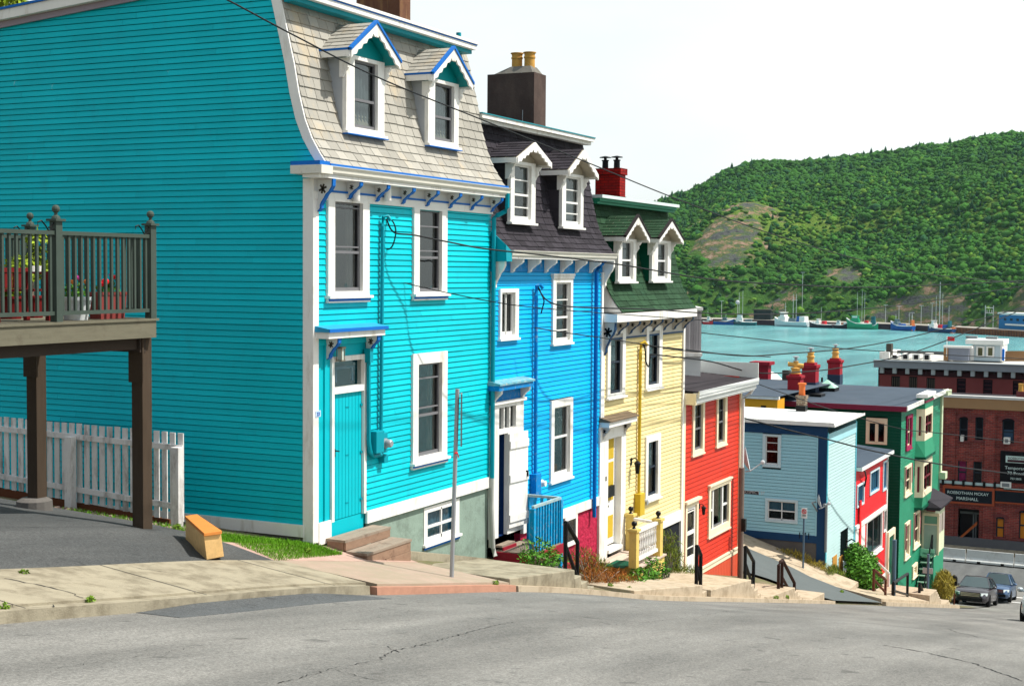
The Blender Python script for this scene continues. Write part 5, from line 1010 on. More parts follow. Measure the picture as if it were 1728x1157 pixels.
def bay(xl, xr, yt, yb, top_skirt, bot):
    """canted bay window standing out from the front wall; corners as seen at the base"""
    u0, u1 = onP(xl, yt).x, onP(xr, yt, 12.1).x+.1; z1 = onP(xl, yt).z; z0 = onP(xl, yb).z; w_ = u1-u0; out = .38; c = .20
    pl = [(u0, 0), (u0+c, out), (u1-c, out), (u1, 0)]
    m = MB('F', P7)
    for (z_a, z_b) in ((z0, z0+.25), (z1-.35, z1)): m.prism(pl, z_a, z_b, 'z')
    for i, ((a, b), (c_, d)) in enumerate(zip(pl, pl[1:])):
        v = Vector((c_-a, d-b)); L = v.length; v /= L; nn = Vector((-v.y, v.x)) if False else Vector((v.y, -v.x)); 
        for t0, t1 in ((0, min(.16, L*.3)), (L-min(.16, L*.3), L)):
            q = [(a+v.x*t0, b+v.y*t0), (a+v.x*t1, b+v.y*t1)]; m.prism([q[0], q[1], (q[1][0]-.02, q[1][1]-.14), (q[0][0]+.02, q[0][1]-.14)], z0+.251, z1-.351, 'z')
    B = m.obj('bay_window', CREAM, H7); s = MB('F', P7); g = MB('F', P7); r = MB('F', P7)
    for i, ((a, b), (c_, d)) in enumerate(zip(pl, pl[1:])):
        v = Vector((c_-a, d-b)); L = v.length; v /= L; i0 = min(.16, L*.3)+.002; i1 = L-i0; P_ = lambda t, o, z: (a+v.x*t+v.y*0, b+v.y*t-o, z)
        zz0, zz1 = z0+.251, z1-.351; zm = (zz0+zz1)/2
        for (t0, t1, a_, b_) in ((i0, i0+.04, zz0, zz1), (i1-.04, i1, zz0, zz1), (i0+.04, i1-.04, zm-.04, zm+.04), ((i0+i1)/2-.03, (i0+i1)/2+.03, zz0, zz1)):
            s.hexa([P_(t0, .06, a_), P_(t1, .06, a_), P_(t1, .12, a_), P_(t0, .12, a_), P_(t0, .06, b_), P_(t1, .06, b_), P_(t1, .12, b_), P_(t0, .12, b_)])
        g.quad(P_(i0, .10, zz0), P_(i1, .10, zz0), P_(i1, .10, zz1), P_(i0, .10, zz1))
    r.prism([(u0+.1, .05), (u0+c+.05, out-.2), (u1-c-.05, out-.2), (u1-.1, .05)], z0+.2, z1-.2, 'z')
    s.obj('sash', pm('dark_red_sash', (.16, .02, .03), .5), B); g.obj('pane', GLASS, B); r.obj('room', DARK, B)
    k = MB('F', P7)
    if top_skirt:
        pl2 = [(a+(u0-a)*0, b) for a, b in pl]; k.prism(pl, z1+.001, z1+.55, 'z')
        B2_ = k.obj('bay_head', pm('emerald_boards', (.03, .26, .14), .5, .08, 2), B); k = MB('F', P7); k.prism([(u0-.15, 0), (u0+c-.08, out+.12), (u1-c+.08, out+.12), (u1+.15, 0)], z1+.551, z1+.72, 'z'); k.obj('bay_cornice', WHITE, B); k = MB('F', P7); k.prism([(u0-.05, 0), (u0+c-.03, out+.04), (u1-c+.03, out+.04), (u1+.05, 0)], z1+.30, z1+.40, 'z'); k.obj('bay_moulding', pm('maroon_trim', 0), B)
    k = MB('F', P7); A_ = [(*p, z0-.001) for p in pl]; Bq = [(u0-.25, 0, z0-bot), (u0+c-.3, out+.10, z0-bot), (u1-c+.2, out+.10, z0-bot), (u1+.25, 0, z0-bot)] if top_skirt else [(u0+.0, 0, z0-bot), (u0+c+.05, out-.05, z0-bot), (u1-c-.05, out-.05, z0-bot), (u1, 0, z0-bot)]
    k.hexa([Bq[0], Bq[1], Bq[2], Bq[3], A_[0], A_[1], A_[2], A_[3]]); k.obj('bay_skirt', pm('emerald_boards', 0), B)
    k = MB('F', P7); k.prism([(p[0], p[1]) for p in [(u0-.28, 0), (u0+c-.33, out+.13), (u1-c+.23, out+.13), (u1+.28, 0)]] if top_skirt else [(u0, 0), (u0+c, out), (u1-c, out), (u1, 0)], z0-bot-.12, z0-bot-.002, 'z'); k.obj('bay_drip', GREEND, B)
bay(1546.5, 1574, 690, 743, True, .75); bay(1544, 1573, 775, 838, False, .5)
# entry vestibule whose door faces up the street, with its steep stairs
SV = 72.3; PV = 11.80; ve = 75.2
fl = onS(1570, 935, SV).z; vt = onS(1570, 858, SV).z
m = MB(); m.box(SV, ve, PV, P7, fl-.12, vt); vb = m.obj('vestibule', pm('cream_green_boards', (.62, .66, .46), .6, .08, 2), H7)
m = MB(); m.box(SV-.5, ve+.2, PV-.30, P7, vt+.001, vt+.10); m.hexa([(SV-.5, PV-.35, vt+.101), (ve+.3, PV-.35, vt+.101), (ve+.3, P7, vt+.101), (SV-.5, P7, vt+.101), (SV-.5, PV-.35, vt+.16), (ve+.3, PV-.35, vt+.16), (ve+.2, P7, vt+.60), (SV-.1, P7, vt+.60)]); m.obj('vestibule_roof', SHB, vb)
m = MB('S', SV); yl, yr = onS(1581.5, 900, SV).y, onS(1559.5, 900, SV).y; zt_ = onS(1570, 885, SV).z; m.box(yl, yr, .0, .05, fl, zt_); dv = m.obj('vestibule_door', pm('grey_green_door', (.36, .46, .40), .5, .06, 2), vb)
m = MB('S', SV); m.box(yl-.1, yl, .0, .08, fl, zt_+.6); m.box(yr, yr+.1, .0, .08, fl, zt_+.6); m.box(yl, yr, .0, .07, zt_, zt_+.06); m.box(yl, yr, 0, .07, zt_+.45, zt_+.6); m.obj('door_surround', CREAM, vb)
m = MB('S', SV); m.box(yl, yr, .0, .02, zt_+.06, zt_+.45); m.obj('transom', pm('green_glass', (.16, .36, .26), .15), vb)
m = MB('S', SV); m.box(yl+.1, yr-.1, .051, .07, zt_+.68, zt_+.85); m.obj('name_panel', pm('maroon_trim', 0), vb)
m = MB('F', PV)
for a in (SV+.3, SV+1.2, SV+2.1): m.box(a, a+.6, .0, .04, fl+.9, vt-.5)
m.obj('vestibule_window', pm('magenta_grey', (.35, .30, .28), .5), vb)
m = MB(); m.box(SV, ve, PV+.02, P7, -18.5, fl-.121); m.obj('vestibule_base', pm('emerald_boards', 0), vb)
st = thing('entry_stairs', 'steep dark green wooden stairs climbing to the door of the green house', 'stairs', (71, 11.7, -16.5))
n = 10; zb_ = -16.75; m = MB(); y0_, y1_ = PV+.05, P7-.1; s_a = 69.7
for k in range(n):
    x = s_a+(SV-.3-s_a)*k/n; z = zb_+(fl-zb_)*(k+1)/n; m.box(x, x+.33, y0_, y1_, z-.05, z)
m.box(SV-.55, SV-.01, y0_-.0, y1_, fl-.08, fl-.03); m.obj('tread', pm('pale_green_treads', (.22, .38, .28), .7, .1), st)
m = MB(); 
for y in (y0_, y1_-.06): m.hexa([(s_a-.1, y, zb_-.3), (SV, y, fl-.45), (SV, y+.055, fl-.45), (s_a-.1, y+.055, zb_-.3), (s_a-.1, y, zb_-.05), (SV, y, fl-.06), (SV, y+.055, fl-.06), (s_a-.1, y+.055, zb_-.05)])
for k in range(n): x = s_a+(SV-.3-s_a)*k/n; z = zb_+(fl-zb_)*(k+1)/n; m.box(x+.33, x+.36, y0_+.06, y1_-.06, z-.05, z+.25)
m.obj('stringer', pm('bottle_green_paint', (.008, .05, .035), .5, .08), st)
m = MB(); m.tube([(s_a-.1, PV+.1, zb_+.95), (SV-.1, PV+.1, fl+1.0), (SV-.1, PV+.1, fl)], .035, 6); m.tube([(s_a-.1, PV+.1, zb_-.1), (s_a-.1, PV+.1, zb_+.95)], .035, 6); m.obj('handrail', BLACKM, st)
sg = MB('S', SV-.65); a, b = onS(1577, 933, SV-.65).y, onS(1553, 933, SV-.65).y; z_ = onS(1565, 938, SV-.65).z; sg.box(a, b, 0, .03, z_, z_+.36); s7 = sg.obj('street_sign', pm('mint_sign', (.25, .62, .45), .4), None); tag(s7, 'small mint green name board at the top of the green stairs', 'sign')
bounce_text('PROSPECT', .15, pm('sign_dark_green', (.0, .10, .07), .5), 'lettering', s7, (SV-.69, b-.12, z_+.08), (0, -1, 0), (0, 0, 1))
# three red chimneys with buff pots on the wide roof
def px_chim(x, ybase, w, h, ntop, kind, D):
    q = onZ(x, ybase, T7+.15); cx, cy = q.x, q.y; m = MB(); hw = w/2; z = T7+.1
    m.box(cx-hw, cx+hw, cy-hw, cy+hw, z, z+h*.78); m.hexa([(cx-hw, cy-hw, z+h*.78), (cx+hw, cy-hw, z+h*.78), (cx+hw, cy+hw, z+h*.78), (cx-hw, cy+hw, z+h*.78), (cx-hw-.06, cy-hw-.06, z+h*.84), (cx+hw+.06, cy-hw-.06, z+h*.84), (cx+hw+.06, cy+hw+.06, z+h*.84), (cx-hw-.06, cy+hw+.06, z+h*.84)])
    m.box(cx-hw-.06, cx+hw+.06, cy-hw-.06, cy+hw+.06, z+h*.841, z+h*.93); m.box(cx-hw*.8, cx+hw*.8, cy-hw*.8, cy+hw*.8, z+h*.931, z+h)
    c = m.obj('chimney', pm('crimson_chimney_paint', (.34, .018, .03), .6, .12, 2), H7)
    m = MB(); m.box(cx-hw-.02, cx+hw+.02, cy-hw-.02, cy+hw+.02, z-.05, z+h*.36); m.obj('chimney_tar', pm('blue_black_tar', (.03, .05, .09), .6), c)
    z += h; m = MB(); m.lathe((cx, cy, z), [(.19, 0), (.20, .07), (.18, .08), (.17, .26), (.21, .27), (.21, .33), (.16, .34), (.16, .48), (.19, .49), (.17, .54)] if kind else [(.24, 0), (.24, .07), (.21, .08), (.21, .22), (.25, .23), (.25, .28), (.18, .30)], 16); m.obj('chimney_pot', pm('yellow_buff_clay', (.72, .40, .10), .7, .1, 4), c, smooth=True)
    zt = z+(.54 if kind else .62); m = MB(); m.lathe((cx, cy, zt), [(.08, 0), (.07, .16), (.17, .17), (.17, .20), (.03, .24)], 12); m.obj('flue_cowl', GALV, c, smooth=True); return c, cx, cy, z
c, cx, cy, z = px_chim(1342, 672, .62, 1.25, 1, 0, 0)
m = MB(); m.lathe((cx, cy, z+.24), [(.12, 0), (.13, .2), (.12, .34), (.15, .36)], 12); m.tube([(cx-.1, cy+.36, z+.46), (cx+.05, cy-.36, z+.38)], .11, 10); m.obj('tee_pot', pm('yellow_buff_clay', 0), c, smooth=True)
px_chim(1367, 661, .70, 1.55, 1, 1, 0); px_chim(1409, 645, .66, 1.40, 1, 1, 0)
q = onZ(1396, 657, T7+.2); m = MB(); m.box(q.x-.5, q.x+.5, q.y-.5, q.y+.5, T7+.1, T7+.32); sk = m.obj('skylight', BLACKM, H7)
m = MB(); z0 = T7+.321; ap = (q.x, q.y, T7+.72); cs_ = [(q.x-.48, q.y-.48, z0), (q.x+.48, q.y-.48, z0), (q.x+.48, q.y+.48, z0), (q.x-.48, q.y+.48, z0)]
for i in range(4): m.poly([cs_[i], cs_[(i+1) % 4], ap])
m.obj('skylight_glass', pm('milky_green_glass', (.35, .60, .48), .15, .08), sk)
for (x, y, w_, h) in ((1380, 669, .45, .16), (1387, 650, .07, .45)): q = onZ(x, y, T7+.12); m = MB(); m.box(q.x-w_, q.x+w_, q.y-w_*.6, q.y+w_*.6, T7+.1, T7+.1+h); m.obj('roof_vent', BLACKM, H7)
# ================================================================== ochre house behind the pale blue one
HO = thing('ochre_house', 'ochre yellow house end seen over the white roof of the pale blue house', 'house', (66, 24, -9))
SO = S7+.4+2.0
m = MB('S', 63.0); a0, a1 = onS(1235, 660, 63).y+6, onS(1312, 675, 63).y; za = onS(1250, 671, 63).z; zb_ = onS(1250, 700, 63).z
m.box(a1, a0, -1.2, 0, zb_-5, za); w_ = m.obj('wall', pm('ochre_paint', (.72, .34, .02), .55, .05, 2), HO); m = MB('S', 63.0); q = onS(1288.5, 680, 63).y; m.box(q-.12, q+.12, .0, .02, zb_-2, za-.3); m.obj('slot_window', DARK, HO)
m = MB('S', 63.0); m.box(a1-.1, a0, -.05, .15, za+.001, za+.14); m.obj('eave_board', WHITE, HO)
m = MB(); m.poly([(62.8, a1-.1, za+.15), (62.8, a0, za+.15), (74, a0, T7+.6), (74, a1-.1, T7+.5)]); m.obj('roof', SLATER, HO)
q = onS(1285.5, 645, 74); m = MB(); z_ = q.z; m.box(73.7, 74.3, q.y-.42, q.y+.42, z_-1, z_+.95); m.box(73.5, 74.5, q.y-.55, q.y+.55, z_+.951, z_+1.12); m.obj('chimney', REDP, HO)
q = onS(1327, 643, 74); m = MB(); m.box(73.8, 74.2, q.y-.18, q.y+.18, z_-.6, z_+.7); m.obj('roof_post', CURT, HO)
q = onS(1273, 632, 76); m = MB(); m.lathe((76, q.y, q.z-.7), [(1.0, 0), (1.5, .25), (1.5, .5), (1.2, .8), (.5, 1.0), (.05, 1.05)], 14); dm = m.obj('white_dome', WHITE, None); tag(dm, 'small white domed tank top poking up behind the ochre house roof', 'tank')

# ================================================================== 8. brick buildings across the lower street
SB = 105.0; GB = -19.1
HBk = thing('brick_office', 'dark red brick office building with arched windows and black sign board, facing up the street', 'building', (108, 15, GB), None)
zt = onS(1660, 668, SB).z; zr = onS(1660, 690, SB).z; yL = onS(1575, 700, SB).y; yR = 2.0
ops = []
def bwin(xl, xr, yt, yb, arch=True, fill=None, ac=False, curtain=None, lab='window'):
    y0, y1 = onS(xr, yt, SB).y, onS(xl, yt, SB).y; z1, z0 = onS(xl, yt, SB).z, onS(xl, yb, SB).z; ops.append((y0, y1, z0, z1, arch, fill, ac, curtain))
bwin(1619, 1633.5, 706, 743, ac=True, curtain=None); bwin(1646, 1659.5, 706, 742); bwin(1691.5, 1712, 710, 747, ac=True, curtain=CURTB)
bwin(1616.5, 1631.5, 777, 815, arch=False, fill=pm('magenta_blind', (.22, .02, .08), .8, .2, 2)); bwin(1642.5, 1657, 778, 816, arch=False)
bwin(1681, 1695, 874, 905, fill=pm('orange_board', (.62, .22, .02), .7, .08)); bwin(1720, 1738, 864, 908, fill=pm('orange_board', 0))
dr = (1617, 1653, 856, 916)
# wall in cells around the openings
def wall_cells(parent, name, S, y0, y1, z0, z1, rects, mat, th=.35):
    ys = sorted(set([y0, y1]+[v for r in rects for v in r[:2]])); zs = sorted(set([z0, z1]+[v for r in rects for v in r[2:4]])); m = MB('S', S)
    ys = [v for v in ys if y0 <= v <= y1]; zs = [v for v in zs if z0 <= v <= z1]
    for a, b in zip(ys, ys[1:]):
        for c, d in zip(zs, zs[1:]):
            ym, zm = (a+b)/2, (c+d)/2
            if any(r[0] < ym < r[1] and r[2] < zm < r[3] for r in rects): continue
            m.quad((b, 0, c), (a, 0, c), (a, 0, d), (b, 0, d))
    for r in rects:
        a, b, c, d = r[:4]
        for q in (((a, 0, c), (a, -th, c), (a, -th, d), (a, 0, d)), ((b, 0, c), (b, 0, d), (b, -th, d), (b, -th, c)), ((a, 0, d), (a, -th, d), (b, -th, d), (b, 0, d)), ((a, 0, c), (b, 0, c), (b, -th, c), (a, -th, c))): m.quad(*q)
    return m.obj(name, mat, parent)
dz0, dz1 = onS(1630, 916, SB).z, onS(1630, 858, SB).z; dy0, dy1 = onS(1652, 880, SB).y, onS(1616, 880, SB).y
rects = [o[:4] for o in ops]+[(dy0, dy1, GB-.2, dz1)]
wall_cells(HBk, 'front_wall', SB, yR, yL+3, GB-.5, zr, rects, BRICK)
for (y0, y1, z0, z1, arch, fill, ac, cur) in ops:
    m = MB('S', SB); m.box(y0, y0+.08, -.25, -.15, z0, z1); m.box(y1-.08, y1, -.25, -.15, z0, z1); m.box(y0+.08, y1-.08, -.25, -.15, (z0+z1)/2-.05, (z0+z1)/2+.05); wf = m.obj('window', SASHD, HBk)
    m = MB('S', SB); m.quad((y0, -.2, z0), (y1, -.2, z0), (y1, -.2, z1), (y0, -.2, z1)); m.obj('pane', fill or pm('black_window_glass', (.012, .010, .016), .08, .0), wf)
    if cur: m = MB('S', SB); m.box(y0+.1, y1-.1, -.19, -.18, z0+.2, z0+(z1-z0)*.6); m.obj('blind', pm('blue_grey_blind', (.03, .07, .13), .7, .2, 3), wf)
    if arch:
        m = MB('S', SB); yc = (y0+y1)/2; rr = (y1-y0)/2; pts = [(yc+(rr+.02)*math.cos(t), z1-.02+rr*.55*math.sin(t)) for t in [math.pi*k/10 for k in range(11)]]; m.prism(pts, .002, .012, 'o'); m.obj('arch_head', pm('black_window_glass', 0), wf)
        m = MB('S', SB); 
        for k in range(10):
            t0, t1 = math.pi*k/10, math.pi*(k+1)/10; f = lambda t, q: (yc+(rr+q)*math.cos(t), z1+(rr+q)*.6*math.sin(t)); m.prism([f(t0, .04), f(t0, .3), f(t1, .3), f(t1, .04)], .001, .04, 'o')
        m.obj('brick_arch', BRICK2, wf)
    if ac: m = MB('S', SB); m.box(y0+.25, y1-.15, -.1, .35, z0-.02, z0+.42); a_ = m.obj('air_conditioner', WHITE, wf); m = MB('S', SB); m.box(y0+.35, y1-.25, .351, .36, z0+.06, z0+.34); m.obj('grille', GREYM, wf)
    m = MB('S', SB); m.box(y0-.1, y1+.1, -.02, .10, z0-.14, z0-.03); m.obj('sill', BRICK2, wf)
for x in (1604, 1671): y = onS(x, 740, SB).y; m = MB('S', SB); m.box(y-.35, y+.35, .0, .14, GB, zr-.3); m.obj('brick_pilaster', BRICK, HBk)
m = MB('S', SB); m.box(yR, yL+3, -.3, .25, zt-.18, zt); cp = m.obj('parapet_cap', pm('off_white_flashing', (.6, .6, .58), .5), HBk); m = MB('S', SB); m.box(yR, yL+3, .0, .18, zr, zt-.181); m.obj('parapet_band', pm('tan_fascia', (.34, .20, .10), .6, .06), HBk)
m = MB('S', SB); m.box(yR, yL+3, -7, -.31, zt-.5, zt-.4); m.obj('flat_roof', FLATR, HBk)
m = MB('S', SB); m.box(yR, yL+3, -7, -6.98, GB-.5, zt-.4); m.box(yL+2.98, yL+3, -7, 0, GB-.5, zt-.3); m.box(yR, yR+.02, -7, 0, GB-.5, zt-.3); m.obj('rear_walls', BRICK, HBk)
# doorway recess with a timber brace, stone step band
m = MB('S', SB); m.box(dy0, dy1, -1.2, -1.1, GB, dz1); dk = m.obj('doorway', pm('black_doorway', (.012, .010, .014), .4), HBk); m = MB('S', SB); m.box(dy0+.3, dy0+.4, -1.09, -1.0, GB, dz1-.5); m.box(dy1-1.0, dy1-.9, -1.09, -1.0, GB, dz1-.4); m.box(dy0, dy1, -1.09, -1.0, dz1-.5, dz1-.35); m.obj('door_bars', GREYM, dk)
tb = MB('S', SB-.15); tb.hexa([(dy1-.05, 0, GB+.2), (dy1-.25, 0, GB+.2), (dy0+.1, 0, dz1-1.05), (dy0+.1, 0, dz1-.8), (dy1-.05, .1, GB+.2), (dy1-.25, .1, GB+.2), (dy0+.1, .1, dz1-1.05), (dy0+.1, .1, dz1-.8)]); br_ = tb.obj('timber_brace', pm('orange_brown_timber', (.34, .08, .02), .7, .1), None); tag(br_, 'orange-brown plank leaning across the dark doorway of the brick office', 'plank')
m = MB('S', SB); m.box(yR, yL+3, .0, .3, GB-.3, GB+.35); m.obj('stone_plinth', pm('grey_stone_plinth', (.11, .11, .12), .8, .1), HBk)
# sign board
a, b = onS(1679, 830, SB).y, onS(1592, 820, SB).y; z1 = onS(1640, 826, SB).z+.25; z0 = onS(1640, 853, SB).z+.12
m = MB('S', SB); m.box(a, b, .0, .25, z0, z1); sb = m.obj('shop_sign', pm('brick_orange_frame', (.34, .07, .03), .5, .06), HBk); m = MB('S', SB); m.box(a+.16, b-.16, .251, .26, z0+.15, z1-.22); m.obj('sign_face', pm('black_blue_face', (.008, .012, .02), .4), sb)
LET = pm('pale_letters', (.62, .75, .72), .5)
bounce_text('ROEBOTHAN MCKAY', .29, LET, 'lettering', sb, (SB-.28, onS(1634, 838, SB).y, z0+.70), (0, -1, 0), (0, 0, 1), 'CENTER', .01); bounce_text('MARSHALL', .31, LET, 'lettering', sb, (SB-.28, onS(1633, 846, SB).y, z0+.30), (0, -1, 0), (0, 0, 1), 'CENTER', .01)
m = MB('S', SB); z = z1+.22
m.box(a-.5, b+1, .12, .22, z-.10, z+.10); lt = m.obj('sign_light', pm('pale_lamp_tube', (.42, .55, .55), .4), HBk); m = MB('S', SB)
for k in range(6): y = a+(b-a)*k/5; m.box(y-.08, y+.08, .0, .30, z-.22, z+.20)
m.obj('light_bracket', BLACKM, lt)
m = MB('S', SB); m.box(yR, a-.02, .0, .15, z0+.35, z1-.15); s2 = m.obj('blank_sign', pm('black_blue_face', 0), HBk); m = MB('S', SB); m.box(yR, a-.02, .0, .2, z1-.149, z1+.0); m.box(yR, a-.02, 0, .2, z0+.25, z0+.349); m.obj('sign_frame', pm('brick_orange_frame', 0), s2); m = MB('S', SB); m.box(yR, a-.6, .1, .2, z-.30, z-.16); m.obj('sign_light', pm('pale_lamp_tube', 0), s2)
# black notice board at the frame edge
a, b = onS(1745, 790, SB).y, onS(1688, 790, SB).y; z1 = onS(1690, 760, SB).z; z0 = onS(1690, 813, SB).z; m = MB('S', SB); m.box(a, b, .0, .12, z0, z1); nb = m.obj('notice_board', pm('black_board', (.005, .004, .007), .4), HBk)
ya, yb_ = a+.1, onS(1697.5, 775, SB).y; m = MB('S', SB); m.box(ya, yb_, .121, .13, onS(1700, 779.5, SB).z, onS(1700, 768, SB).z); lb = m.obj('name_strip', pm('pale_mint_strip', (.55, .70, .66), .5), nb); m = MB('S', SB); m.box(ya, yb_-.12, .131, .135, onS(1700, 778.5, SB).z, onS(1700, 774.5, SB).z); m.obj('dark_strip', pm('plum_strip', (.05, .01, .02), .5), nb)
bounce_text('ROEBOTHAN', .22, pm('plum_strip', 0), 'lettering', nb, (SB-.14, yb_-.15, onS(1700, 773.6, SB).z), (0, -1, 0), (0, 0, 1))
for s_, x, y, sz in (('Temporarily', 1696, 790.5, .32), ('70 Brook', 1700, 799.5, .32), ('753 5805', 1705, 808, .20)): q = onS(x, y, SB); bounce_text(s_, sz, LET, 'lettering', nb, (SB-.14, q.y, q.z), (0, -1, 0), (0, 0, 1), extrude=.008)
m = MB('S', SB); q = onS(1698, 817, SB); m.box(q.y-.35, q.y+.35, .0, .3, q.z-.2, q.z+.2); ac_ = m.obj('wall_vent', WHITE, HBk); m = MB('S', SB); m.box(q.y-.25, q.y+.25, .301, .31, q.z-.13, q.z+.13); m.obj('grille', GREYM, ac_)
# taller red building behind with dentilled grey cornice and roof terrace
ST = 118.0
HT = thing('terrace_building', 'long plum-red building with grey dentilled cornice, railings and a small white rooftop house', 'building', (122, 18, GB))
yl = onS(1482, 640, ST).y; zc1, zc0 = -8.16, -7.66 
wins = [(1504, 1519, 634, 652), (1534, 1548, 635, 654), (1563.5, 1578, 637, 656), (1614.5, 1630, 638, 666), (1659, 1675, 640, 666), (1709, 1726, 642, 668)]
wr = [(onS(b, c, ST).y, onS(a, c, ST).y, onS(a, d, ST).z, onS(a, c, ST).z) for a, b, c, d in wins]
wall_cells(HT, 'front_wall', ST, 2, yl, -19, zc1, wr, BRICK2)
for i, (y0, y1, z0, z1) in enumerate(wr):
    m = MB('S', ST); m.quad((y0, -.2, z0), (y1, -.2, z0), (y1, -.2, z1), (y0, -.2, z1)); wf = m.obj('window', pm('black_window_glass', 0), HT); m = MB('S', ST)
    for k in range(4 if i < 3 else 0): y = y0+(y1-y0)*(k+.5)/4; m.box(y-.04, y+.04, -.1, -.05, z0, z1-.1)
    if i >= 3:
        for k in range(4): z = z0+(z1-z0)*(k+.5)/4; m.box(y0+.1, y1-.1, -.15, -.1, z-.03, z+.03)
    m.obj('bars', CURT if i < 3 else pm('plum_strip', 0), wf)
m = MB('S', ST); m.box(2, yl+.3, .0, .5, zc0, -7.12); m.box(2, yl+.35, .0, .6, -7.119, -7.05); cn = m.obj('cornice', pm('grey_blue_cornice', (.22, .26, .29), .6, .06, 2), HT)
m = MB('S', ST); k = 0; y = yl-.2
while y > 2.5: m.box(y-.30, y, .0, .42, zc1+.05, zc0-.01); y -= 1.02
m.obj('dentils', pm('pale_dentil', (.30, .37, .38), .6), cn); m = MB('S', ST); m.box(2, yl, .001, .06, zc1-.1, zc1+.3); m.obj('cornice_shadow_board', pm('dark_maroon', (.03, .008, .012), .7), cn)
zr_ = -7.20; m = MB('S', ST); m.box(2, yl+.2, -15, -.01, zr_-.2, zr_); m.obj('flat_roof', pm('pale_gravel_roof', (.5, .5, .46), .9, .08, .8), HT)
m = MB('S', ST); m.box(2, yl, -15, -14.9, -19, zr_-.2); m.box(yl-.1, yl, -15, 0, -19, zr_-.2); m.box(2, 2.1, -15, 0, -19, zr_-.2); m.obj('rear_walls', BRICK2, HT)
def ST_box(m, xl, xr, yt, yb, S_, dep):
    y0, y1 = onS(xr, yb, S_).y, onS(xl, yb, S_).y; m.box(S_, S_+dep, y0, y1, onS((xl+xr)/2, yb, S_).z, onS((xl+xr)/2, yt, S_).z); return y0, y1
m = MB(); ST_box(m, 1495, 1503.5, 580, 602, 121, .8); m.obj('chimney', CURT, HT); m = MB(); ST_box(m, 1484, 1500, 594, 606, 120.5, 5); m.obj('roof_hatch', WHITE, HT)
for i in range(4): m = MB(); ST_box(m, 1503+i*18, 1516+i*18, 597 if i else 600, 606+i*.5, 120, 1.6); u = m.obj('roof_unit', WHITE, HT); m = MB(); ST_box(m, 1506+i*18, 1513+i*18, 599, 605+i*.5, 119.9, .08); m.obj('fan_grille', BLACKM, u)
m = MB(); ST_box(m, 1504, 1592, 592, 597, 124, .3); m.obj('parapet_wall', pm('grey_board', (.10, .11, .11), .7), HT)
PH = thing('rooftop_house', 'small white rooftop house with two windows on top of the plum-red building', 'rooftop house', (124, 16, zr_))
m = MB(); y0, y1 = ST_box(m, 1642, 1690, 581, 609, 122, 3); m.obj('walls', pm('pale_grey_siding', (.52, .62, .66), .5, .03), PH)
m = MB(); ST_box(m, 1634, 1643, 584, 608.5, 121.8, 3); ST_box(m, 1687.5, 1691, 574, 610, 121.8, 3.2); m.obj('white_corner', WHITE, PH)
m = MB(); a = onS(1692, 581, 122).y; b = onS(1630, 581, 122).y; zz = onS(1660, 581, 122).z; m.box(121.7, 125.2, a-.1, b, zz+.0, zz+.30); m.box(121.7, 125.2, a-.1, b, zz+.301, zz+.38); m.obj('roof', ROOFW, PH)
for x in (1630, 1664): m = MB(); q = onS(x+8, 570, 123.5); m.box(123.5, 124.1, q.y-.5, q.y+.4, zz+.381, zz+.60); m.obj('roof_light', GREYM, PH)
for a, b in ((1647.5, 1661), (1664.5, 1678)): m = MB(); y0, y1 = onS(b, 590, 121.9).y, onS(a, 590, 121.9).y; z0, z1 = onS(a, 602, 121.9).z, onS(a, 584, 121.9).z; m.box(121.88, 121.99, y0, y1, z0, z1); f_ = m.obj('window', WHITE, PH); m = MB(); m.box(121.86, 121.879, y0+.14, y1-.14, z0+.12, z1-.12); m.obj('pane', pm('dim_yellow_pane', (.10, .10, .05), .2, .4, 3), f_)
m = MB(); y0, y1 = ST_box(m, 1599, 1634, 586.5, 608, 120.9, 1.5); m.obj('grey_screen', pm('lilac_grey_screen', (.20, .22, .27), .6, .06), PH); m = MB(); ST_box(m, 1592, 1599.5, 587, 608, 120.8, 2); m.obj('cedar_panel', pm('cedar', (.30, .16, .07), .7, .1), PH); m = MB(); ST_box(m, 1592, 1640, 583.5, 587, 120.7, .6); m.obj('canopy', WHITE, PH)
fn = MB(); 
for k in range(22): a = 1696+k*2; ST_box(fn, a, a+1.85, 592, 609.5, 121.5+.02*(k % 2), .05)
f_ = fn.obj('cedar_fence', pm('cedar', 0), None); tag(f_, 'cedar board fence on the roof terrace right of the small white rooftop house', 'fence')
m = MB(); ST_box(m, 1690.5, 1694.5, 588, 609, 121.2, .3); k_ = m.obj('rolled_parasol', pm('blue_cover', (.0, .12, .5), .5, .1), None, bevel=.1); tag(k_, 'closed bright blue parasol cover beside the white rooftop house', 'parasol')
m = MB(); q = onS(1598, 577, 120.8); m.tube([(120.8, q.y, q.z-1.2), (120.8, q.y, q.z+.5)], .03, 5); fp = m.obj('flagpole', WHITE, None); tag(fp, 'little red and white flag on a short pole at the corner of the roof terrace', 'flag'); m = MB(); m.box(120.79, 120.81, q.y-.6, q.y-.04, q.z+.1, q.z+.45); m.obj('flag', pm('flag_red', (.6, .02, .03), .6), fp)
# small red chimney in front of the plum wall
m = MB(); q = onS(1722, 668, 106); m.box(106, 106.4, q.y-.28, q.y+.28, zt-.4, zt+.35); cc = m.obj('chimney', BRICK2, HBk); m = MB(); m.lathe((106.2, q.y, zt+.35), [(.18, 0), (.16, .4), (.19, .55)], 12); m.obj('chimney_pot', POT, cc)
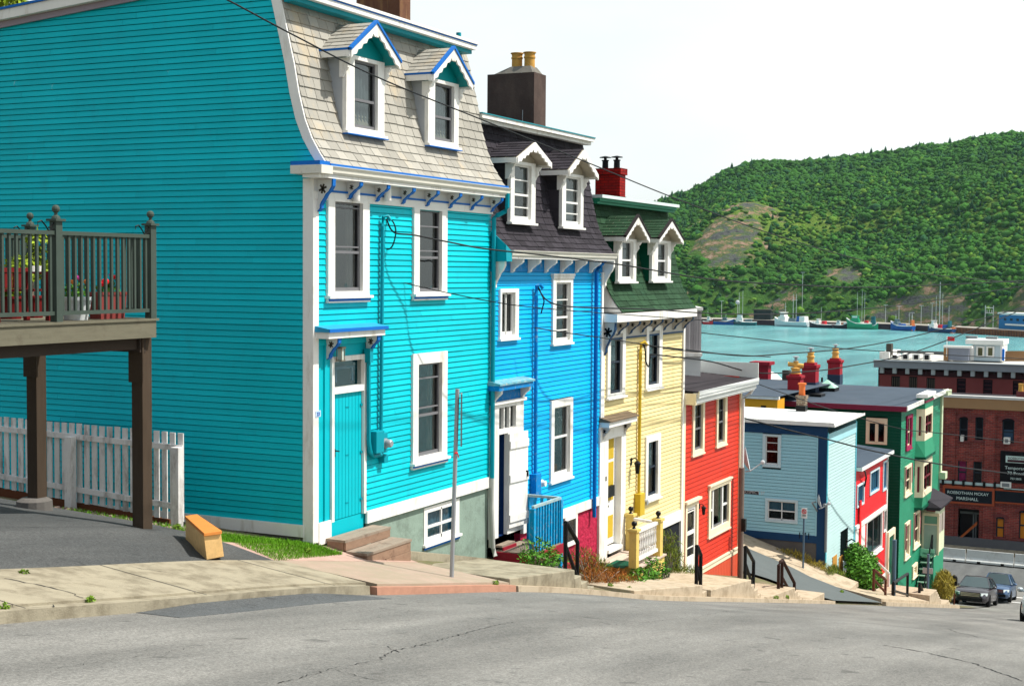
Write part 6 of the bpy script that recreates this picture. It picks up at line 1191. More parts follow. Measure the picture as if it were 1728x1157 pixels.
# ================================================================== raised deck at the left
SD, PD = 15.46, 13.05
dk = thing('wooden_deck', 'raised wooden deck with dark green spindle railing beside the turquoise wall', 'deck', (14.5, 14, -3.5))
zt, zb_ = onS(262, 541, SD).z, onS(262, 569, SD).z
x_end = SD+.0; pb = 15.25
m = MB(); m.box(9.5, x_end, PD-.05, PD, zb_-.0, zt); m.box(9.5, x_end, pb, pb+.05, zb_, zt); m.box(x_end-.05, x_end, PD+.001, pb-.001, zb_, zt); m.obj('rim_board', WOODG, dk)
m = MB(); n = 26
for k in range(n): y = PD-.07+(pb+.1-PD+.07)*k/n; m.box(9.5, x_end+.04, y, y+(pb+.17-PD)/n-.012, zt+.002, zt+.035)
m.obj('deck_boards', WOODG, dk)
m = MB(); m.box(9.5, x_end-.06, PD+.10, PD+.16, zb_-.16, zb_-.002); 
for k in range(12): x = 9.7+k*.48; m.box(x, x+.045, PD+.17, pb-.02, zb_-.0, zt-.01)
m.box(x_end-.22, x_end-.10, PD+.05, pb, zb_-.20, zb_-.003); m.obj('beam', pm('dark_brown_beam', (.05, .038, .03), .85, .15, 3), dk)
PB = pm('brown_weathered_post', (.062, .044, .030), .85, .16, 3, bump=.4, bs=25, stretch=(4, 4, .7))
for (y, px) in ((PD+.06, 250), (pb-.20, 85)):
    m = MB(); gz = landf(SD-.1, y)-.1; m.box(SD-.16, SD+.03, y, y+.19, gz, zb_-.004); m.box(SD-.19, SD-.161, y-.03, y+.22, zb_-.62, zb_-.003); m.obj('post', PB, dk)
m = MB(); q = (SD-.12, pb-.1, landf(SD-.1, pb-.1)-.05); m.lathe(q, [(.26, 0), (.25, .16), (.18, .20)], 14); m.obj('post_base', CONCD, dk)
RZ = onS(243, 396, SD).z
RAIL = pm('dark_green_rail_paint', (.055, .075, .062), .5, .12, 3)
def rail_run(a, b, posts=True):
    a = Vector(a); b = Vector(b); L = (b-a).length; d = (b-a)/L; nn = Vector((-d.y, d.x, 0)); zt2, zl = RZ, zt+.12
    m = MB()
    def bar(p, q, z0, z1, hw): m.hexa([(*(p-nn*hw).xy, z0), (*(q-nn*hw).xy, z0), (*(q+nn*hw).xy, z0), (*(p+nn*hw).xy, z0), (*(p-nn*hw).xy, z1), (*(q-nn*hw).xy, z1), (*(q+nn*hw).xy, z1), (*(p+nn*hw).xy, z1)])
    bar(a, b, zt2-.05, zt2, .035); bar(a, b, zl, zl+.05, .03); m.obj('rail', RAIL, dk)
    s = MB(); n = int(L/.112)
    for k in range(n): p = a+d*(L*(k+.5)/n); w_ = .017; s.box(p.x-w_, p.x+w_, p.y-w_, p.y+w_, zl+.05, zt2-.051)
    s.obj('spindles', RAIL, dk)
xm = onP(95, 450, PD).x
rail_run((xm+.05, PD, 0), (x_end-.1, PD, 0)); rail_run((9.5, PD, 0), (xm-.05, PD, 0)); rail_run((x_end-.05, PD+.05, 0), (x_end-.05, pb-.05, 0)); rail_run((9.5, pb, 0), (x_end-.1, pb, 0))
for (x, y, s_) in ((x_end-.05, PD, 1), (xm, PD, 1.0), (x_end-.05, pb, 1)):
    m = MB(); h = .055; m.box(x-h, x+h, y-h, y+h, zt+.036, RZ+.12); m.box(x-.085, x+.085, y-.085, y+.085, RZ+.121, RZ+.15); m.lathe((x, y, RZ+.15), [(.06, 0), (.05, .03), (.022, .05), (.022, .08)], 12); m.ball((x, y, RZ+.275), .052, 12); m.obj('newel_post', RAIL, dk)
    m = MB(); m.tube([(x-.06, y-.02, RZ+.02), (x-.16, y-.03, RZ-.0), (x-.22, y-.04, RZ+.06), (x-.30, y-.05, RZ+.12), (x-.36, y-.05, RZ+.10), (x-.36, y-.05, RZ+.06)], .009, 6); m.tube([(x-.06, y-.02, RZ+.10), (x-.10, y-.03, RZ+.05), (x-.16, y-.03, RZ+.04)], .008, 6); m.obj('scroll_hook', BLACKM, dk)
# leaves / flowers helper
LEAF = pm('green_leaves', (.075, .21, .02), .6, .15, 6, isl=.45); LEAFY = pm('yellow_green_leaves', (.22, .30, .02), .6, .15, 6, isl=.4); LEAFD = pm('dark_green_leaves', (.03, .10, .018), .6, .15, 6, isl=.45)
def leaves(name, mat, blobs, n, size, parent=None, seed=1, flat=.6, asp=.42, up=0):
    r = np.random.RandomState(seed); V = []; F = []
    w_ = np.array([b[3]*b[4]*b[5] for b in blobs]); w_ = w_/w_.sum(); pick = r.choice(len(blobs), n, p=w_)
    for i in range(n):
        b = blobs[pick[i]]; d = r.normal(size=3); d /= np.linalg.norm(d); rr = r.uniform(.25, 1)**.5
        c = np.array(b[:3])+d*rr*np.array(b[3:6]); s_ = size*r.uniform(.55, 1.3)
        u = r.normal(size=3); u[2] = u[2]*flat+up; u /= np.linalg.norm(u); v = np.cross(u, d+r.normal(size=3)*.5); v /= np.linalg.norm(v)+1e-6; w2 = np.cross(u, v)*.18*s_
        k = len(V); V += [c-u*s_, c-v*s_*asp+w2, c+u*s_, c+v*s_*asp+w2]; F.append((k, k+1, k+2, k+3))
    return np_obj(name, V, F, mat, parent)
def plant_pot(name, label, x, y, z, r, h, mat, rim, flowers, seed, sq=False, ln=110):
    t = thing(name, label, 'flower pot', (x, y, z), 'flower pots on the raised deck'); m = MB()
    if sq:
        m.hexa([(x-r*1.2, y-r*.5, z), (x+r*1.2, y-r*.5, z), (x+r*1.2, y+r*.5, z), (x-r*1.2, y+r*.5, z), (x-r*1.35, y-r*.6, z+h), (x+r*1.35, y-r*.6, z+h), (x+r*1.35, y+r*.6, z+h), (x-r*1.35, y+r*.6, z+h)]); m.box(x-r*1.4, x+r*1.4, y-r*.65, y+r*.65, z+h+.001, z+h+.04)
    else: m.lathe((x, y, z), [(r*.72, 0), (r*.95, h*.85), (r*1.08, h*.86), (r*1.1, h), (r*.9, h), (r*.88, h*.93)], 18)
    m.obj('pot', mat, t, smooth=not sq); leaves('leaves', LEAF, [(x, y, z+h+.08, r*1.1, r*.7, .12)], ln, .045, t, seed)
    for k, (cm, pts) in enumerate(flowers):
        f = MB()
        for dx, dz, fr in pts: f.ball((x+dx, y-.05, z+h+dz), fr, 7)
        f.obj('flowers', cm, t)
    return t
FR, FP, FO = pm('red_petals', (.7, .01, .02), .6, .1), pm('pink_petals', (.65, .06, .35), .6, .1), pm('orange_petals', (.65, .20, .04), .6, .1)
zf = zt+.036; yw = PD+.32
def dx_(px, y): return onP(px, 500, y).x
plant_pot('planter', 'ribbed white plastic planter of mixed flowers on the deck', dx_(128, yw), yw, zf, .21, .30, pm('white_plastic', (.72, .76, .78), .4, .04), None, [(FP, ((-.03, .26, .03), (.02, .24, .025))), (FO, ((-.12, .2, .03), (.13, .2, .03)))], 4)
plant_pot('planter', 'wide terracotta-red planter with red geraniums on the deck', dx_(181, yw), yw, zf, .19, .32, pm('terracotta_red', (.26, .055, .05), .7, .1), None, [(FR, ((-.16, .16, .045), (-.09, .18, .05))), (FP, ((.02, .27, .03),)), (FR, ((.08, .24, .03),))], 5, sq=True)
# red slatted garden furniture and green plants behind it
fu = thing('garden_bench', 'dark red slatted wooden garden bench on the deck', 'bench', (13, 13.5, zf)); xb0, xb1 = dx_(-20, 13.5), dx_(78, 13.5); m = MB()
for k in range(4): m.box(xb0, xb1, 13.40+k*.09, 13.47+k*.09, zf+.38, zf+.41)
m.obj('seat', WOODR, fu); m = MB()
for k in range(13): x = xb0+(xb1-xb0)*k/12.5; m.box(x, x+.05, 13.78, 13.80, zf+.42, zf+.62)
m.box(xb0, xb1, 13.77, 13.81, zf+.621, zf+.68); m.obj('backrest', WOODR, fu)
for x in (xb0+.02, xb1-.08): m = MB(); m.box(x, x+.06, 13.38, 13.44, zf, zf+.60); m.box(x, x+.06, 13.76, 13.82, zf, zf+.60); m.box(x, x+.06, 13.36, 13.80, zf+.601, zf+.63); m.obj('leg', WOODR, fu)
for k, px in enumerate((60, 70)): x = dx_(px, 13.4); m = MB(); m.lathe((x, 13.45, zf+.632), [(.035, 0), (.04, .07), (.036, .072)], 10); c_ = m.obj('cup', WHITE, None); tag(c_, 'white cup standing on the end of the dark red garden bench, '+('left' if k == 0 else 'right')+' of the two', 'cup', 'white cups on the bench')
for k, (px, y, hh, lab) in enumerate(((18, 14.3, .75, 'low round yellow-green potted shrub at the left end of the deck'), (55, 14.4, 1.12, 'tall feathery yellow-green potted shrub behind the dark red bench'))):
    x = dx_(px, y); t = thing('potted_shrub', lab, 'potted plant', (x, y, zf), 'potted shrubs on the raised deck'); m = MB(); m.lathe((x, y, zf), [(.13, 0), (.17, .26), (.19, .27), (.19, .30)], 14); m.obj('pot', WOODR, t); m = MB(); m.tube([(x, y, zf+.28), (x+.02, y, zf+hh*.8)], .012, 6); m.obj('stem', WOODB, t)
    leaves('foliage', LEAFY, [(x, y, zf+hh*.62, .24, .2, .2), (x+.1, y, zf+hh*.9, .18, .16, .18), (x-.15, y, zf+hh*.5, .15, .15, .15)], 420, .06, t, 30+k)

# ================================================================== picket fence along the turquoise wall
pf = thing('picket_fence', 'white picket fence with two square posts along the side of the turquoise house', 'fence', (17.2, 15, -4)); SF = 17.35
ta, tb = onS(0, 703, SF), onS(315, 731, SF); ba, bb = onS(0, 822, SF), onS(311, 880, SF)
ztop = lambda y: tb.z+(ta.z-tb.z)*(y-tb.y)/(ta.y-tb.y); zbot = lambda y: bb.z+(ba.z-bb.z)*(y-bb.y)/(ba.y-bb.y)
WF = pm('weathered_white_fence', (.70, .68, .66), .7, .08, 3, isl=.08, dirt=((.22, .17, .14), .4, 4, (1, 1, .35)))
m = MB(); y = bb.y+.02; k = 0
while y < ta.y+.6: m.box(SF, SF+.022, y, y+.100, zbot(y)+random.uniform(-.01, .01), ztop(y)+random.uniform(-.008, .008)); y += .157
m.obj('pickets', WF, pf)
for f in (.80, .13): 
    m = MB(); z0 = lambda y: zbot(y)+(ztop(y)-zbot(y))*f; m.hexa([(SF-.045, bb.y, z0(bb.y)), (SF-.002, bb.y, z0(bb.y)), (SF-.002, ta.y+.6, z0(ta.y+.6)), (SF-.045, ta.y+.6, z0(ta.y+.6)), (SF-.045, bb.y, z0(bb.y)+.085), (SF-.002, bb.y, z0(bb.y)+.085), (SF-.002, ta.y+.6, z0(ta.y+.6)+.085), (SF-.045, ta.y+.6, z0(ta.y+.6)+.085)]); m.obj('rail', WF, pf)
for (px, yt, yb_) in ((299, 754, 896), (119, 736, 862)): q = onS(px, yt, SF-.1); q2 = onS(px, yb_, SF-.1); m = MB(); m.box(SF-.17, SF-.05, q.y-.075, q.y+.075, q2.z-.15, q.z); m.obj('post', WF, pf, bevel=.008)
m = MB(); m.box(SF-.0, SF+.08, bb.y+.12, ta.y+.6, -4.3, zbot(bb.y)-.015) if False else m.hexa([(SF, bb.y+.3, zbot(bb.y+.3)-.3), (SF+.05, bb.y+.3, zbot(bb.y+.3)-.3), (SF+.05, ta.y+.6, zbot(ta.y+.6)-.3), (SF, ta.y+.6, zbot(ta.y+.6)-.3), (SF, bb.y+.3, zbot(bb.y+.3)-.012), (SF+.05, bb.y+.3, zbot(bb.y+.3)-.012), (SF+.05, ta.y+.6, zbot(ta.y+.6)-.012), (SF, ta.y+.6, zbot(ta.y+.6)-.012)]); m.obj('gravel_board', pm('red_brown_board', (.13, .045, .02), .8, .15), pf)
# ochre plank box lying on the drive edge
q = onZ(362, 940, -4.02); bx = thing('timber_planter', 'low fresh orange timber box at the end of the picket fence', 'planter', tuple(q))
f0 = onS(345, 899, 15.6); 
zt5 = onP(345, 899, 11.5).z; A = [onP(349, 940, 11.5), onP(378, 940, 11.44)]; T = [onZ(344, 899, zt5), onZ(373, 895, zt5)]; Bk = [onZ(313, 871, zt5), onZ(333, 868, zt5)]
dn = lambda p, z=-4.12: (p.x, p.y, z)
m = MB(); m.hexa([dn(A[0], A[0].z-.03), dn(A[1], A[0].z-.03), dn(Bk[1]), dn(Bk[0]), (*T[0].xy, zt5-.04), (*T[1].xy, zt5-.04), (*Bk[1].xy, zt5-.04), (*Bk[0].xy, zt5-.04)]); m.obj('box', WOODO, bx, bevel=.005)
c = [T[0], T[1], Bk[1], Bk[0]]; slab(MB(), [Vector(v) for v in c], zt5-.038, zt5+.005, .03).obj('lid', pm('amber_wood', (.60, .22, .05), .6, .12, 3, stretch=(8, 1, 8)), bx, bevel=.005)

# ================================================================== street furniture
def ground_hit(px, py, off=0):
    r = ray(px, py); lo, hi = 2.0, 400.0
    for _ in range(50):
        t = (lo+hi)/2; p = r*(t/FPX)
        if p.z > landf(p.x, p.y)+off: lo = t
        else: hi = t
    return r*(lo/FPX)
q = onP(762, 970, 10.35); tp = onP(772, 656, 10.35); sp = thing('sign_post', 'galvanised sign post seen edge-on in front of the turquoise house', 'sign post', tuple(q))
m = MB(); m.tube([(q.x, 10.35, q.z-.1), (tp.x, 10.35, tp.z)], .034, 8); m.obj('pole', GALV, sp, smooth=True)
a = onP(774, 664, 10.35); b = onP(772, 752, 10.35); m = MB(); th_ = math.atan2(a.y, a.x); dv = Vector((math.cos(th_), math.sin(th_), 0)); nv = Vector((-dv.y, dv.x, 0)); c0 = Vector((a.x, a.y, 0))-nv*.045
m.hexa([(*(c0-dv*.2+nv*s_).xy, z) for z in (b.z, a.z) for s_ in (0,)]*4) if False else None
p0, p1 = c0-dv*.12, c0+dv*.18; hw = nv*.012; m.hexa([(*(p0-hw).xy, b.z), (*(p1-hw).xy, b.z), (*(p1+hw).xy, b.z), (*(p0+hw).xy, b.z), (*(p0-hw).xy, a.z), (*(p1-hw).xy, a.z), (*(p1+hw).xy, a.z), (*(p0+hw).xy, a.z)]); m.obj('sign_plate', GREYM, sp)
t_ = onP(769, 764, 10.32); m = MB(); m.tube([(t_.x-.04, 10.31, t_.z), (t_.x+.02, 10.31, t_.z+.005)], .012, 6); m.tube([(t_.x+.02, 10.3, t_.z), (t_.x+.07, 10.3, t_.z-.08)], .008, 5); m.obj('ribbon', FR, sp)
# front steps of the turquoise house
s_ = thing('wooden_steps', 'two weathered brown wooden steps below the turquoise front door', 'steps', (19.8, 12, -4.7))
W_ = WOODB
def boards(m, x0, x1, y0, y1, z, n, t=.04):
    for k in range(n): a = y0+(y1-y0)*k/n; m.box(x0, x1, a+.003, a+(y1-y0)/n-.003, z-t, z)
A0 = onP(548, 912, 11.75); 
z1s = onP(567, 887, 12.3).z; 
tzs = -4.25; x0, x1 = 18.79, 20.18; y0, y1 = 12.05, 12.42
for (ya, yb2, zt2) in ((12.05, 12.42, tzs), (11.65, 12.045, tzs-.17)): m = MB(); boards(m, x0, x1, ya, yb2, zt2, 3); m.obj('tread', W_, s_)
m = MB(); m.box(x0+.02, x1-.02, 12.055, 12.09, tzs-.168, tzs-.041); m.box(x0+.02, x0+.06, 12.10, 12.41, tzs-.7, tzs-.041); m.box(x1-.05, x1-.015, 12.10, 12.41, tzs-1.0, tzs-.041); m.box(x0+.02, x0+.06, 11.70, 12.05, tzs-.7, tzs-.212); m.box(x1-.05, x1-.015, 11.70, 12.05, tzs-1.0, tzs-.212); m.box(x0+.02, x1-.016, 11.665, 11.695, tzs-.36, tzs-.212); m.box(x0+.6, x1-.016, 11.66, 11.69, tzs-.53, tzs-.365); m.obj('side_board', pm('red_brown_step_boards', (.27, .175, .12), .85, .14, 3, stretch=(1.5, 6, 6), dirt=((.12, .07, .05), .3, 5)), s_)
# blue house stoop
z0 = zf2 = onP(838, 897, 12.4).z; sx0 = 24.67; sx1 = 25.85; yy0 = 11.55
so_ = thing('front_stoop', 'grey board stoop with dark red edge and sky-blue spindle railing at the blue house door', 'stoop', (25.5, 11.8, z0-.3))
zs = -5.46
m = MB(); boards(m, sx0, sx1+.25, yy0, 12.38, zs, 7); boards(m, sx0+.02, sx0+.60, 12.22, 12.38, zs+.10, 1); m.obj('deck_boards', WOODB, so_)
m = MB(); m.box(sx0, sx1+.25, yy0-.04, yy0-.002, zs-.20, zs-.02); m.box(sx0-.04, sx0-.002, yy0, 12.38, zs-.2, zs-.02); m.box(sx0+.02, sx0+.60, 12.19, 12.218, zs+.0, zs+.06); m.obj('red_edge', REDP, so_)
m = MB(); m.box(sx0+.05, sx1+.2, yy0+.05, 12.3, zs-.9, zs-.201); m.obj('stoop_base', CONCD, so_)
BR = pm('peeling_sky_blue_rail', (.0, .26, .52), .6, .12, 6, isl=.15, dirt=((.35, .33, .28), .3, 14))
rt = rz = -4.54; xa, xb = 24.76, 26.0
def spindle_run(m1, m2, p, q, zt_, zb_, n, w_=.03, t=.05):
    p = Vector(p); q = Vector(q); d = (q-p).normalized(); nn = Vector((-d.y, d.x, 0))*t*.6
    for (za, zb2) in ((zt_-t, zt_), (zb_, zb_+t)): m1.hexa([(*(p-nn).xy, za), (*(q-nn).xy, za), (*(q+nn).xy, za), (*(p+nn).xy, za), (*(p-nn).xy, zb2), (*(q-nn).xy, zb2), (*(q+nn).xy, zb2), (*(p+nn).xy, zb2)])
    for k in range(n): c = p.lerp(q, (k+.5)/n); m2.box(c.x-w_/2, c.x+w_/2, c.y-w_/2, c.y+w_/2, zb_+t+.001, zt_-t-.001)
tz_ = (rt+rz)/2; m1, m2 = MB(), MB(); spindle_run(m1, m2, (xa, yy0+.05, 0), (xb+.05, yy0+.05, 0), tz_, zs-.05, 10, .05, .05); spindle_run(m1, m2, (xb+.05, yy0+.08, 0), (xb+.05, 12.38, 0), tz_, zs-.05, 5, .05, .05); None
m1.obj('rail', pm('peeling_cap_rail', (.32, .42, .42), .8, .2, 9, dirt=((.02, .25, .5), .4, 8)), so_); m2.obj('spindles', BR, so_)
for (x, y) in ((xa, yy0+.05), (xb+.05, yy0+.05)): m = MB(); m.box(x-.05, x+.05, y-.05, y+.05, zs-.7, tz_-.055); m.obj('newel_post', BR, so_)
# yellow house porch
zf3 = onP(1023, 931, 12.2).z-.02; px0 = D3[0]-.02; px1 = onP(1118, 870, 12.3).x; py0 = 11.35
fz = (onP(1015, 948, py0).z+onP(1090, 952, py0).z)/2
po = thing('front_porch', 'ochre and white front porch with turned balusters and green mat at the yellow house door', 'porch', (32, 11.9, fz))
fz = -6.68
xr = 31.75
m = MB(); boards(m, px0, xr, py0, 12.42, fz, 8); m.obj('porch_floor', pm('worn_pink_grey_floor', (.50, .40, .33), .8, .1, 3, isl=.06), po)
m = MB(); m.box(px0+.05, xr-.05, py0+.04, py0+.08, fz-.32, fz-.041); m.box(px0+.05, px0+.09, py0+.081, 12.4, fz-.32, fz-.041); m.box(xr-.09, xr-.05, py0+.081, 12.4, fz-.32, fz-.041); m.box(xr-.35, xr-.22, py0+.05, py0+.16, fz-1.3, fz-.321); m.obj('porch_skirt', YELP, po)
m = MB()
for k in range(9): m.tube([(px0+1.0+k*.12, py0+.10, fz-.9), (px0+1.4+k*.12, py0+.10, fz-.33)], .012, 4); m.tube([(px0+1.4+k*.12, py0+.13, fz-.9), (px0+1.0+k*.12, py0+.13, fz-.33)], .012, 4)
m.obj('lattice', CURT, po)
xp0 = onP(1071.5, 900, py0+.1).x; xp1 = onP(1112, 880, py0+.1).x; zt0 = onP(1071.5, 893, py0+.1).z; zt1 = onP(1112, 873, py0+.1).z; ztp = (zt0+zt1)/2
for (x, y, zt_) in ((xp0, py0+.12, ztp), (xp1, py0+.12, ztp), (xp1+.3, 12.28, ztp)):
    m = MB(); m.box(x-.09, x+.09, y-.09, y+.09, fz+.001, zt_-.06); m.box(x-.12, x+.12, y-.12, y+.12, zt_-.059, zt_); pp_ = m.obj('newel_post', YELP, po); m = MB(); m.lathe((x, y, zt_), [(.06, 0), (.03, .03), (.03, .05)], 10); m.ball((x, y, zt_+.115), .065, 10); m.obj('finial', BLACKM, pp_)
m1, m2 = MB(), MB(); zr0 = ztp-.06; spindle_run(m1, m2, (xp0+.09, py0+.12, 0), (xp1-.09, py0+.12, 0), zr0, fz+.12, 0, t=.07); spindle_run(m1, m2, (xp1+.05, py0+.22, 0), (xp1+.28, 12.2, 0), zr0-.03, fz+.12, 7, .035, .06)
m1.obj('rail', WHITE, po); m2 = MB(); n = 12
for k in range(n):
    x = xp0+.12+(xp1-xp0-.24)*(k+.5)/n; h = zr0-.07-(fz+.19); m2.lathe((x, py0+.12, fz+.19), [(.022, 0), (.022, h*.15), (.010, h*.2), (.026, h*.35), (.014, h*.62), (.020, h*.75), (.012, h*.82), (.022, h*.86), (.022, h)], 8)
m2.obj('balusters', WHITE, po)
m = MB(); m.box(px0+.35, xp0-.2, py0+.30, 12.1, fz+.002, fz+.02); mt = m.obj('door_mat', pm('green_mat', (.01, .09, .05), .95, .15, 20), None); tag(mt, 'dark green mat on the floor of the yellow house porch', 'mat')
m = MB(); m.box(px0+.3, xp0-.4, py0-.55, py0-.1, fz-.55, fz-.42); st_ = m.obj('stone_step', PINKC, None, bevel=.02); tag(st_, 'flat pinkish stone step in the weeds below the yellow porch', 'step')
# black handrails at the terrace steps
def handrail(label, a_top, a_foot, b_top, b_foot, P, mat=BLACKM, r=.042, mid=True, extra=None, grp='black iron handrails at the pavement steps'):
    A, B = onP(*a_foot, P), onP(*b_foot, P); At, Bt = onP(*a_top, P), onP(*b_top, P); At.x = A.x; Bt.x = B.x
    t = thing('handrail', label, 'handrail', tuple(A), grp)
    m = MB(); m.tube([(A.x, P, A.z-.1), (A.x, P, At.z)], r, 8); m.tube([(B.x, P, B.z-.1), (B.x, P, Bt.z)], r, 8); m.obj('post', mat, t)
    m = MB(); m.tube([(A.x-.02, P, At.z+.01), (A.x+.05, P, At.z), (B.x, P, Bt.z)], r*1.02, 8); m.obj('rail', mat, t)
    if mid: m = MB(); m.tube([(A.x, P, A.z+(At.z-A.z)*.50), (B.x, P, B.z+.03)], r*.9, 8); m.obj('lower_rail', mat, t)
    if extra: m = MB(); m.tube([(A.x-.35, P, A.z+.0), (A.x-.35, P, At.z-.06), (A.x-.2, P, At.z), (A.x, P, At.z)], r, 8); m.obj('uphill_post', mat, t)
    return t
handrail('black tube handrail at the steps in front of the crimson basement of the blue house', (956, 882), (954, 958), (976, 914), (974, 977), 10.3, r=.04)
handrail('black tube handrail at the steps in front of the red house door', (1176, 922), (1175, 980), (1183, 936), (1182, 985), 10.2, r=.045)
handrail('black tube handrail between the red house corner and the side street', (1260, 922), (1257, 975), (1273, 946), (1271, 992), 10.2, r=.045)
handrail('rusty black handrail with two uphill posts, lowest of the terrace rails before the side street', (1322, 944), (1319, 1000), (1342, 982), (1340, 1012), 10.2, r=.045, extra=True, mat=pm('rust_black_metal', (.03, .012, .009), .6, .2, 6))
handrail('long dark handrail sloping down in front of the bright red shop', (1474, 962), (1474, 992), (1494, 978), (1494, 1000), 10.6, r=.05, mat=RUST)
handrail('dark handrail rising along the steps in front of the green house', (1507, 984), (1507, 1008), (1531, 968), (1531, 1004), 10.6, r=.055)
handrail('short dark handrail on the footway below the green house stairs', (1552, 984), (1551, 1012), (1557, 995), (1556, 1014), 10.4, r=.06)
wr_ = thing('stair_rail', 'white wooden stair rail descending from the bright red shop door', 'stair rail', (60, 11.9, -13)); a, b = onP(1460, 929, 11.8), onP(1500, 967, 11.8); m = MB(); m.tube([a, b], .06, 6); m.tube([a-Vector((0, 0, .9)), b-Vector((0, 0, .9))], .05, 6)
m.obj('rail', WF, wr_); m = MB()
for k in range(3): p = a.lerp(b, k/2); m.tube([p, p-Vector((0, 0, 1.3))], .06, 6)
m.obj('post', WF, wr_); m = MB(); m.box(58.3, 62.9, 11.2, 12.4, -15, -13.6) if False else None
gt = thing('alley_gate', 'narrow cream framed gate in the gap between the bright red shop and the green house', 'gate', (64, 12.4, -14.3)); a, b = onP(1497, 897, 12.4), onP(1505, 990, 12.4); m = MB(); m.box(b.x-.15, b.x+.05, 12.3, 12.4, b.z, a.z); m.box(a.x-.1, a.x+.05, 12.3, 12.4, b.z, a.z); m.box(a.x+.051, b.x-.151, 12.3, 12.4, a.z-.25, a.z); m.obj('gate_frame', CREAM, gt); m = MB(); m.box(a.x+.05, b.x-.15, 12.36, 12.39, b.z, a.z-.25); m.obj('gate_panel', GREEND, gt)
# poles
def pole(name, label, cat, px, yt, yb, P, r, mat, n=10): 
    a, b = onP(px, yb, P), onP(px, yt, P); m = MB(); m.tube([(a.x, P, a.z-.2), (a.x, P, b.z)], r, n); o = m.obj(name, mat, None, smooth=True); return tag(o, label, cat), a, b
up, a, b = pole('utility_pole', 'grey wooden utility pole at the right corner of the red house', 'pole', 1249, 790, 972, 12.2, .085, pm('pole_wood', (.17, .13, .11), .9, .12, 3, bump=.4, bs=20, stretch=(5, 5, .5)))
m = MB(); q = onP(1252.5, 890, 12.1); m.box(q.x-.05, q.x+.1, 12.0, 12.12, onP(1252, 896, 12.1).z, onP(1252, 875, 12.1).z); m.obj('cable_box', BLACKM, up)
pg, a, b = pole('steel_post', 'tall blue-grey steel post on the footway in front of the dark green side wall', 'post', 1507.5, 912, 1008, 10.7, .085, pm('blue_grey_steel', (.09, .14, .19), .5, .08, 3))
# parking sign on the side street footway
q = ground_hit(1354, 958); q = onS(1355, 962, 51.0); np_ = thing('parking_sign', 'no parking sign on a blue-grey post in front of the pale blue wall', 'sign', tuple(q)); t_ = onS(1357, 858, 51.0)
m = MB(); m.tube([(51, q.y, q.z-.2), (51, t_.y, t_.z-.1)], .035, 8); m.obj('pole', pm('blue_grey_steel', 0), np_); y0, y1 = onS(1362, 866, 50.95).y, onS(1352.3, 866, 50.95).y; m = MB(); m.box(50.93, 50.95, y0, y1, onS(1357, 874, 50.95).z, onS(1357, 856.5, 50.95).z); pl_ = m.obj('sign_plate', WHITE, np_, bevel=.004)
cz_ = onS(1357, 862.5, 50.95).z; cy_ = (y0+y1)/2; m = MB(); R1, R2 = .088, .058
for k in range(24): t0, t1 = 2*math.pi*k/24, 2*math.pi*(k+1)/24; m.quad((50.927, cy_+R1*math.cos(t0), cz_+R1*math.sin(t0)), (50.927, cy_+R1*math.cos(t1), cz_+R1*math.sin(t1)), (50.927, cy_+R2*math.cos(t1), cz_+R2*math.sin(t1)), (50.927, cy_+R2*math.cos(t0), cz_+R2*math.sin(t0)))
d = .06; m.quad((50.925, cy_+d+.01, cz_+d-.01), (50.925, cy_+d-.01, cz_+d+.01), (50.925, cy_-d-.01, cz_-d+.01), (50.925, cy_-d+.01, cz_-d-.01)); m.obj('red_ring', pm('sign_red', (.7, .01, .03), .4), pl_)
bounce_text('P', .10, BLACKM, 'lettering', pl_, (50.926, cy_+.03, cz_-.035), (0, -1, 0), (0, 0, 1), extrude=.0005); m = MB(); m.box(50.925, 50.929, cy_-.06, cy_+.06, cz_-.135, cz_-.115); m.box(50.925, 50.929, cy_-.07, cy_+.07, cz_-.17, cz_-.155); m.obj('small_print', BLACKM, pl_)
# street name board PROSPECT ST
a, b = onS(1248.5, 826.5, 50.2), onS(1280, 834.5, 50.2); pw = thing('street_name_sign', 'narrow dark street name board reading PROSPECT ST, next to the utility pole', 'sign', (50.2, a.y, b.z)); m = MB(); m.box(50.2, 50.24, b.y, a.y+.1, b.z, a.z); m.obj('board', pm('dark_sign_board', (.03, .025, .03), .6), pw)
bounce_text('PROSPECT ST', .152, pm('sign_letters', (.5, .45, .42), .5), 'lettering', pw, (50.185, a.y-.03, b.z+.03), (0, -1, 0), (0, 0, 1), extrude=.002)
m = MB(); m.tube([(50.24, a.y+.05, a.z-.08), (50.0, a.y+.4, a.z-.08), (51.9, a.y+.35, a.z-.08)], .02, 5); m.obj('arm', GREYM, pw)
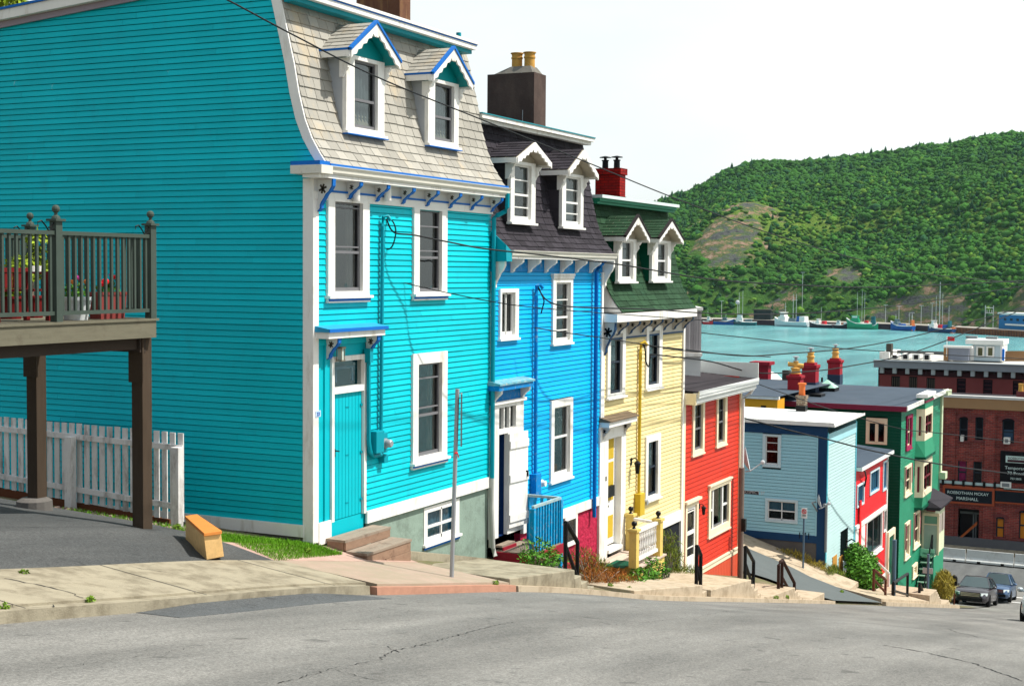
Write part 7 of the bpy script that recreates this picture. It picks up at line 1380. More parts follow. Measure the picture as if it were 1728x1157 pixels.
# satellite dishes
def dish(label, px, py, S, r, ang, base):
    q = onS(px, py, S); t = thing('satellite_dish', label, 'satellite dish', tuple(q), 'satellite dishes'); m = MB()
    nrm = Vector((math.cos(R(ang))*math.cos(R(12)), math.sin(R(ang))*math.cos(R(12)), math.sin(R(12)))); x = nrm.cross(Vector((0, 0, 1))).normalized(); y = x.cross(nrm); rows = []
    for k in range(6):
        rr = r*k/5; row = []
        for j in range(20): a_ = 2*math.pi*j/20; p = q+x*rr*math.cos(a_)*.9+y*rr*math.sin(a_)+nrm*(rr*rr/(r*2.6)); row.append(m.v(*p))
        rows.append(row)
    for A_, B_ in zip(rows, rows[1:]):
        for j in range(20): m.face(A_[j], A_[(j+1) % 20], B_[(j+1) % 20], B_[j])
    m.obj('dish', pm('dish_grey', (.50, .52, .54), .4, .05), t, smooth=True); m = MB(); f_ = q+nrm*r*1.5-y*r*.5; m.tube([q-y*r, q-y*r*1.0+nrm*r*.4, f_], .02, 6); m.ball(f_, .07, 8); m.obj('feed_arm', pm('dish_grey', 0), t)
    m = MB(); m.tube([q-nrm*.05, q-nrm*.2, Vector(base)], .03, 6); m.obj('mast', GREYM, t); return t
q = onP(1247, 803, 12.3); dish('white satellite dish on an arm at the right corner of the red house', 1254, 775, 42.3, .38, -74, (41.2, 12.38, onP(1247, 806, 12.38).z))
dish('small grey satellite dish seen edge-on on the pale blue side wall', 1379.5, 846, 51.7, .26, -76, (52.15, onS(1379, 862, 52.15).y, onS(1379, 862, 52.15).z))
m = MB(); q = onS(1392.5, 851, 51.9); m.tube([(52.1, q.y, q.z-1.8), (52.1, q.y, q.z), (51.7, q.y, q.z+.02)], .05, 6); l_ = m.obj('bracket_lamp', GREYM, None); tag(l_, 'thin hooked grey lamp on the navy corner of the pale blue house', 'lamp')
# parking meter
q = onP(1610, 1010, 10.3); pmt = thing('parking_meter', 'black parking meter beside the dark sedan', 'parking meter', tuple(q)); t_ = onP(1610, 977, 10.3); m = MB(); m.tube([(q.x, 10.3, q.z-.3), (q.x, 10.3, t_.z-.3)], .04, 6); m.obj('pole', RUST, pmt); m = MB(); m.box(q.x-.1, q.x+.1, 10.17, 10.43, t_.z-.3, t_.z+.05); m.lathe((q.x, 10.3, t_.z+.05), [(.13, 0), (.11, .08), (.04, .13)], 10); m.obj('meter_head', BLACKM, pmt)
q = onP(1565, 1010, 10.4); t2 = thing('sign_post', 'tall thin grey sign post in front of the green house stairs', 'sign post', tuple(q)); z1_ = onP(1566, 935, 10.4).z; m = MB(); m.tube([(q.x, 10.4, q.z-.3), (q.x, 10.4, z1_)], .055, 8); m.obj('pole', pm('blue_grey_steel', 0), t2); m = MB(); m.box(q.x-.03, q.x+.03, 10.2, 10.62, onP(1565, 968, 10.4).z, onP(1565, 959, 10.4).z); m.obj('sign_plate', GALV, t2)

# ================================================================== concrete road barriers
bar = None; SBAR = 97.5
for k in range(8):
    y0 = 16.9-3.05*k
    if bar is None:
        bar = thing('road_barrier', 'x', 'barrier', (SBAR, y0-1.5, GB), 'concrete barriers along the lower street'); pr = [(0, 0), (.60, 0), (.58, .12), (.38, .32), (.34, .85), (.26, .85), (.22, .32), (.02, .12)]
        m = MB(); poly = [(SBAR+a, GB+.0+c*.95) for a, c in pr]; A_ = [m.v(a, y0-2.95, c) for a, c in poly]; B_ = [m.v(a, y0-.0, c) for a, c in poly]; m.face(*reversed(A_)); m.face(*B_); n_ = len(poly)
        for i in range(n_): m.face(A_[i], A_[(i+1) % n_], B_[(i+1) % n_], B_[i])
        o_ = m.obj('barrier_body', pm('pale_barrier_concrete', (.60, .62, .60), .8, .06, 1.5, dirt=((.35, .34, .3), .3, 2)), bar); settle(bar); m = MB(); m.box(-.02, .05, -.9, -.7, .0, .12); m.box(-.02, .05, .6, .8, .0, .12); m.obj('lifting_slot', BLACKM, bar); base_b = bar
    else:
        c_ = base_b.copy(); C.objects.link(c_); c_.location = (SBAR, y0-1.5, GB)
        for ch in base_b.children: d_ = ch.copy(); C.objects.link(d_); d_.parent = c_
        bar = c_
    bar['label'] = ['pale concrete road barrier, first from the green house', 'pale concrete road barrier, second from the green house', 'pale concrete road barrier, third from the green house'][k] if k < 3 else 'pale concrete road barrier, number %d from the green house, past the right edge' % (k+1)
done_settle = {base_b.name}

# ================================================================== cars
def car(name, label, cx, cy, z, heading, col, L=4.7, W=1.82, H=1.46, glass=None, front=True):
    """lofted body; x forward, built about the ground point under its middle"""
    t = thing(name, label, 'car', (0, 0, 0), None)
    st = [(-L/2, .62, .45, .70), (-L/2+.08, .80, .30, .86), (-L/2+.5, .93, .20, .95), (-L/2+1.0, .97, .18, .98), (-.9, 1.0, .17, .96), (.1, 1.0, .17, .94), (L/2-1.35, 1.0, .18, .93), (L/2-.85, .98, .19, .88), (L/2-.40, .92, .20, .80), (L/2-.12, .80, .24, .68), (L/2, .64, .36, .56)]
    m = MB(); rows = []
    for (x, wf, zl, zh) in st:
        hw = W/2*wf; pr = [(-hw*.86, zl), (-hw, zl+.12), (-hw*1.0, (zl+zh)/2), (-hw*.95, zh-.06), (-hw*.80, zh), (0, zh+.03), (hw*.80, zh), (hw*.95, zh-.06), (hw, (zl+zh)/2), (hw, zl+.12), (hw*.86, zl)]
        rows.append([m.v(x, a, b) for a, b in pr])
    for A_, B_ in zip(rows, rows[1:]):
        for k in range(11): m.face(A_[k], A_[(k+1) % 11], B_[(k+1) % 11], B_[k])
    m.face(*rows[0]); m.face(*reversed(rows[-1])); body = m.obj('body', col, t, smooth=True)
    gh = [(-L/2+.75, .80, .98), (-L/2+1.35, .66, H-.06), (-.55, .64, H), (.25, .62, H-.02), (L/2-1.35, .82, .95)]
    def prof(x, wf, z, base=.93): hw = W/2; return [(-hw*.90, base), (-hw*wf, z), (0, z+.03), (hw*wf, z), (hw*.90, base)]
    m = MB(); P_ = [prof(x, wf, z) for x, wf, z in gh]; xs = [g[0] for g in gh]; zb_ = .93
    # glasshouse: roof panel, windscreen, rear screen, side glass with pillars
    rf = MB(); a0, b0 = gh[1], gh[3]
    R_ = [[rf.v(gh[i][0], W/2*gh[i][1]*f, gh[i][2]+.045-.03*abs(f)) for f in (-1, -.5, 0, .5, 1)] for i in (1, 2, 3)]
    for A_, B_ in zip(R_, R_[1:]):
        for k in range(4): rf.face(A_[k], B_[k], B_[k+1], A_[k+1])
    for s in (-1, 1):
        for (x0, w0, z0, x1, w1, z1, t_) in ((gh[3][0], gh[3][1], gh[3][2], gh[4][0], .88, gh[4][2], .05), (gh[1][0], gh[1][1], gh[1][2], gh[0][0], .88, gh[0][2], .09), (-.25, .64, H, -.25, .93, .93, .05)):
            rf.tube([(x0, s*W/2*w0, z0+.01), (x1, s*W/2*w1, z1)], t_*.6, 5)
        rf.tube([(gh[1][0], s*W/2*gh[1][1], gh[1][2]), (gh[2][0], s*W/2*gh[2][1], gh[2][2]), (gh[3][0], s*W/2*gh[3][1], gh[3][2])], .035, 5)
    rf.obj('roof', col, t, smooth=True)
    g = MB(); f3, f4, f1, f0 = gh[3], gh[4], gh[1], gh[0]
    def scr(x0, w0, z0, x1, w1, z1):
        n = 6
        for k in range(n):
            fa, fb = -1+2*k/n, -1+2*(k+1)/n; bl = lambda f: .10*(1-f*f)
            s_ = 1 if x1 > x0 else -1
            g.quad((x1+bl(fa)*s_, W/2*w1*fa, z1), (x1+bl(fb)*s_, W/2*w1*fb, z1), (x0+bl(fb)*.5*s_, W/2*w0*fb, z0+.01), (x0+bl(fa)*.5*s_, W/2*w0*fa, z0+.01))
    scr(f3[0], f3[1], f3[2], f4[0], .86, f4[2]); scr(f1[0], f1[1], f1[2], f0[0], .86, f0[2])
    for s in (-1, 1): g.poly([(f0[0]+.1, s*W/2*.91, .95), (f4[0]-.05, s*W/2*.91, .95), (f3[0], s*W/2*f3[1], f3[2]-.01), (f1[0], s*W/2*f1[1], f1[2]-.01)])
    g.obj('windows', glass or pm('car_glass', (.02, .045, .05), .05, .0, spec=1.0), t)
    for sx in (-L/2+.95, L/2-.90):
        for s in (-1, 1):
            m = MB(); y = s*(W/2-.11); m.lathe((sx, y-.11, .33), [(.20, 0), (.31, .01), (.335, .05), (.335, .17), (.31, .21), (.20, .22)], 20, ax=1); wh = m.obj('wheel', RUBBER, t, smooth=True); m = MB(); m.lathe((sx, y+s*.085-.02, .33), [(.21, 0), (.215, .03), (.12, .045), (.05, .04)], 14, ax=1); m.obj('rim', GALV, wh)
    for s in (-1, 1):
        m = MB(); m.ball((L/2-1.45, s*(W/2+.10), 1.0), .11, 8, .7); m.tube([(L/2-1.45, s*(W/2-.06), .95), (L/2-1.45, s*(W/2+.06), .98)], .03, 5); m.obj('mirror', col, t, smooth=True)
        m = MB(); m.hexa([(L/2-.36, s*W/2*.86, .56), (L/2-.02, s*W/2*.52, .54), (L/2-.04, s*W/2*.52, .68), (L/2-.40, s*W/2*.88, .70), (L/2-.30, s*W/2*.90, .57), (L/2+.015, s*W/2*.60, .55), (L/2+.0, s*W/2*.60, .67), (L/2-.33, s*W/2*.92, .71)]); m.obj('headlight', pm('headlight_lens', (.65, .72, .72), .08, .05, spec=1), t)
        m = MB(); m.box(-L/2-.012, -L/2+.10, s*W/2*.50, s*W/2*.74, .62, .76); m.obj('tail_light', pm('tail_light_red', (.35, .01, .01), .2), t)
    m = MB()
    for k in range(3): m.box(L/2-.05, L/2+.03, -.48, .48, .50+k*.065, .535+k*.065)
    m.obj('grille', pm('chrome_bars', (.70, .72, .74), .15, .02, metal=.9), t); m = MB(); m.box(L/2-.12, L/2+.022, -.62, .62, .27, .42); m.box(L/2-.1, L/2+.012, -.5, .5, .49, .70); m.obj('air_intake', BLACKM, t)
    m = MB(); m.box(-.7, .5, -.5, .5, .7, 1.15); m.obj('seats', DARK, t)
    t.location = (cx, cy, z); t.rotation_euler = heading; return t
def road_pose(x, y, back=False):
    dz = (zc(x+2)-zc(x-2))/4; return (0, -math.atan(dz), 0)
def face_uphill(x):  # nose towards the camera
    dz = (zc(x+2)-zc(x-2))/4; return (0, math.atan(dz), math.pi)
q = onP(1643, 1018, 8.7); cxp = 73.5
car('sedan_car', 'dark grey sedan parked at the kerb facing up the hill, front grille showing', cxp, 9.9-1.15-.0, zc(cxp)-.10, (0, -math.atan((zc(cxp+2)-zc(cxp-2))/4)*-1 if False else 0, 0), pm('dark_plum_grey_car_paint', (.05, .045, .055), .18, .03, spec=.9, metal=.3))
sed = bpy.data.objects['sedan_car']
def place_car(o, px, py, P, up=True):
    p = onP(px, py, P); x = p.x; dz = (zc(x+2)-zc(x-2))/4; o.location = (x, P, zc(x)-.115); o.rotation_euler = (0, -math.atan(dz) if not up else math.atan(dz), math.pi if up else 0)
    o.rotation_mode = 'XYZ'
sed.location = (78.2, 10.55, zc(78.2)-.09); sed.rotation_euler = (0, math.atan((zc(80.2)-zc(76.2))/4), math.pi)
c2 = car('hatchback_car', 'small metallic blue hatchback parked right behind the dark sedan', 0, 0, 0, (0, 0, 0), pm('blue_grey_car_paint', (.07, .13, .24), .16, .03, spec=.9, metal=.4), L=4.1, W=1.7, H=1.5); place_car(c2, 1662, 1000, 10.15)
c2.location.x = sed.location.x+5.9; c2.location.z = zc(c2.location.x)-.115
c3 = car('silver_car', 'silver car cut off by the right edge of the photo', 0, 0, 0, (0, 0, 0), pm('silver_car_paint', (.45, .52, .54), .2, .03, spec=.8, metal=.5), L=4.6, W=1.8); place_car(c3, 1745, 1035, 6.0); c3.location = (47.0, 3.95, zc(47.0)-.11)

# ================================================================== weeds and bushes
def clump(name, label, cat, blobs, n, size, mat, seed, group=None, kind=None, stems=True):
    wp = 'weed' in label or 'grass' in label
    t = thing(name, label, cat, blobs[0][:3], group); leaves('foliage', mat, blobs, n*3 if wp else int(n*1.5), size*(1.3 if wp else .8), t, seed, asp=.10 if wp else .42, up=1.6 if wp else 0)
    m = MB(); rd = random.Random(seed)
    for b in blobs[:3]:
        for k in range(5): m.tube([(b[0]+rd.uniform(-.1, .1)*b[3], b[1], b[2]-b[5]*.95), (b[0]+rd.uniform(-.8, .8)*b[3], b[1]+rd.uniform(-.6, .6)*b[4], b[2]+b[5]*.4)], .012, 4)
    m.obj('stems', WOODB, t); return t
def blob_at(px, py, P, rx, rz, ry=.4): q = onP(px, py, P); return (q.x, P, q.z, rx, ry, rz)
clump('bush', 'bright green leafy bush against the blue stoop railing', 'bush', [blob_at(908, 928, 11.3, .16, .30), blob_at(925, 944, 11.2, .42, .16), blob_at(905, 945, 11.2, .2, .2)], 600, .055, LEAF, 61)
clump('weed_clump', 'rusty orange dried weeds between the blue house and the yellow porch', 'weeds', [blob_at(1000, 968, 11.0, .50, .14), blob_at(1025, 972, 11.0, .6, .12), blob_at(988, 955, 11.2, .2, .25), blob_at(1050, 975, 11.0, .4, .10)], 520, .05, pm('rusty_weeds', (.28, .10, .02), .8, .2, 5, isl=.5), 62)
clump('weed_clump', 'green weeds at the foot of the crimson basement wall', 'weeds', [blob_at(985, 945, 11.6, .35, .30), blob_at(1005, 955, 11.5, .4, .2)], 300, .05, pm('olive_weeds', (.13, .17, .02), .8, .2, 5, isl=.45), 63)
clump('bush', 'dark green ivy-like bush under the yellow porch', 'bush', [blob_at(1090, 968, 11.15, .28, .16), blob_at(1105, 958, 11.2, .18, .28), blob_at(1065, 976, 11.1, .45, .08)], 600, .06, LEAF, 64)
clump('weed_clump', 'tall ragged weeds against the black basement of the yellow house', 'weeds', [blob_at(1124, 912, 12.0, .2, .3), blob_at(1130, 945, 11.9, .38, .45), blob_at(1158, 968, 11.6, .6, .2)], 600, .06, pm('olive_weeds', 0), 65)
clump('bush', 'round dark green bush with a few pink flowers in front of the bright red shop', 'bush', [blob_at(1452, 965, 11.7, .9, .75, .6), blob_at(1445, 940, 11.9, .5, .6, .5), blob_at(1470, 975, 11.5, .7, .5, .5), blob_at(1462, 950, 11.7, .7, .5, .5)], 2600, .12, LEAF, 66)
clump('weed_clump', 'yellow-brown grass tuft at the foot of the green vestibule', 'weeds', [blob_at(1592, 990, 10.7, .9, .8, .5)], 900, .13, pm('straw_weeds', (.30, .24, .04), .8, .2, 5, isl=.4), 67)
clump('weed_clump', 'straw-coloured weeds against the foundation of the pale blue house', 'weeds', [(51.9, onS(1330, 935, 51.9).y, onS(1330, 938, 51.9).z, .25, .9, .28), (51.9, onS(1372, 955, 51.9).y, onS(1372, 955, 51.9).z, .25, .7, .25)], 700, .07, pm('straw_weeds', 0), 68)
clump('weed_clump', 'green weeds at the front corner of the pale blue house', 'weeds', [blob_at(1404, 965, 12.2, .9, .25, .2), blob_at(1418, 972, 12.1, .6, .2, .2)], 500, .07, pm('olive_weeds', 0), 69)
for k, (px, py) in enumerate(((152, 1014), (8, 1026), (836, 985), (1030, 988), (1062, 994), (1188, 1001), (1213, 998), (1240, 1000), (1268, 1004), (1310, 1009), (1328, 1008), (40, 968), (300, 890), (520, 930), (1480, 1006), (1500, 1012), (1545, 1014), (1420, 998))):
    q = ground_hit(px, py+2, -.02); s_ = (.05+.035*(q.length/25))*.62; lab = ['weed tuft in the cracked kerb at the lower left', 'weed tuft at the kerb by the left edge of the photo', 'weed tuft at the kerb below the grey stucco basement', 'weeds at the kerb below the blue house handrail', 'weeds at the kerb below the yellow porch', 'weed tuft right of the second concrete terrace', 'weed tuft below the middle of the third terrace', 'yellowish weed at the right part of the third terrace', 'weed at the end of the third terrace', 'weed at the foot of the rusty handrail, left side', 'weed at the foot of the rusty handrail, right side', 'small weed on the pavement beside the dark driveway', 'yellow weed at the foot of the white fence post', 'weed at the foot of the white corner board', 'grass at the kerb below the bright red shop', 'grass at the kerb below the alley gate', 'grass at the kerb below the green house', 'grass at the kerb below the pale blue house corner'][k]
    t = thing('weed_tuft', lab, 'weed', tuple(q), 'weed tufts along the kerb'); leaves('foliage', pm('fresh_weeds', (.14, .24, .02), .7, .2, 5, isl=.4), [(q.x, q.y, q.z+s_*.6, s_*1.5, s_*1.0, s_)], 90, s_*.42, t, 80+k)
# lawn strip beside the turquoise house
def grass(name, label, pts, n, h, mat, seed, zf):
    r = np.random.RandomState(seed); V = []; F = []; P_ = np.array(pts)
    a, b, c, d = P_
    for i in range(n):
        u, v = r.rand(2); p = (a*(1-u)+b*u)*(1-v)+(d*(1-u)+c*u)*v; 
        z = zf(p[0], p[1]); hh = h*r.uniform(.4, 1.2); t_ = r.uniform(0, 6.28); w_ = .006; dx, dy = math.cos(t_)*w_, math.sin(t_)*w_; lx, ly = r.normal(size=2)*hh*.35; k = len(V)
        V += [(p[0]-dx, p[1]-dy, z), (p[0]+dx, p[1]+dy, z), (p[0]+lx+dx*.2, p[1]+ly+dy*.2, z+hh), (p[0]+lx-dx*.2, p[1]+ly-dy*.2, z+hh)]; F.append((k, k+1, k+2, k+3))
    o = np_obj(name, V, F, mat); return tag(o, label, 'grass', kind='stuff')
zg = lambda x, y: landf(x, y)-.075
grass('lawn_grass', 'bright green grass strip in front of the turquoise side wall', [(16.25, 11.55), (18.55, 11.95), (18.5, 12.5), (16.6, 13.3)], 16000, .075, pm('lawn_green', (.11, .28, .012), .7, .2, 3, isl=.35), 91, zg)
grass('wall_weeds', 'sparse weeds and grass along the edge of the driveway', [(16.4, 13.2), (17.0, 13.0), (17.1, 15.8), (16.5, 15.8)], 900, .06, pm('lawn_green', 0), 92, zg)
m = MB(); rd = random.Random(4)
for k in range(260):
    x, y = rd.uniform(16.1, 17.2), rd.uniform(12.9, 16.3); s_ = rd.uniform(.01, .045); z = landf(x, y)-.07; m.ball((x, y, z), s_, 5, .7)
tag(m.obj('gravel', pm('pink_grey_gravel', (.22, .16, .13), .9, .2, 20, isl=.3)), 'loose gravel scattered along the foot of the picket fence', 'gravel', kind='stuff')
for k, (px, py) in enumerate(((478, 908), (300, 905))): 
    pass
# tree crown behind the turquoise roof
tr = thing('tree', 'green tree just showing above the turquoise roof at the top left corner', 'tree', (15, 24, -2)); q = at(-8, 12, 30); m = MB(); m.tube([(q.x, q.y, -3), (q.x+.1, q.y, q.z-1.5)], .18, 8, .08); m.tube([(q.x+.1, q.y, q.z-2.5), (q.x+.9, q.y+.5, q.z-.5)], .07, 6, .03); m.obj('trunk', WOODB, tr)
leaves('crown', LEAFY, [(q.x, q.y, q.z, .75, .7, .4), (q.x-1.0, q.y+.4, q.z+.1, 1.0, .9, .6)], 2600, .11, tr, 77)
# ================================================================== harbour
WZ = -25.2
def water_mat():
    m = bpy.data.materials.new('harbour_water'); m.use_nodes = True; N = m.node_tree.nodes; L = m.node_tree.links; b = N['Principled BSDF']
    b.inputs['Roughness'].default_value = .22; b.inputs['Specular IOR Level'].default_value = .5; g = N.new('ShaderNodeNewGeometry')
    t = N.new('ShaderNodeTexNoise'); t.inputs['Scale'].default_value = .02; t.inputs['Detail'].default_value = 8; mp = N.new('ShaderNodeMapping'); mp.inputs['Scale'].default_value = (1, 3, 1); mp.inputs['Rotation'].default_value = (0, 0, R(-64)); L.new(g.outputs['Position'], mp.inputs[0]); L.new(mp.outputs[0], t.inputs[0])
    mx = N.new('ShaderNodeMix'); mx.data_type = 'RGBA'; mx.inputs[6].default_value = (.045, .20, .23, 1); mx.inputs[7].default_value = (.11, .37, .39, 1); mr = N.new('ShaderNodeMapRange'); mr.inputs['From Min'].default_value = .35; mr.inputs['From Max'].default_value = .65; L.new(t.outputs[0], mr.inputs[0]); L.new(mr.outputs[0], mx.inputs[0]); L.new(mx.outputs[2], b.inputs['Base Color'])
    w_ = N.new('ShaderNodeTexNoise'); w_.inputs['Scale'].default_value = .55; w_.inputs['Detail'].default_value = 6; w_.inputs['Roughness'].default_value = .65; mp2 = N.new('ShaderNodeMapping'); mp2.inputs['Rotation'].default_value = (0, 0, R(-64)); mp2.inputs['Scale'].default_value = (1, 1.6, 1); L.new(g.outputs['Position'], mp2.inputs[0]); L.new(mp2.outputs[0], w_.inputs[0])
    bu = N.new('ShaderNodeBump'); bu.inputs['Strength'].default_value = 1; bu.inputs['Distance'].default_value = .9; L.new(w_.outputs[0], bu.inputs['Height']); L.new(bu.outputs[0], b.inputs['Normal']); return m
m = MB(); m.poly([(128, -900, WZ), (1400, -900, WZ), (1400, 1400, WZ), (128, 1400, WZ)]); tag(m.obj('harbour_water', water_mat()), kind='structure')
m = MB(); m.box(127.5, 128.5, -600, 900, WZ-3, -19.4); tag(m.obj('near_quay_wall', CONCD), kind='structure')
m = MB(); m.poly([(101.5, -600, -19.35), (128, -600, -19.35), (128, 900, -19.35), (101.5, 900, -19.35)]); tag(m.obj('harbour_apron', CONC), kind='structure')
# quay line on the far shore: points on the water, left to right in the photo
QP = [(700, 532), (1000, 541), (1160, 546), (1300, 549), (1400, 553), (1500, 556), (1600, 561), (1728, 569), (1900, 580)]
QW = [onZ(x, y, WZ) for x, y in QP]
def quay_at(px):
    for (a, A), (b, B) in zip(zip([q[0] for q in QP], QW), zip([q[0] for q in QP][1:], QW[1:])):
        if px <= b: return A.lerp(B, (px-a)/(b-a))
    return QW[-1]
def away(p, d): r = Vector((p.x, p.y, 0)).normalized(); return Vector((p.x+r.x*d, p.y+r.y*d, p.z))
m = MB(); 
for A, B in zip(QW, QW[1:]):
    a2, b2 = away(A, 16), away(B, 16); m.hexa([(A.x, A.y, WZ-2), (B.x, B.y, WZ-2), (b2.x, b2.y, WZ-2), (a2.x, a2.y, WZ-2), (A.x, A.y, WZ+2.3), (B.x, B.y, WZ+2.3), (b2.x, b2.y, WZ+2.5), (a2.x, a2.y, WZ+2.5)])
tag(m.obj('far_quay', pm('dark_maroon_quay', (.045, .022, .03), .9, .3, .15)), kind='structure')
m = MB()
for A, B in zip(QW, QW[1:]):
    A1, B1, a2, b2 = away(A, .3), away(B, .3), away(A, 15.5), away(B, 15.5); m.quad((A1.x, A1.y, WZ+2.55), (B1.x, B1.y, WZ+2.55), (b2.x, b2.y, WZ+2.75), (a2.x, a2.y, WZ+2.75))
tag(m.obj('quay_road', pm('pale_quay_top', (.32, .30, .26), .9, .1, .1)), kind='structure')
m = MB()
for k in range(60):
    p = quay_at(1590+k*2.6); m.tube([(p.x-.3, p.y, WZ-.5), (p.x-.3, p.y, WZ+2.4)], .22, 5)
tag(m.obj('quay_piles', pm('orange_brown_piles', (.30, .10, .04), .9, .3, .4)), 'row of orange-brown timber piles along the right part of the far quay', 'piles', kind='stuff')

# ================================================================== the hill
SKY = [(600, 640), (780, 500), (900, 430), (1000, 385), (1060, 358), (1100, 342), (1135, 331), (1160, 325), (1180, 315), (1200, 303), (1225, 290), (1250, 280), (1275, 273), (1300, 272), (1330, 270), (1360, 268), (1400, 266), (1440, 263), (1480, 260), (1520, 256), (1560, 252), (1600, 250), (1640, 242), (1680, 236), (1728, 229), (1800, 222), (1900, 215), (2050, 225)]
def fbm(x, y, o=5, s=1.0, seed=0):
    r = np.random.RandomState(seed); v = np.zeros_like(x); a = 1.0; tot = 0
    for k in range(o):
        for j in range(3):
            th = r.uniform(0, 6.28); f = s*(2.0**k)*r.uniform(.75, 1.3); ph = r.uniform(0, 6.28); ph2 = r.uniform(0, 6.28)
            v += a*np.sin(f*(x*math.cos(th)+y*math.sin(th))+ph+1.3*np.sin(f*.6*(y*math.cos(th)-x*math.sin(th))+ph2))/3
        tot += a; a *= .55
    return v/tot*1.6
PXC = np.linspace(760, 1930, 310); NT = 120
sky_y = np.interp(PXC, [a for a, b in SKY], [b for a, b in SKY])
X = np.zeros((len(PXC), NT)); Y = X.copy(); Z = X.copy(); TT = X.copy()
for i, px in enumerate(PXC):
    base = away(quay_at(px), 15); r0 = math.hypot(base.x, base.y); az = math.atan2(base.y, base.x); r1 = 1010+40*math.sin(px*.006)
    rr = ray(px, sky_y[i]); el = rr.z/math.hypot(rr.x, rr.y); az = math.atan2(rr.y, rr.x); zr = el*r1
    for j in range(NT):
        t = j/(NT-1)*1.12; r = r0+(r1-r0)*t; z0 = WZ+2.4
        prof = (1-(1-min(t, 1))**1.55) if t <= 1 else 1-(t-1)*1.2
        X[i, j] = r*math.cos(az); Y[i, j] = r*math.sin(az); Z[i, j] = z0+(zr-z0)*prof; TT[i, j] = t
nb = fbm(X, Y, 5, .018, 3)+1.5*fbm(X, Y, 3, .0085, 12); nf = fbm(X, Y, 4, .07, 5); env = np.clip(TT*6, 0, 1)*np.clip((1.0-TT)*5, .12, 1)
PXG = np.repeat(PXC[:, None], NT, 1)
# rocky shoulder at the left, standing out from the slope, and sea cliffs
sh = np.exp(-((PXG-1235)/110)**2-((TT-.30)/.15)**2); Z = Z + sh*13 + env*(nb*7.0+np.abs(nf)*2.0) - 3.0*np.clip(TT*3, 0, 1)
cl = np.clip((.085-TT)/.085, 0, 1); Z = Z + (1-np.abs(TT-.07)/.07).clip(0, 1)*(7+4*nf)*(1-np.exp(-((PXG-1500)/40)**2)*.5)
rock = np.clip(sh*1.45*(nf*1.3+.42), 0, 1); rock = np.maximum(rock, np.clip((.12-TT)/.08, 0, 1)*(.30+.8*nf+.25*np.exp(-((PXG-1200)/130)**2))); rock = np.maximum(rock, np.exp(-((PXG-1425)/40)**2-((TT-.12)/.06)**2)*1.1)
rock = np.maximum(rock, np.clip(fbm(X, Y, 5, .035, 9)*1.6-.95, 0, 1)*1.0); rock = np.maximum(rock, np.exp(-((PXG-1350)/60)**2-((TT-.95)/.05)**2)*(.6+nf)); rock = np.maximum(rock, np.exp(-((PXG-1290)/30)**2-((TT-.8)/.1)**2)*(.3+nf))
grassy = np.clip(np.exp(-((PXG-1290)/120)**2-((TT-.33)/.12)**2)*1.3+np.exp(-((PXG-1480)/130)**2-((TT-.36)/.05)**2)*.9+np.exp(-((PXG-1700)/90)**2-((TT-.30)/.12)**2)*.7, 0, 1)
V = np.stack([X, Y, Z], -1).reshape(-1, 3); n_, m_ = X.shape; ii = np.arange(n_-1)[:, None]*m_+np.arange(m_-1)[None]; F = np.stack([ii, ii+1, ii+m_+1, ii+m_], -1).reshape(-1, 4)
hm = bpy.data.materials.new('hillside'); hm.use_nodes = True; N = hm.node_tree.nodes; L = hm.node_tree.links; b = N['Principled BSDF']; b.inputs['Roughness'].default_value = .95; b.inputs['Specular IOR Level'].default_value = .1
at_ = N.new('ShaderNodeAttribute'); at_.attribute_name = 'ground_cover'; sp_ = N.new('ShaderNodeSeparateColor'); L.new(at_.outputs['Color'], sp_.inputs[0]); g = N.new('ShaderNodeNewGeometry')
def nz_(s, d=8, st=(1, 1, 1)): mp = N.new('ShaderNodeMapping'); mp.inputs['Scale'].default_value = st; t = N.new('ShaderNodeTexNoise'); t.inputs['Scale'].default_value = s; t.inputs['Detail'].default_value = d; t.inputs['Roughness'].default_value = .7; L.new(g.outputs['Position'], mp.inputs[0]); L.new(mp.outputs[0], t.inputs[0]); return t.outputs[0]
def rmp(src, stops):
    c = N.new('ShaderNodeValToRGB'); L.new(src, c.inputs[0]); e = c.color_ramp.elements
    while len(e) < len(stops): e.new(.5)
    for q, (p, col) in zip(e, stops): q.position = p; q.color = (*col, 1)
    return c.outputs[0]
veg = rmp(nz_(.05), [(.3, (.022, .075, .014)), (.5, (.042, .115, .018)), (.72, (.080, .16, .025))]); grs = rmp(nz_(.08), [(.3, (.06, .13, .015)), (.6, (.14, .22, .03)), (.8, (.26, .26, .09))]); rck = rmp(nz_(.09, 10, (1, 1, 2.5)), [(.30, (.025, .035, .03)), (.42, (.10, .10, .10)), (.50, (.07, .12, .03)), (.57, (.28, .18, .12)), (.72, (.38, .31, .25))])
m1_ = N.new('ShaderNodeMix'); m1_.data_type = 'RGBA'; L.new(sp_.outputs[1], m1_.inputs[0]); L.new(veg, m1_.inputs[6]); L.new(grs, m1_.inputs[7])
ad = N.new('ShaderNodeMath'); ad.operation = 'MULTIPLY_ADD'; ad.inputs[1].default_value = 2.2; ad.inputs[2].default_value = -1.1; L.new(nz_(.12), ad.inputs[0]); ad2 = N.new('ShaderNodeMath'); ad2.operation = 'ADD'; L.new(ad.outputs[0], ad2.inputs[0]); L.new(sp_.outputs[0], ad2.inputs[1]); mr_ = N.new('ShaderNodeMapRange'); mr_.inputs['From Min'].default_value = .48; mr_.inputs['From Max'].default_value = .60; L.new(ad2.outputs[0], mr_.inputs[0])
m2_ = N.new('ShaderNodeMix'); m2_.data_type = 'RGBA'; L.new(mr_.outputs[0], m2_.inputs[0]); L.new(m1_.outputs[2], m2_.inputs[6]); L.new(rck, m2_.inputs[7]); L.new(m2_.outputs[2], b.inputs['Base Color'])
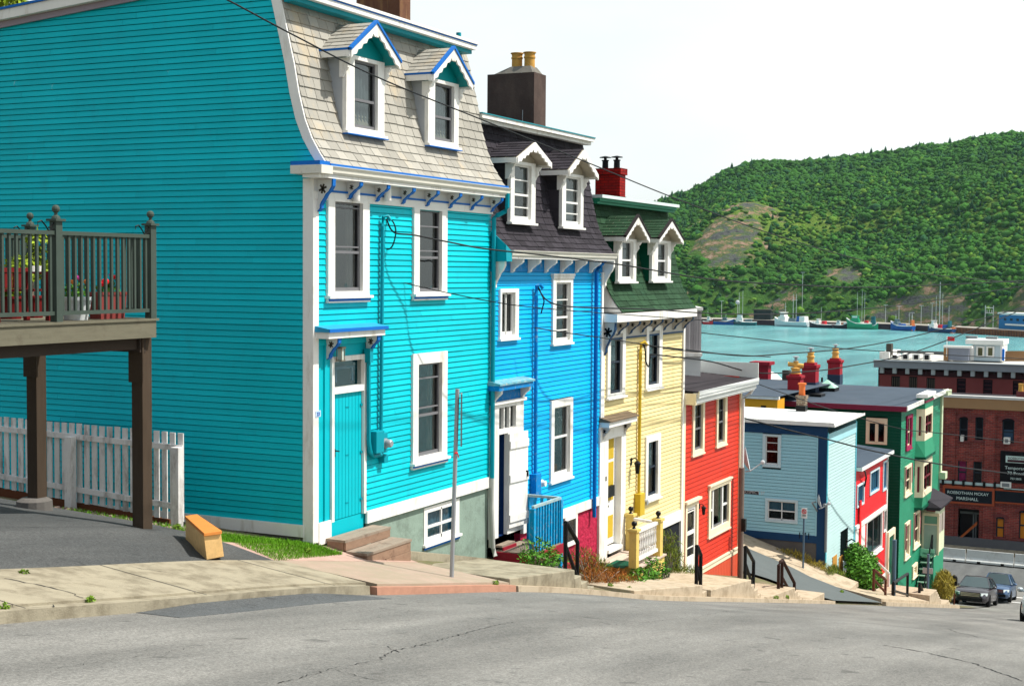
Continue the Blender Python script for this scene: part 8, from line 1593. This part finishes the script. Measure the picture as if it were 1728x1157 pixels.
bu = N.new('ShaderNodeBump'); bu.inputs['Strength'].default_value = 1; bu.inputs['Distance'].default_value = 4; L.new(nz_(.16, 12, (1, 1, 1.6)), bu.inputs['Height']); L.new(bu.outputs[0], b.inputs['Normal'])
hill = np_obj('hill', V, F, hm, smooth=True); hill['kind'] = 'structure'
ca = hill.data.color_attributes.new('ground_cover', 'FLOAT_COLOR', 'POINT'); cd = np.zeros((len(V), 4), dtype=np.float32); cd[:, 0] = np.clip(rock, 0, 1).ravel(); cd[:, 1] = grassy.ravel(); cd[:, 3] = 1; ca.data.foreach_set('color', cd.ravel())
# woodland: thousands of separate crowns read as one mass
import bmesh
def ico(sub):
    bm = bmesh.new(); bmesh.ops.create_icosphere(bm, subdivisions=sub, radius=1); v = np.array([q.co[:] for q in bm.verts]); f = np.array([[q.index for q in p.verts] for p in bm.faces]); bm.free(); return v, f
IV, IF = ico(1)
def woods(name, label, n, mat, seed, smin, smax, dens, con=0.0):
    r = np.random.RandomState(seed); VV = []; FF = []; k = 0; cnt = 0
    Xf, Yf, Zf, Rk, Gr, Tt, Pf = [a for a in (X, Y, Z, rock, grassy, TT, PXG)]
    while cnt < n:
        i = r.uniform(0, n_-1.01); j = m_*r.uniform(.01, .93)-1; j = min(max(j, 0), m_-1.01); a, b_ = int(i), int(j); fu, fv = i-a, j-b_
        lerp = lambda A: (A[a, b_]*(1-fu)*(1-fv)+A[a+1, b_]*fu*(1-fv)+A[a, b_+1]*(1-fu)*fv+A[a+1, b_+1]*fu*fv)
        if r.rand() > dens(lerp(Rk), lerp(Gr), lerp(Tt)): continue
        s_ = r.uniform(smin, smax)*(1.7 if r.rand() < .10 else 1); c = np.array([lerp(Xf), lerp(Yf), lerp(Zf)]); v = IV.copy()
        if r.rand() < con: v = v*[.5, .5, 1.1]; hgt = np.clip((v[:, 2]+1.1)/2.2, 0, 1); v[:, :2] *= (1.5-1.3*hgt)[:, None]; off = .8
        else: v = v*(1+.42*r.normal(size=(len(v), 1)).clip(-1, 1)*.8); v = v*[1, 1, .75]; off = .25
        VV.append(v*s_+c+[0, 0, s_*off]); FF.append(IF+k); k += len(v); cnt += 1
    o = np_obj(name, np.concatenate(VV), np.concatenate(FF), mat); return tag(o, label, 'woodland', kind='stuff')
wm = lambda nm, c, v: pm(nm, c, .9, .26, .013, isl=v, bump=1, bs=1.2, bd=.8, spec=.1)
woods('woodland', 'dense green woodland covering the hill across the harbour', 31000, wm('woodland_green', (.032, .112, .013), .30), 5, .9, 1.9, lambda r_, g_, t: max(0, 1-1.6*r_)*(1-.75*g_)*(.25 if t < .05 else 1))
woods('dark_woodland', 'darker green trees mixed through the wooded hill', 6000, wm('woodland_dark', (.016, .070, .022), .30), 6, .9, 1.9, lambda r_, g_, t: max(0, 1-1.6*r_)*(1-.85*g_)*(1 if t > .25 else .45), con=.45)
woods('shrubs', 'light green shrubs on the lower rocky slopes of the hill', 3500, wm('shrub_green', (.080, .165, .018), .40), 7, .8, 1.7, lambda r_, g_, t: (.35+.65*g_)*(1 if t < .6 else .15)*max(0.04, 1-1.3*r_))

# ================================================================== boats along the far quay
def boat(label, px, wpx, hull, cabin, deckc=None, masts=(), flip=1, hh=2.2, cab=(.1, .35, 3.0), extras=(), off=-4, rust=None, name='fishing_boat'):
    p = away(quay_at(px), off); d = p.length; L_ = wpx*d*Fv.dot(p.normalized())/FPX; A = quay_at(px-20); B = quay_at(px+20); dv = (B-A).normalized()*flip; dv.z = 0; dv.normalize(); nn = Vector((-dv.y, dv.x, 0))
    t = thing(name, label, 'boat', (p.x, p.y, WZ), 'boats moored along the far quay'); Wd = L_*.27
    P = lambda u, v, z: tuple(p+dv*(u*L_)+nn*(v*Wd)+Vector((0, 0, z)))
    st = [(-.5, .70, .9, .2), (-.46, .85, .85, 0), (-.25, 1, .8, -.3), (.1, 1, .85, -.3), (.32, .72, 1.15, -.3), (.44, .36, 1.4, -.2), (.5, .05, 1.6, .3)]
    m = MB(); rows = []
    for (u, w_, zt_, zb2) in st: rows.append([m.v(*P(u, -w_/2, zt_*hh)), m.v(*P(u, -w_*.42, hh*.3)), m.v(*P(u, -w_*.2, zb2)), m.v(*P(u, w_*.2, zb2)), m.v(*P(u, w_*.42, hh*.3)), m.v(*P(u, w_/2, zt_*hh))])
    for a, b in zip(rows, rows[1:]):
        for k in range(5): m.face(a[k], b[k], b[k+1], a[k+1])
        m.face(a[5], b[5], b[0], a[0])
    m.face(*rows[0]); m.face(*reversed(rows[-1])); m.obj('hull', hull, t)
    m = MB()
    for (u, w_, zt_, _), (u2, w2, zt2, _) in zip(st, st[1:]):
        for s in (-1, 1): m.tube([P(u, s*w_/2, zt_*hh+.12), P(u2, s*w2/2, zt2*hh+.12)], .16, 4)
    m.obj('gunwale', deckc or WHITE, t)
    def bx(m, u0, u1, v, z0, z1, tap=.0): m.hexa([P(u0, -v, z0), P(u1, -v, z0), P(u1, v, z0), P(u0, v, z0), P(u0+tap, -v*.9, z1), P(u1-tap, -v*.9, z1), P(u1-tap, v*.9, z1), P(u0+tap, v*.9, z1)])
    u0, u1, ch = cab; dz = hh*.9; m = MB(); bx(m, u0, u1, .36, dz, dz+ch*.55, .01); bx(m, u0+.04, u1-.05, .30, dz+ch*.552, dz+ch, .012); bx(m, u0+.02, u1-.03, .33, dz+ch+.01, dz+ch+.14); cb = m.obj('wheelhouse', cabin, t)
    m = MB()
    for k in range(3): a = u0+.06+(u1-u0-.14)*k/3; m.hexa([P(a, -.315, dz+ch*.68), P(a+.035, -.315, dz+ch*.68), P(a+.035, -.27, dz+ch*.68), P(a, -.27, dz+ch*.68), P(a, -.310, dz+ch*.9), P(a+.035, -.310, dz+ch*.9), P(a+.035, -.27, dz+ch*.9), P(a, -.27, dz+ch*.9)])
    m.obj('windows', pm('boat_window', (.01, .02, .03), .1, 0), cb)
    for (u, h, r_) in masts: m = MB(); m.tube([P(u, 0, dz), P(u, 0, dz+h)], r_, 6, r_*.6); m.tube([P(u-.03, 0, dz+h*.78), P(u+.03, 0, dz+h*.78)], r_*.6, 4); m.obj('mast', pm('pale_mast', (.5, .52, .5), .5), t)
    for (nm_, mat_, u0, u1, v, z0, z1) in extras: m = MB(); bx(m, u0, u1, v, dz+z0, dz+z1, .008); m.obj(nm_, mat_, t)
    settle(t); return t
HB_, HW, HG, HK, HR = pm('boat_blue', (.015, .10, .36), .4, .08, .3), pm('boat_white', (.60, .68, .70), .4, .06, .3), pm('boat_green', (.02, .32, .16), .4, .08, .3), pm('boat_black', (.02, .02, .03), .4, .1, .3), pm('boat_red', (.62, .03, .04), .4, .08, .3)
BOR = pm('boat_orange', (.55, .16, .05), .6, .15, .5)
NETS = pm('net_grey', (.14, .20, .22), .9, .2, .8)
boat('little red-hulled boat at the left end of the moored row', 1195, 17, HR, WHITE, masts=((0, 6, .08),), hh=1.6, cab=(-.1, .25, 2.2))
boat('low blue boat, second from the left of the moored row', 1222, 34, HB_, NETS, masts=((.1, 4, .1),), hh=1.8, cab=(-.1, .2, 1.8), extras=(('net_pile', HW, .15, .35, .3, 0, .9),))
boat('teal-hulled boat with white wheelhouse and tall twin masts, left of the big white boat', 1258, 38, pm('boat_teal', (.03, .16, .18), .4), WHITE, masts=((.12, 15, .12), (.28, 14, .12)), hh=1.8, flip=-1, cab=(.1, .4, 3.4), extras=(('net_pile', NETS, -.3, .0, .3, 0, 1.2),))
boat('big white fishing boat with blue waterline and gantry, largest of the moored row', 1336, 68, HW, WHITE, masts=((.18, 9, .14), (-.05, 13, .16), (-.14, 13, .16)), hh=2.6, flip=-1, cab=(.12, .34, 4.2), extras=(('blue_shelter', HB_, -.28, -.20, .3, .1, 2.6), ('white_shelter', WHITE, -.45, -.29, .34, 0, 2.7), ('winch', NETS, -.15, .05, .25, 0, 1.6), ('stripe', HR, .10, .12, .37, -1.6, -.5)))
boat('black-hulled boat with a red tarpaulin and white cabin', 1386, 46, HK, WHITE, masts=((.0, 8, .1),), hh=1.8, flip=-1, cab=(.02, .2, 2.4), extras=(('tarpaulin', HR, -.2, -.06, .3, 0, 1.6), ('crates', HW, .26, .38, .2, .2, 1.0)))
boat('dark workboat with cluttered deck between the black boat and the green trawler', 1420, 24, HK, HW, hh=1.8, cab=(-.35, -.05, 1.9), extras=(('clutter', BOR, .0, .2, .3, 0, .8), ('clutter', HW, .2, .35, .3, 0, 1.2)))
boat('bright green trawler with green wheelhouse and three tall aerials', 1451, 46, HG, HG, masts=((.1, 14, .1), (-.08, 15, .1), (-.18, 14, .1)), hh=3.0, flip=-1, cab=(.0, .34, 3.2), extras=(('white_top', WHITE, .06, .26, .3, 2.4, 3.3), ('net_drum', HR, -.32, -.2, .25, .1, 1.2)))
boat('small green stern boat with a net drum, just right of the green trawler', 1474, 17, HG, pm('boat_teal', 0), hh=2.0, flip=1, cab=(-.25, .25, 4.0))
boat('long royal blue fishing boat with brown gantry at its stern', 1523, 50, HB_, NETS, masts=((.28, 5, .1), (-.3, 6, .12), (-.42, 5, .2)), hh=2.5, flip=-1, cab=(.12, .32, 2.6), extras=(('deck_clutter', HB_, -.1, .1, .3, 0, .8), ('gantry', BOR, -.47, -.40, .3, 0, 2.6), ('stern_ramp', BOR, -.50, -.46, .3, -2, .6)))
boat('blue and red boat with tall rigging, at the right end of the moored row', 1588, 56, pm('boat_navy', (.02, .06, .17), .4), WHITE, masts=((.2, 14, .12), (.06, 20, .2), (-.05, 15, .12), (-.3, 10, .12)), hh=2.0, flip=-1, cab=(.18, .36, 3.2), extras=(('red_buoys', HR, -.08, .06, .3, 0, 1.6), ('teal_crane', pm('boat_teal', 0), -.38, -.30, .2, 0, 3.4), ('blue_box', HB_, -.28, -.12, .3, 0, 1.6), ('rusty_stern', BOR, -.5, -.42, .3, -2, .8)))
# quayside shed, lamp posts, blue warehouse, powerline frame
p = away(quay_at(1286), 4); sh_ = thing('quay_shed', 'dark open-fronted shed on the far quay behind the white boat', 'shed', (p.x, p.y, WZ+2.5)); m = MB(); w_ = 4.2; m.hexa([(p.x, p.y-w_, WZ+2.5), (p.x+5, p.y-w_, WZ+2.5), (p.x+5, p.y+w_, WZ+2.5), (p.x, p.y+w_, WZ+2.5), (p.x, p.y-w_, WZ+7), (p.x+5, p.y-w_, WZ+6.4), (p.x+5, p.y+w_, WZ+6.4), (p.x, p.y+w_, WZ+7)]); m.obj('walls', pm('dark_green_shed', (.02, .03, .03), .8), sh_); m = MB(); m.box(p.x-.6, p.x+5.4, p.y-w_-.5, p.y+w_+.5, WZ+7.05, WZ+7.5); m.obj('roof', CURT, sh_)
lampl = [(1218, 508, 'first from the left on the far quay'), (1245, 510, 'with a round head, second from the left on the far quay'), (1354, 460, 'tallest, on the slope above the big white boat'), (1494, 515, 'between the green trawler and the blue fishing boat'), (1517, 517, 'behind the blue fishing boat wheelhouse'), (1555, 516, 'just right of the blue fishing boat'), (1573, 512, 'left of the red and blue boat'), (1540, 528, 'short, above the blue fishing boat stern')]
for k, (px, py, lab) in enumerate(lampl):
    p = away(quay_at(px), 8 if k != 2 else 22); r = ray(px, py); zt_ = p.length*0+r.z*(math.hypot(p.x, p.y)/math.hypot(r.x, r.y)); m = MB(); m.tube([(p.x, p.y, WZ+2.4), (p.x, p.y, zt_)], .16, 5, .12); o = thing('lamp_post', 'pale lamp post '+lab, 'lamp post', (p.x, p.y, WZ+2.4), 'lamp posts on the far quay'); m.obj('pole', pm('pale_mast', 0), o); m = MB(); m.box(p.x-.25, p.x+.25, p.y-.9, p.y+.9, zt_, zt_+.2) if k != 1 else m.ball((p.x, p.y, zt_), 1.1, 8); m.obj('lamp_head', pm('dish_grey', 0), o); settle(o)
p = away(quay_at(1715), 14); rr_ = ray(1687, 527); bwh = thing('blue_warehouse', 'blue corrugated warehouse with white roof edge on the far quay at the right', 'warehouse', (p.x, p.y, WZ+2.5)); 
a = away(quay_at(1687), 9); b_ = away(quay_at(1800), 9); dv = (b_-a).normalized(); bk = Vector((-dv.y, dv.x, 0)); bk = bk if bk.dot(a) > 0 else -bk; zt_ = ray(1690, 527).z*(math.hypot(a.x, a.y)/math.hypot(ray(1690, 527).x, ray(1690, 527).y))
m = MB(); c = [a, b_, b_+bk*22, a+bk*22]; slab(m, c, WZ+2.5, zt_-.9); m.obj('walls', pm('warehouse_blue', (.01, .15, .36), .6, .08, .1), bwh); slab(MB(), c, zt_-.88, zt_, .6).obj('roof', ROOFW, bwh); m = MB(); q = a+dv*4-bk*.1; m.hexa([(*q.xy, zt_-5.2), (*(q+dv*24).xy, zt_-5.2), (*(q+dv*24-bk*.3).xy, zt_-5.2), (*(q-bk*.3).xy, zt_-5.2), (*q.xy, zt_-4.5), (*(q+dv*24).xy, zt_-4.5), (*(q+dv*24-bk*.3).xy, zt_-4.5), (*(q-bk*.3).xy, zt_-4.5)]); m.obj('white_band', WHITE, bwh)
for k in range(5):
    for zz in (zt_-3.2, zt_-7.6): q = a+dv*(3+k*3.6)-bk*.08; m = MB(); m.hexa([(*q.xy, zz), (*(q+dv*1.4).xy, zz), (*(q+dv*1.4-bk*.1).xy, zz), (*(q-bk*.1).xy, zz), (*q.xy, zz+.9), (*(q+dv*1.4).xy, zz+.9), (*(q+dv*1.4-bk*.1).xy, zz+.9), (*(q-bk*.1).xy, zz+.9)]); m.obj('window', pm('boat_window', 0), bwh)
p0 = away(quay_at(1664), 12); p1 = away(quay_at(1677.5), 12); pf_ = thing('power_line_frame', 'two-legged wooden power line frame beside the blue warehouse', 'power pole', (p0.x, p0.y, WZ+2.5)); zz = ray(1670, 515).z*(p0.xy.length/ray(1670, 515).xy.length); m = MB()
for p in (p0, p1): m.tube([(p.x, p.y, WZ+2.4), (p.x, p.y, zz)], .18, 5)
m.obj('pole', pm('pale_mast', 0), pf_); m = MB(); m.tube([(*p0.xy, zz-1), (*p1.xy, zz-1)], .15, 4); m.tube([(*p0.xy, zz-3.2), (*p1.xy, zz-3.2)], .12, 4)
for k in range(3): q = p0.lerp(p1, (k+.7)/3.4); m.tube([(*q.xy, zz-3.1), (*q.xy, zz-1.9)], .12, 4)
m.obj('crossarm', pm('pale_mast', 0), pf_)

# ================================================================== overhead wires
def wire(label, pts, r=.012, mat=None, n=14):
    """pts: (px, py, metres along the line of sight)"""
    P = [at(x, y, d) for x, y, d in pts]; Q = []
    for i in range(len(P)-1):
        p0, p1, p2, p3 = P[max(i-1, 0)], P[i], P[i+1], P[min(i+2, len(P)-1)]
        for k in range(n):
            t = k/n; Q.append(.5*((2*p1)+(-p0+p2)*t+(2*p0-5*p1+4*p2-p3)*t*t+(-p0+3*p1-3*p2+p3)*t**3))
    Q.append(P[-1]); m = MB(); rs = []
    for i, p in enumerate(Q):
        d = Q[min(i+1, len(Q)-1)]-Q[max(i-1, 0)]; rs.append(m.ring(p, d, r*.75+.00016*p.length, 5))
    for A_, B_ in zip(rs, rs[1:]):
        for k in range(5): m.face(A_[k], A_[(k+1) % 5], B_[(k+1) % 5], B_[k])
    return tag(m.obj('overhead_wire', mat or pm('wire_black', (.012, .014, .016), .6, .1), None, smooth=True), label, 'wire', 'overhead wires')
wire('uppermost wire, crossing the grey mansard and both dormers then falling towards the hill', [(330, -22, 15), (383, 0, 15.5), (500, 62, 16.8), (640, 132, 18.4), (820, 205, 21.2), (1000, 278, 25), (1140, 335, 29), (1300, 394, 35), (1450, 438, 43), (1560, 462, 52), (1740, 479, 75)], .010)
wire('thick wire from the turquoise house conduit past the blue and green roofs', [(652, 369, 23.95), (665, 392, 23.9), (700, 397, 24.0), (760, 409, 24.5), (820, 420, 24.8), (930, 432, 26), (1050, 447, 28.5), (1200, 471, 33), (1350, 481, 40), (1500, 484, 50), (1740, 473, 70)], .014)
wire('thin wire starting at the middle of the turquoise front, running across the blue front', [(664, 473, 24.5), (760, 495, 24.8), (870, 515, 26), (1000, 527, 28.5), (1100, 534, 32), (1250, 545, 38)], .007)
wire('wire from the blue house cable head along the foot of the green mansard', [(908, 486, 29.3), (925, 508, 29.2), (960, 517, 29.2), (1030, 520, 30), (1100, 522, 32), (1240, 530, 38), (1400, 526, 48), (1560, 509, 62), (1740, 480, 80)], .014)
wire('thin wire from the blue wall conduit down across the yellow house', [(903, 553, 28.5), (960, 562, 29), (1030, 572, 31), (1080, 580, 33), (1180, 594, 37), (1300, 602, 44)], .009)
wire('wire from the yellow house cable head rising over the red roof', [(1083, 582, 34.9), (1160, 590, 38), (1250, 600, 42), (1320, 597, 46), (1450, 585, 54), (1580, 558, 64), (1740, 515, 78)], .016)
wire('wire from the yellow house insulator crossing in front of the red chimneys', [(1076, 596, 34.9), (1130, 601, 36.5), (1200, 610, 40), (1270, 628, 44), (1340, 628, 48), (1430, 618, 54), (1560, 588, 64), (1740, 516, 80)], .018)
wire('thick wire falling from the pale blue roof corner across its side wall', [(1252, 704, 50), (1330, 725, 50), (1400, 742, 51), (1480, 762, 54), (1600, 785, 62), (1740, 803, 74)], .026)
wire('thin wire across the pale blue roof and the green house front', [(1258, 640, 52), (1330, 666, 54), (1420, 696, 58), (1520, 723, 62), (1580, 730, 66), (1740, 748, 78)], .012)
wire('faint wire below the wires over the water, ending at the right edge', [(1170, 560, 60), (1300, 574, 66), (1450, 590, 72), (1740, 606, 90)], .014)
wire('black cable loop hanging at the turquoise conduit head', [(650, 366, 24.0), (663, 374, 23.9), (668, 392, 23.9), (662, 415, 23.95), (652, 420, 24.0), (646, 405, 24.0), (645, 385, 24.05)], .012, n=8)
wire('tangled black cable ends hanging at the sky-blue conduit head', [(908, 483, 29.3), (914, 497, 29.2), (918, 507, 29.2), (916, 518, 29.25), (913, 529, 29.3)], .014, n=8)
wire('black cable loop hanging at the yellow conduit head', [(1085, 580, 34.8), (1089, 592, 34.7), (1090, 610, 34.8), (1095, 618, 34.8), (1097, 600, 34.8)], .018, n=8)
wire('blackish service wire stapled from the fence post up, at the meter of the bright red shop', [(1442, 820, 58), (1447, 835, 58), (1449, 850, 58)], .02, n=6) if False else None

# thin summer haze between the houses and the hill: one even closed volume round everything, sky outside
hz = MB(); hz.box(-60, 1400, -900, 1400, -29, 130)
hm_ = bpy.data.materials.new('haze_air'); hm_.use_nodes = True; n_t = hm_.node_tree; n_t.nodes.remove(n_t.nodes['Principled BSDF']); pv = n_t.nodes.new('ShaderNodeVolumePrincipled')
pv.inputs['Density'].default_value = .00004; pv.inputs['Color'].default_value = (.62, .88, 1.0, 1); pv.inputs['Anisotropy'].default_value = .2
n_t.links.new(pv.outputs[0], n_t.nodes['Material Output'].inputs['Volume'])
tag(hz.obj('haze', hm_), 'faint pale summer haze over the harbour and hill', 'haze', kind='stuff')
# ------------------------------------------------------------------ pieces of one part that stand apart become parts of their own
SKIP = ('leaves', 'foliage', 'crown', 'pickets', 'spindles', 'balusters', 'gravel', 'wall', 'gable', 'mansard_roof', 'flowers', 'deck_boards', 'dormer_roof', 'lettering', 'number', 'lattice', 'stems', 'grass', 'sash', 'room', 'house_number', 'windows', 'sill')
def split_pieces(o):
    me = o.data; nv = len(me.vertices)
    if nv > 4000 or nv < 8: return
    co = np.empty(nv*3, np.float32); me.vertices.foreach_get('co', co); co = co.reshape(-1, 3); par = list(range(nv))
    def find(a):
        while par[a] != a: par[a] = par[par[a]]; a = par[a]
        return a
    for p in me.polygons:
        v = list(p.vertices); r0 = find(v[0])
        for q in v[1:]: par[find(q)] = r0
    isl = {}
    for i in range(nv): isl.setdefault(find(i), []).append(i)
    ks = list(isl.values()); k = len(ks)
    if k < 2 or k > 60: return
    lo = np.array([co[x].min(0) for x in ks]); hi = np.array([co[x].max(0) for x in ks]); size = (hi-lo).max(1)
    gap = np.maximum(0, np.maximum(lo[:, None]-hi[None], lo[None]-hi[:, None])); near = np.sqrt((gap**2).sum(2)) <= np.maximum(.02, .5*np.maximum(size[:, None], size[None]))
    g = list(range(k))
    def f2(a):
        while g[a] != a: a = g[a]
        return a
    for a, b in zip(*np.nonzero(np.triu(near, 1))): g[f2(int(b))] = f2(int(a))
    groups = {}
    for a in range(k): groups.setdefault(f2(a), []).append(a)
    if len(groups) < 2 or len(groups) > 24: return
    gl = sorted(groups.values(), key=lambda x: -sum(len(ks[a]) for a in x)); owner = {}
    for gi, x in enumerate(gl):
        for a in x:
            for i in ks[a]: owner[i] = gi
    polys = [tuple(p.vertices) for p in me.polygons]; mat = me.materials[0]; sm = me.polygons[0].use_smooth; first = None
    for gi in range(len(gl)):
        idx = sorted(i for i in owner if owner[i] == gi); mp_ = {i: n for n, i in enumerate(idx)}; F_ = [tuple(mp_[i] for i in p) for p in polys if owner[p[0]] == gi]
        nm = bpy.data.meshes.new(me.name.split('.')[0]); nm.from_pydata([tuple(co[i]) for i in idx], [], F_); nm.materials.append(mat)
        if sm: nm.polygons.foreach_set('use_smooth', [True]*len(nm.polygons))
        if gi == 0: o.data = nm
        else:
            c = o.copy(); c.data = nm; C.objects.link(c)
for o in list(C.objects):
    if o.type == 'MESH' and o.parent is not None and o.get('kind') is None and not any(o.name.startswith(s_) for s_ in SKIP) and not any(w_ in o.name for w_ in ('wall',)) : split_pieces(o)
# ------------------------------------------------------------------ every Empty stands at its thing's base, its parts stay put
for o in list(C.objects):
    if o.type == 'EMPTY' and o.parent is None and o.location.length > 0:
        ch = list(o.children)
        if not ch: bpy.data.objects.remove(o); continue
        if o.get('category') == 'car' or o.name.startswith(('road_barrier', 'fishing_boat', 'lamp_post')): continue
        if all(c.location.length == 0 for c in ch): settle(o)
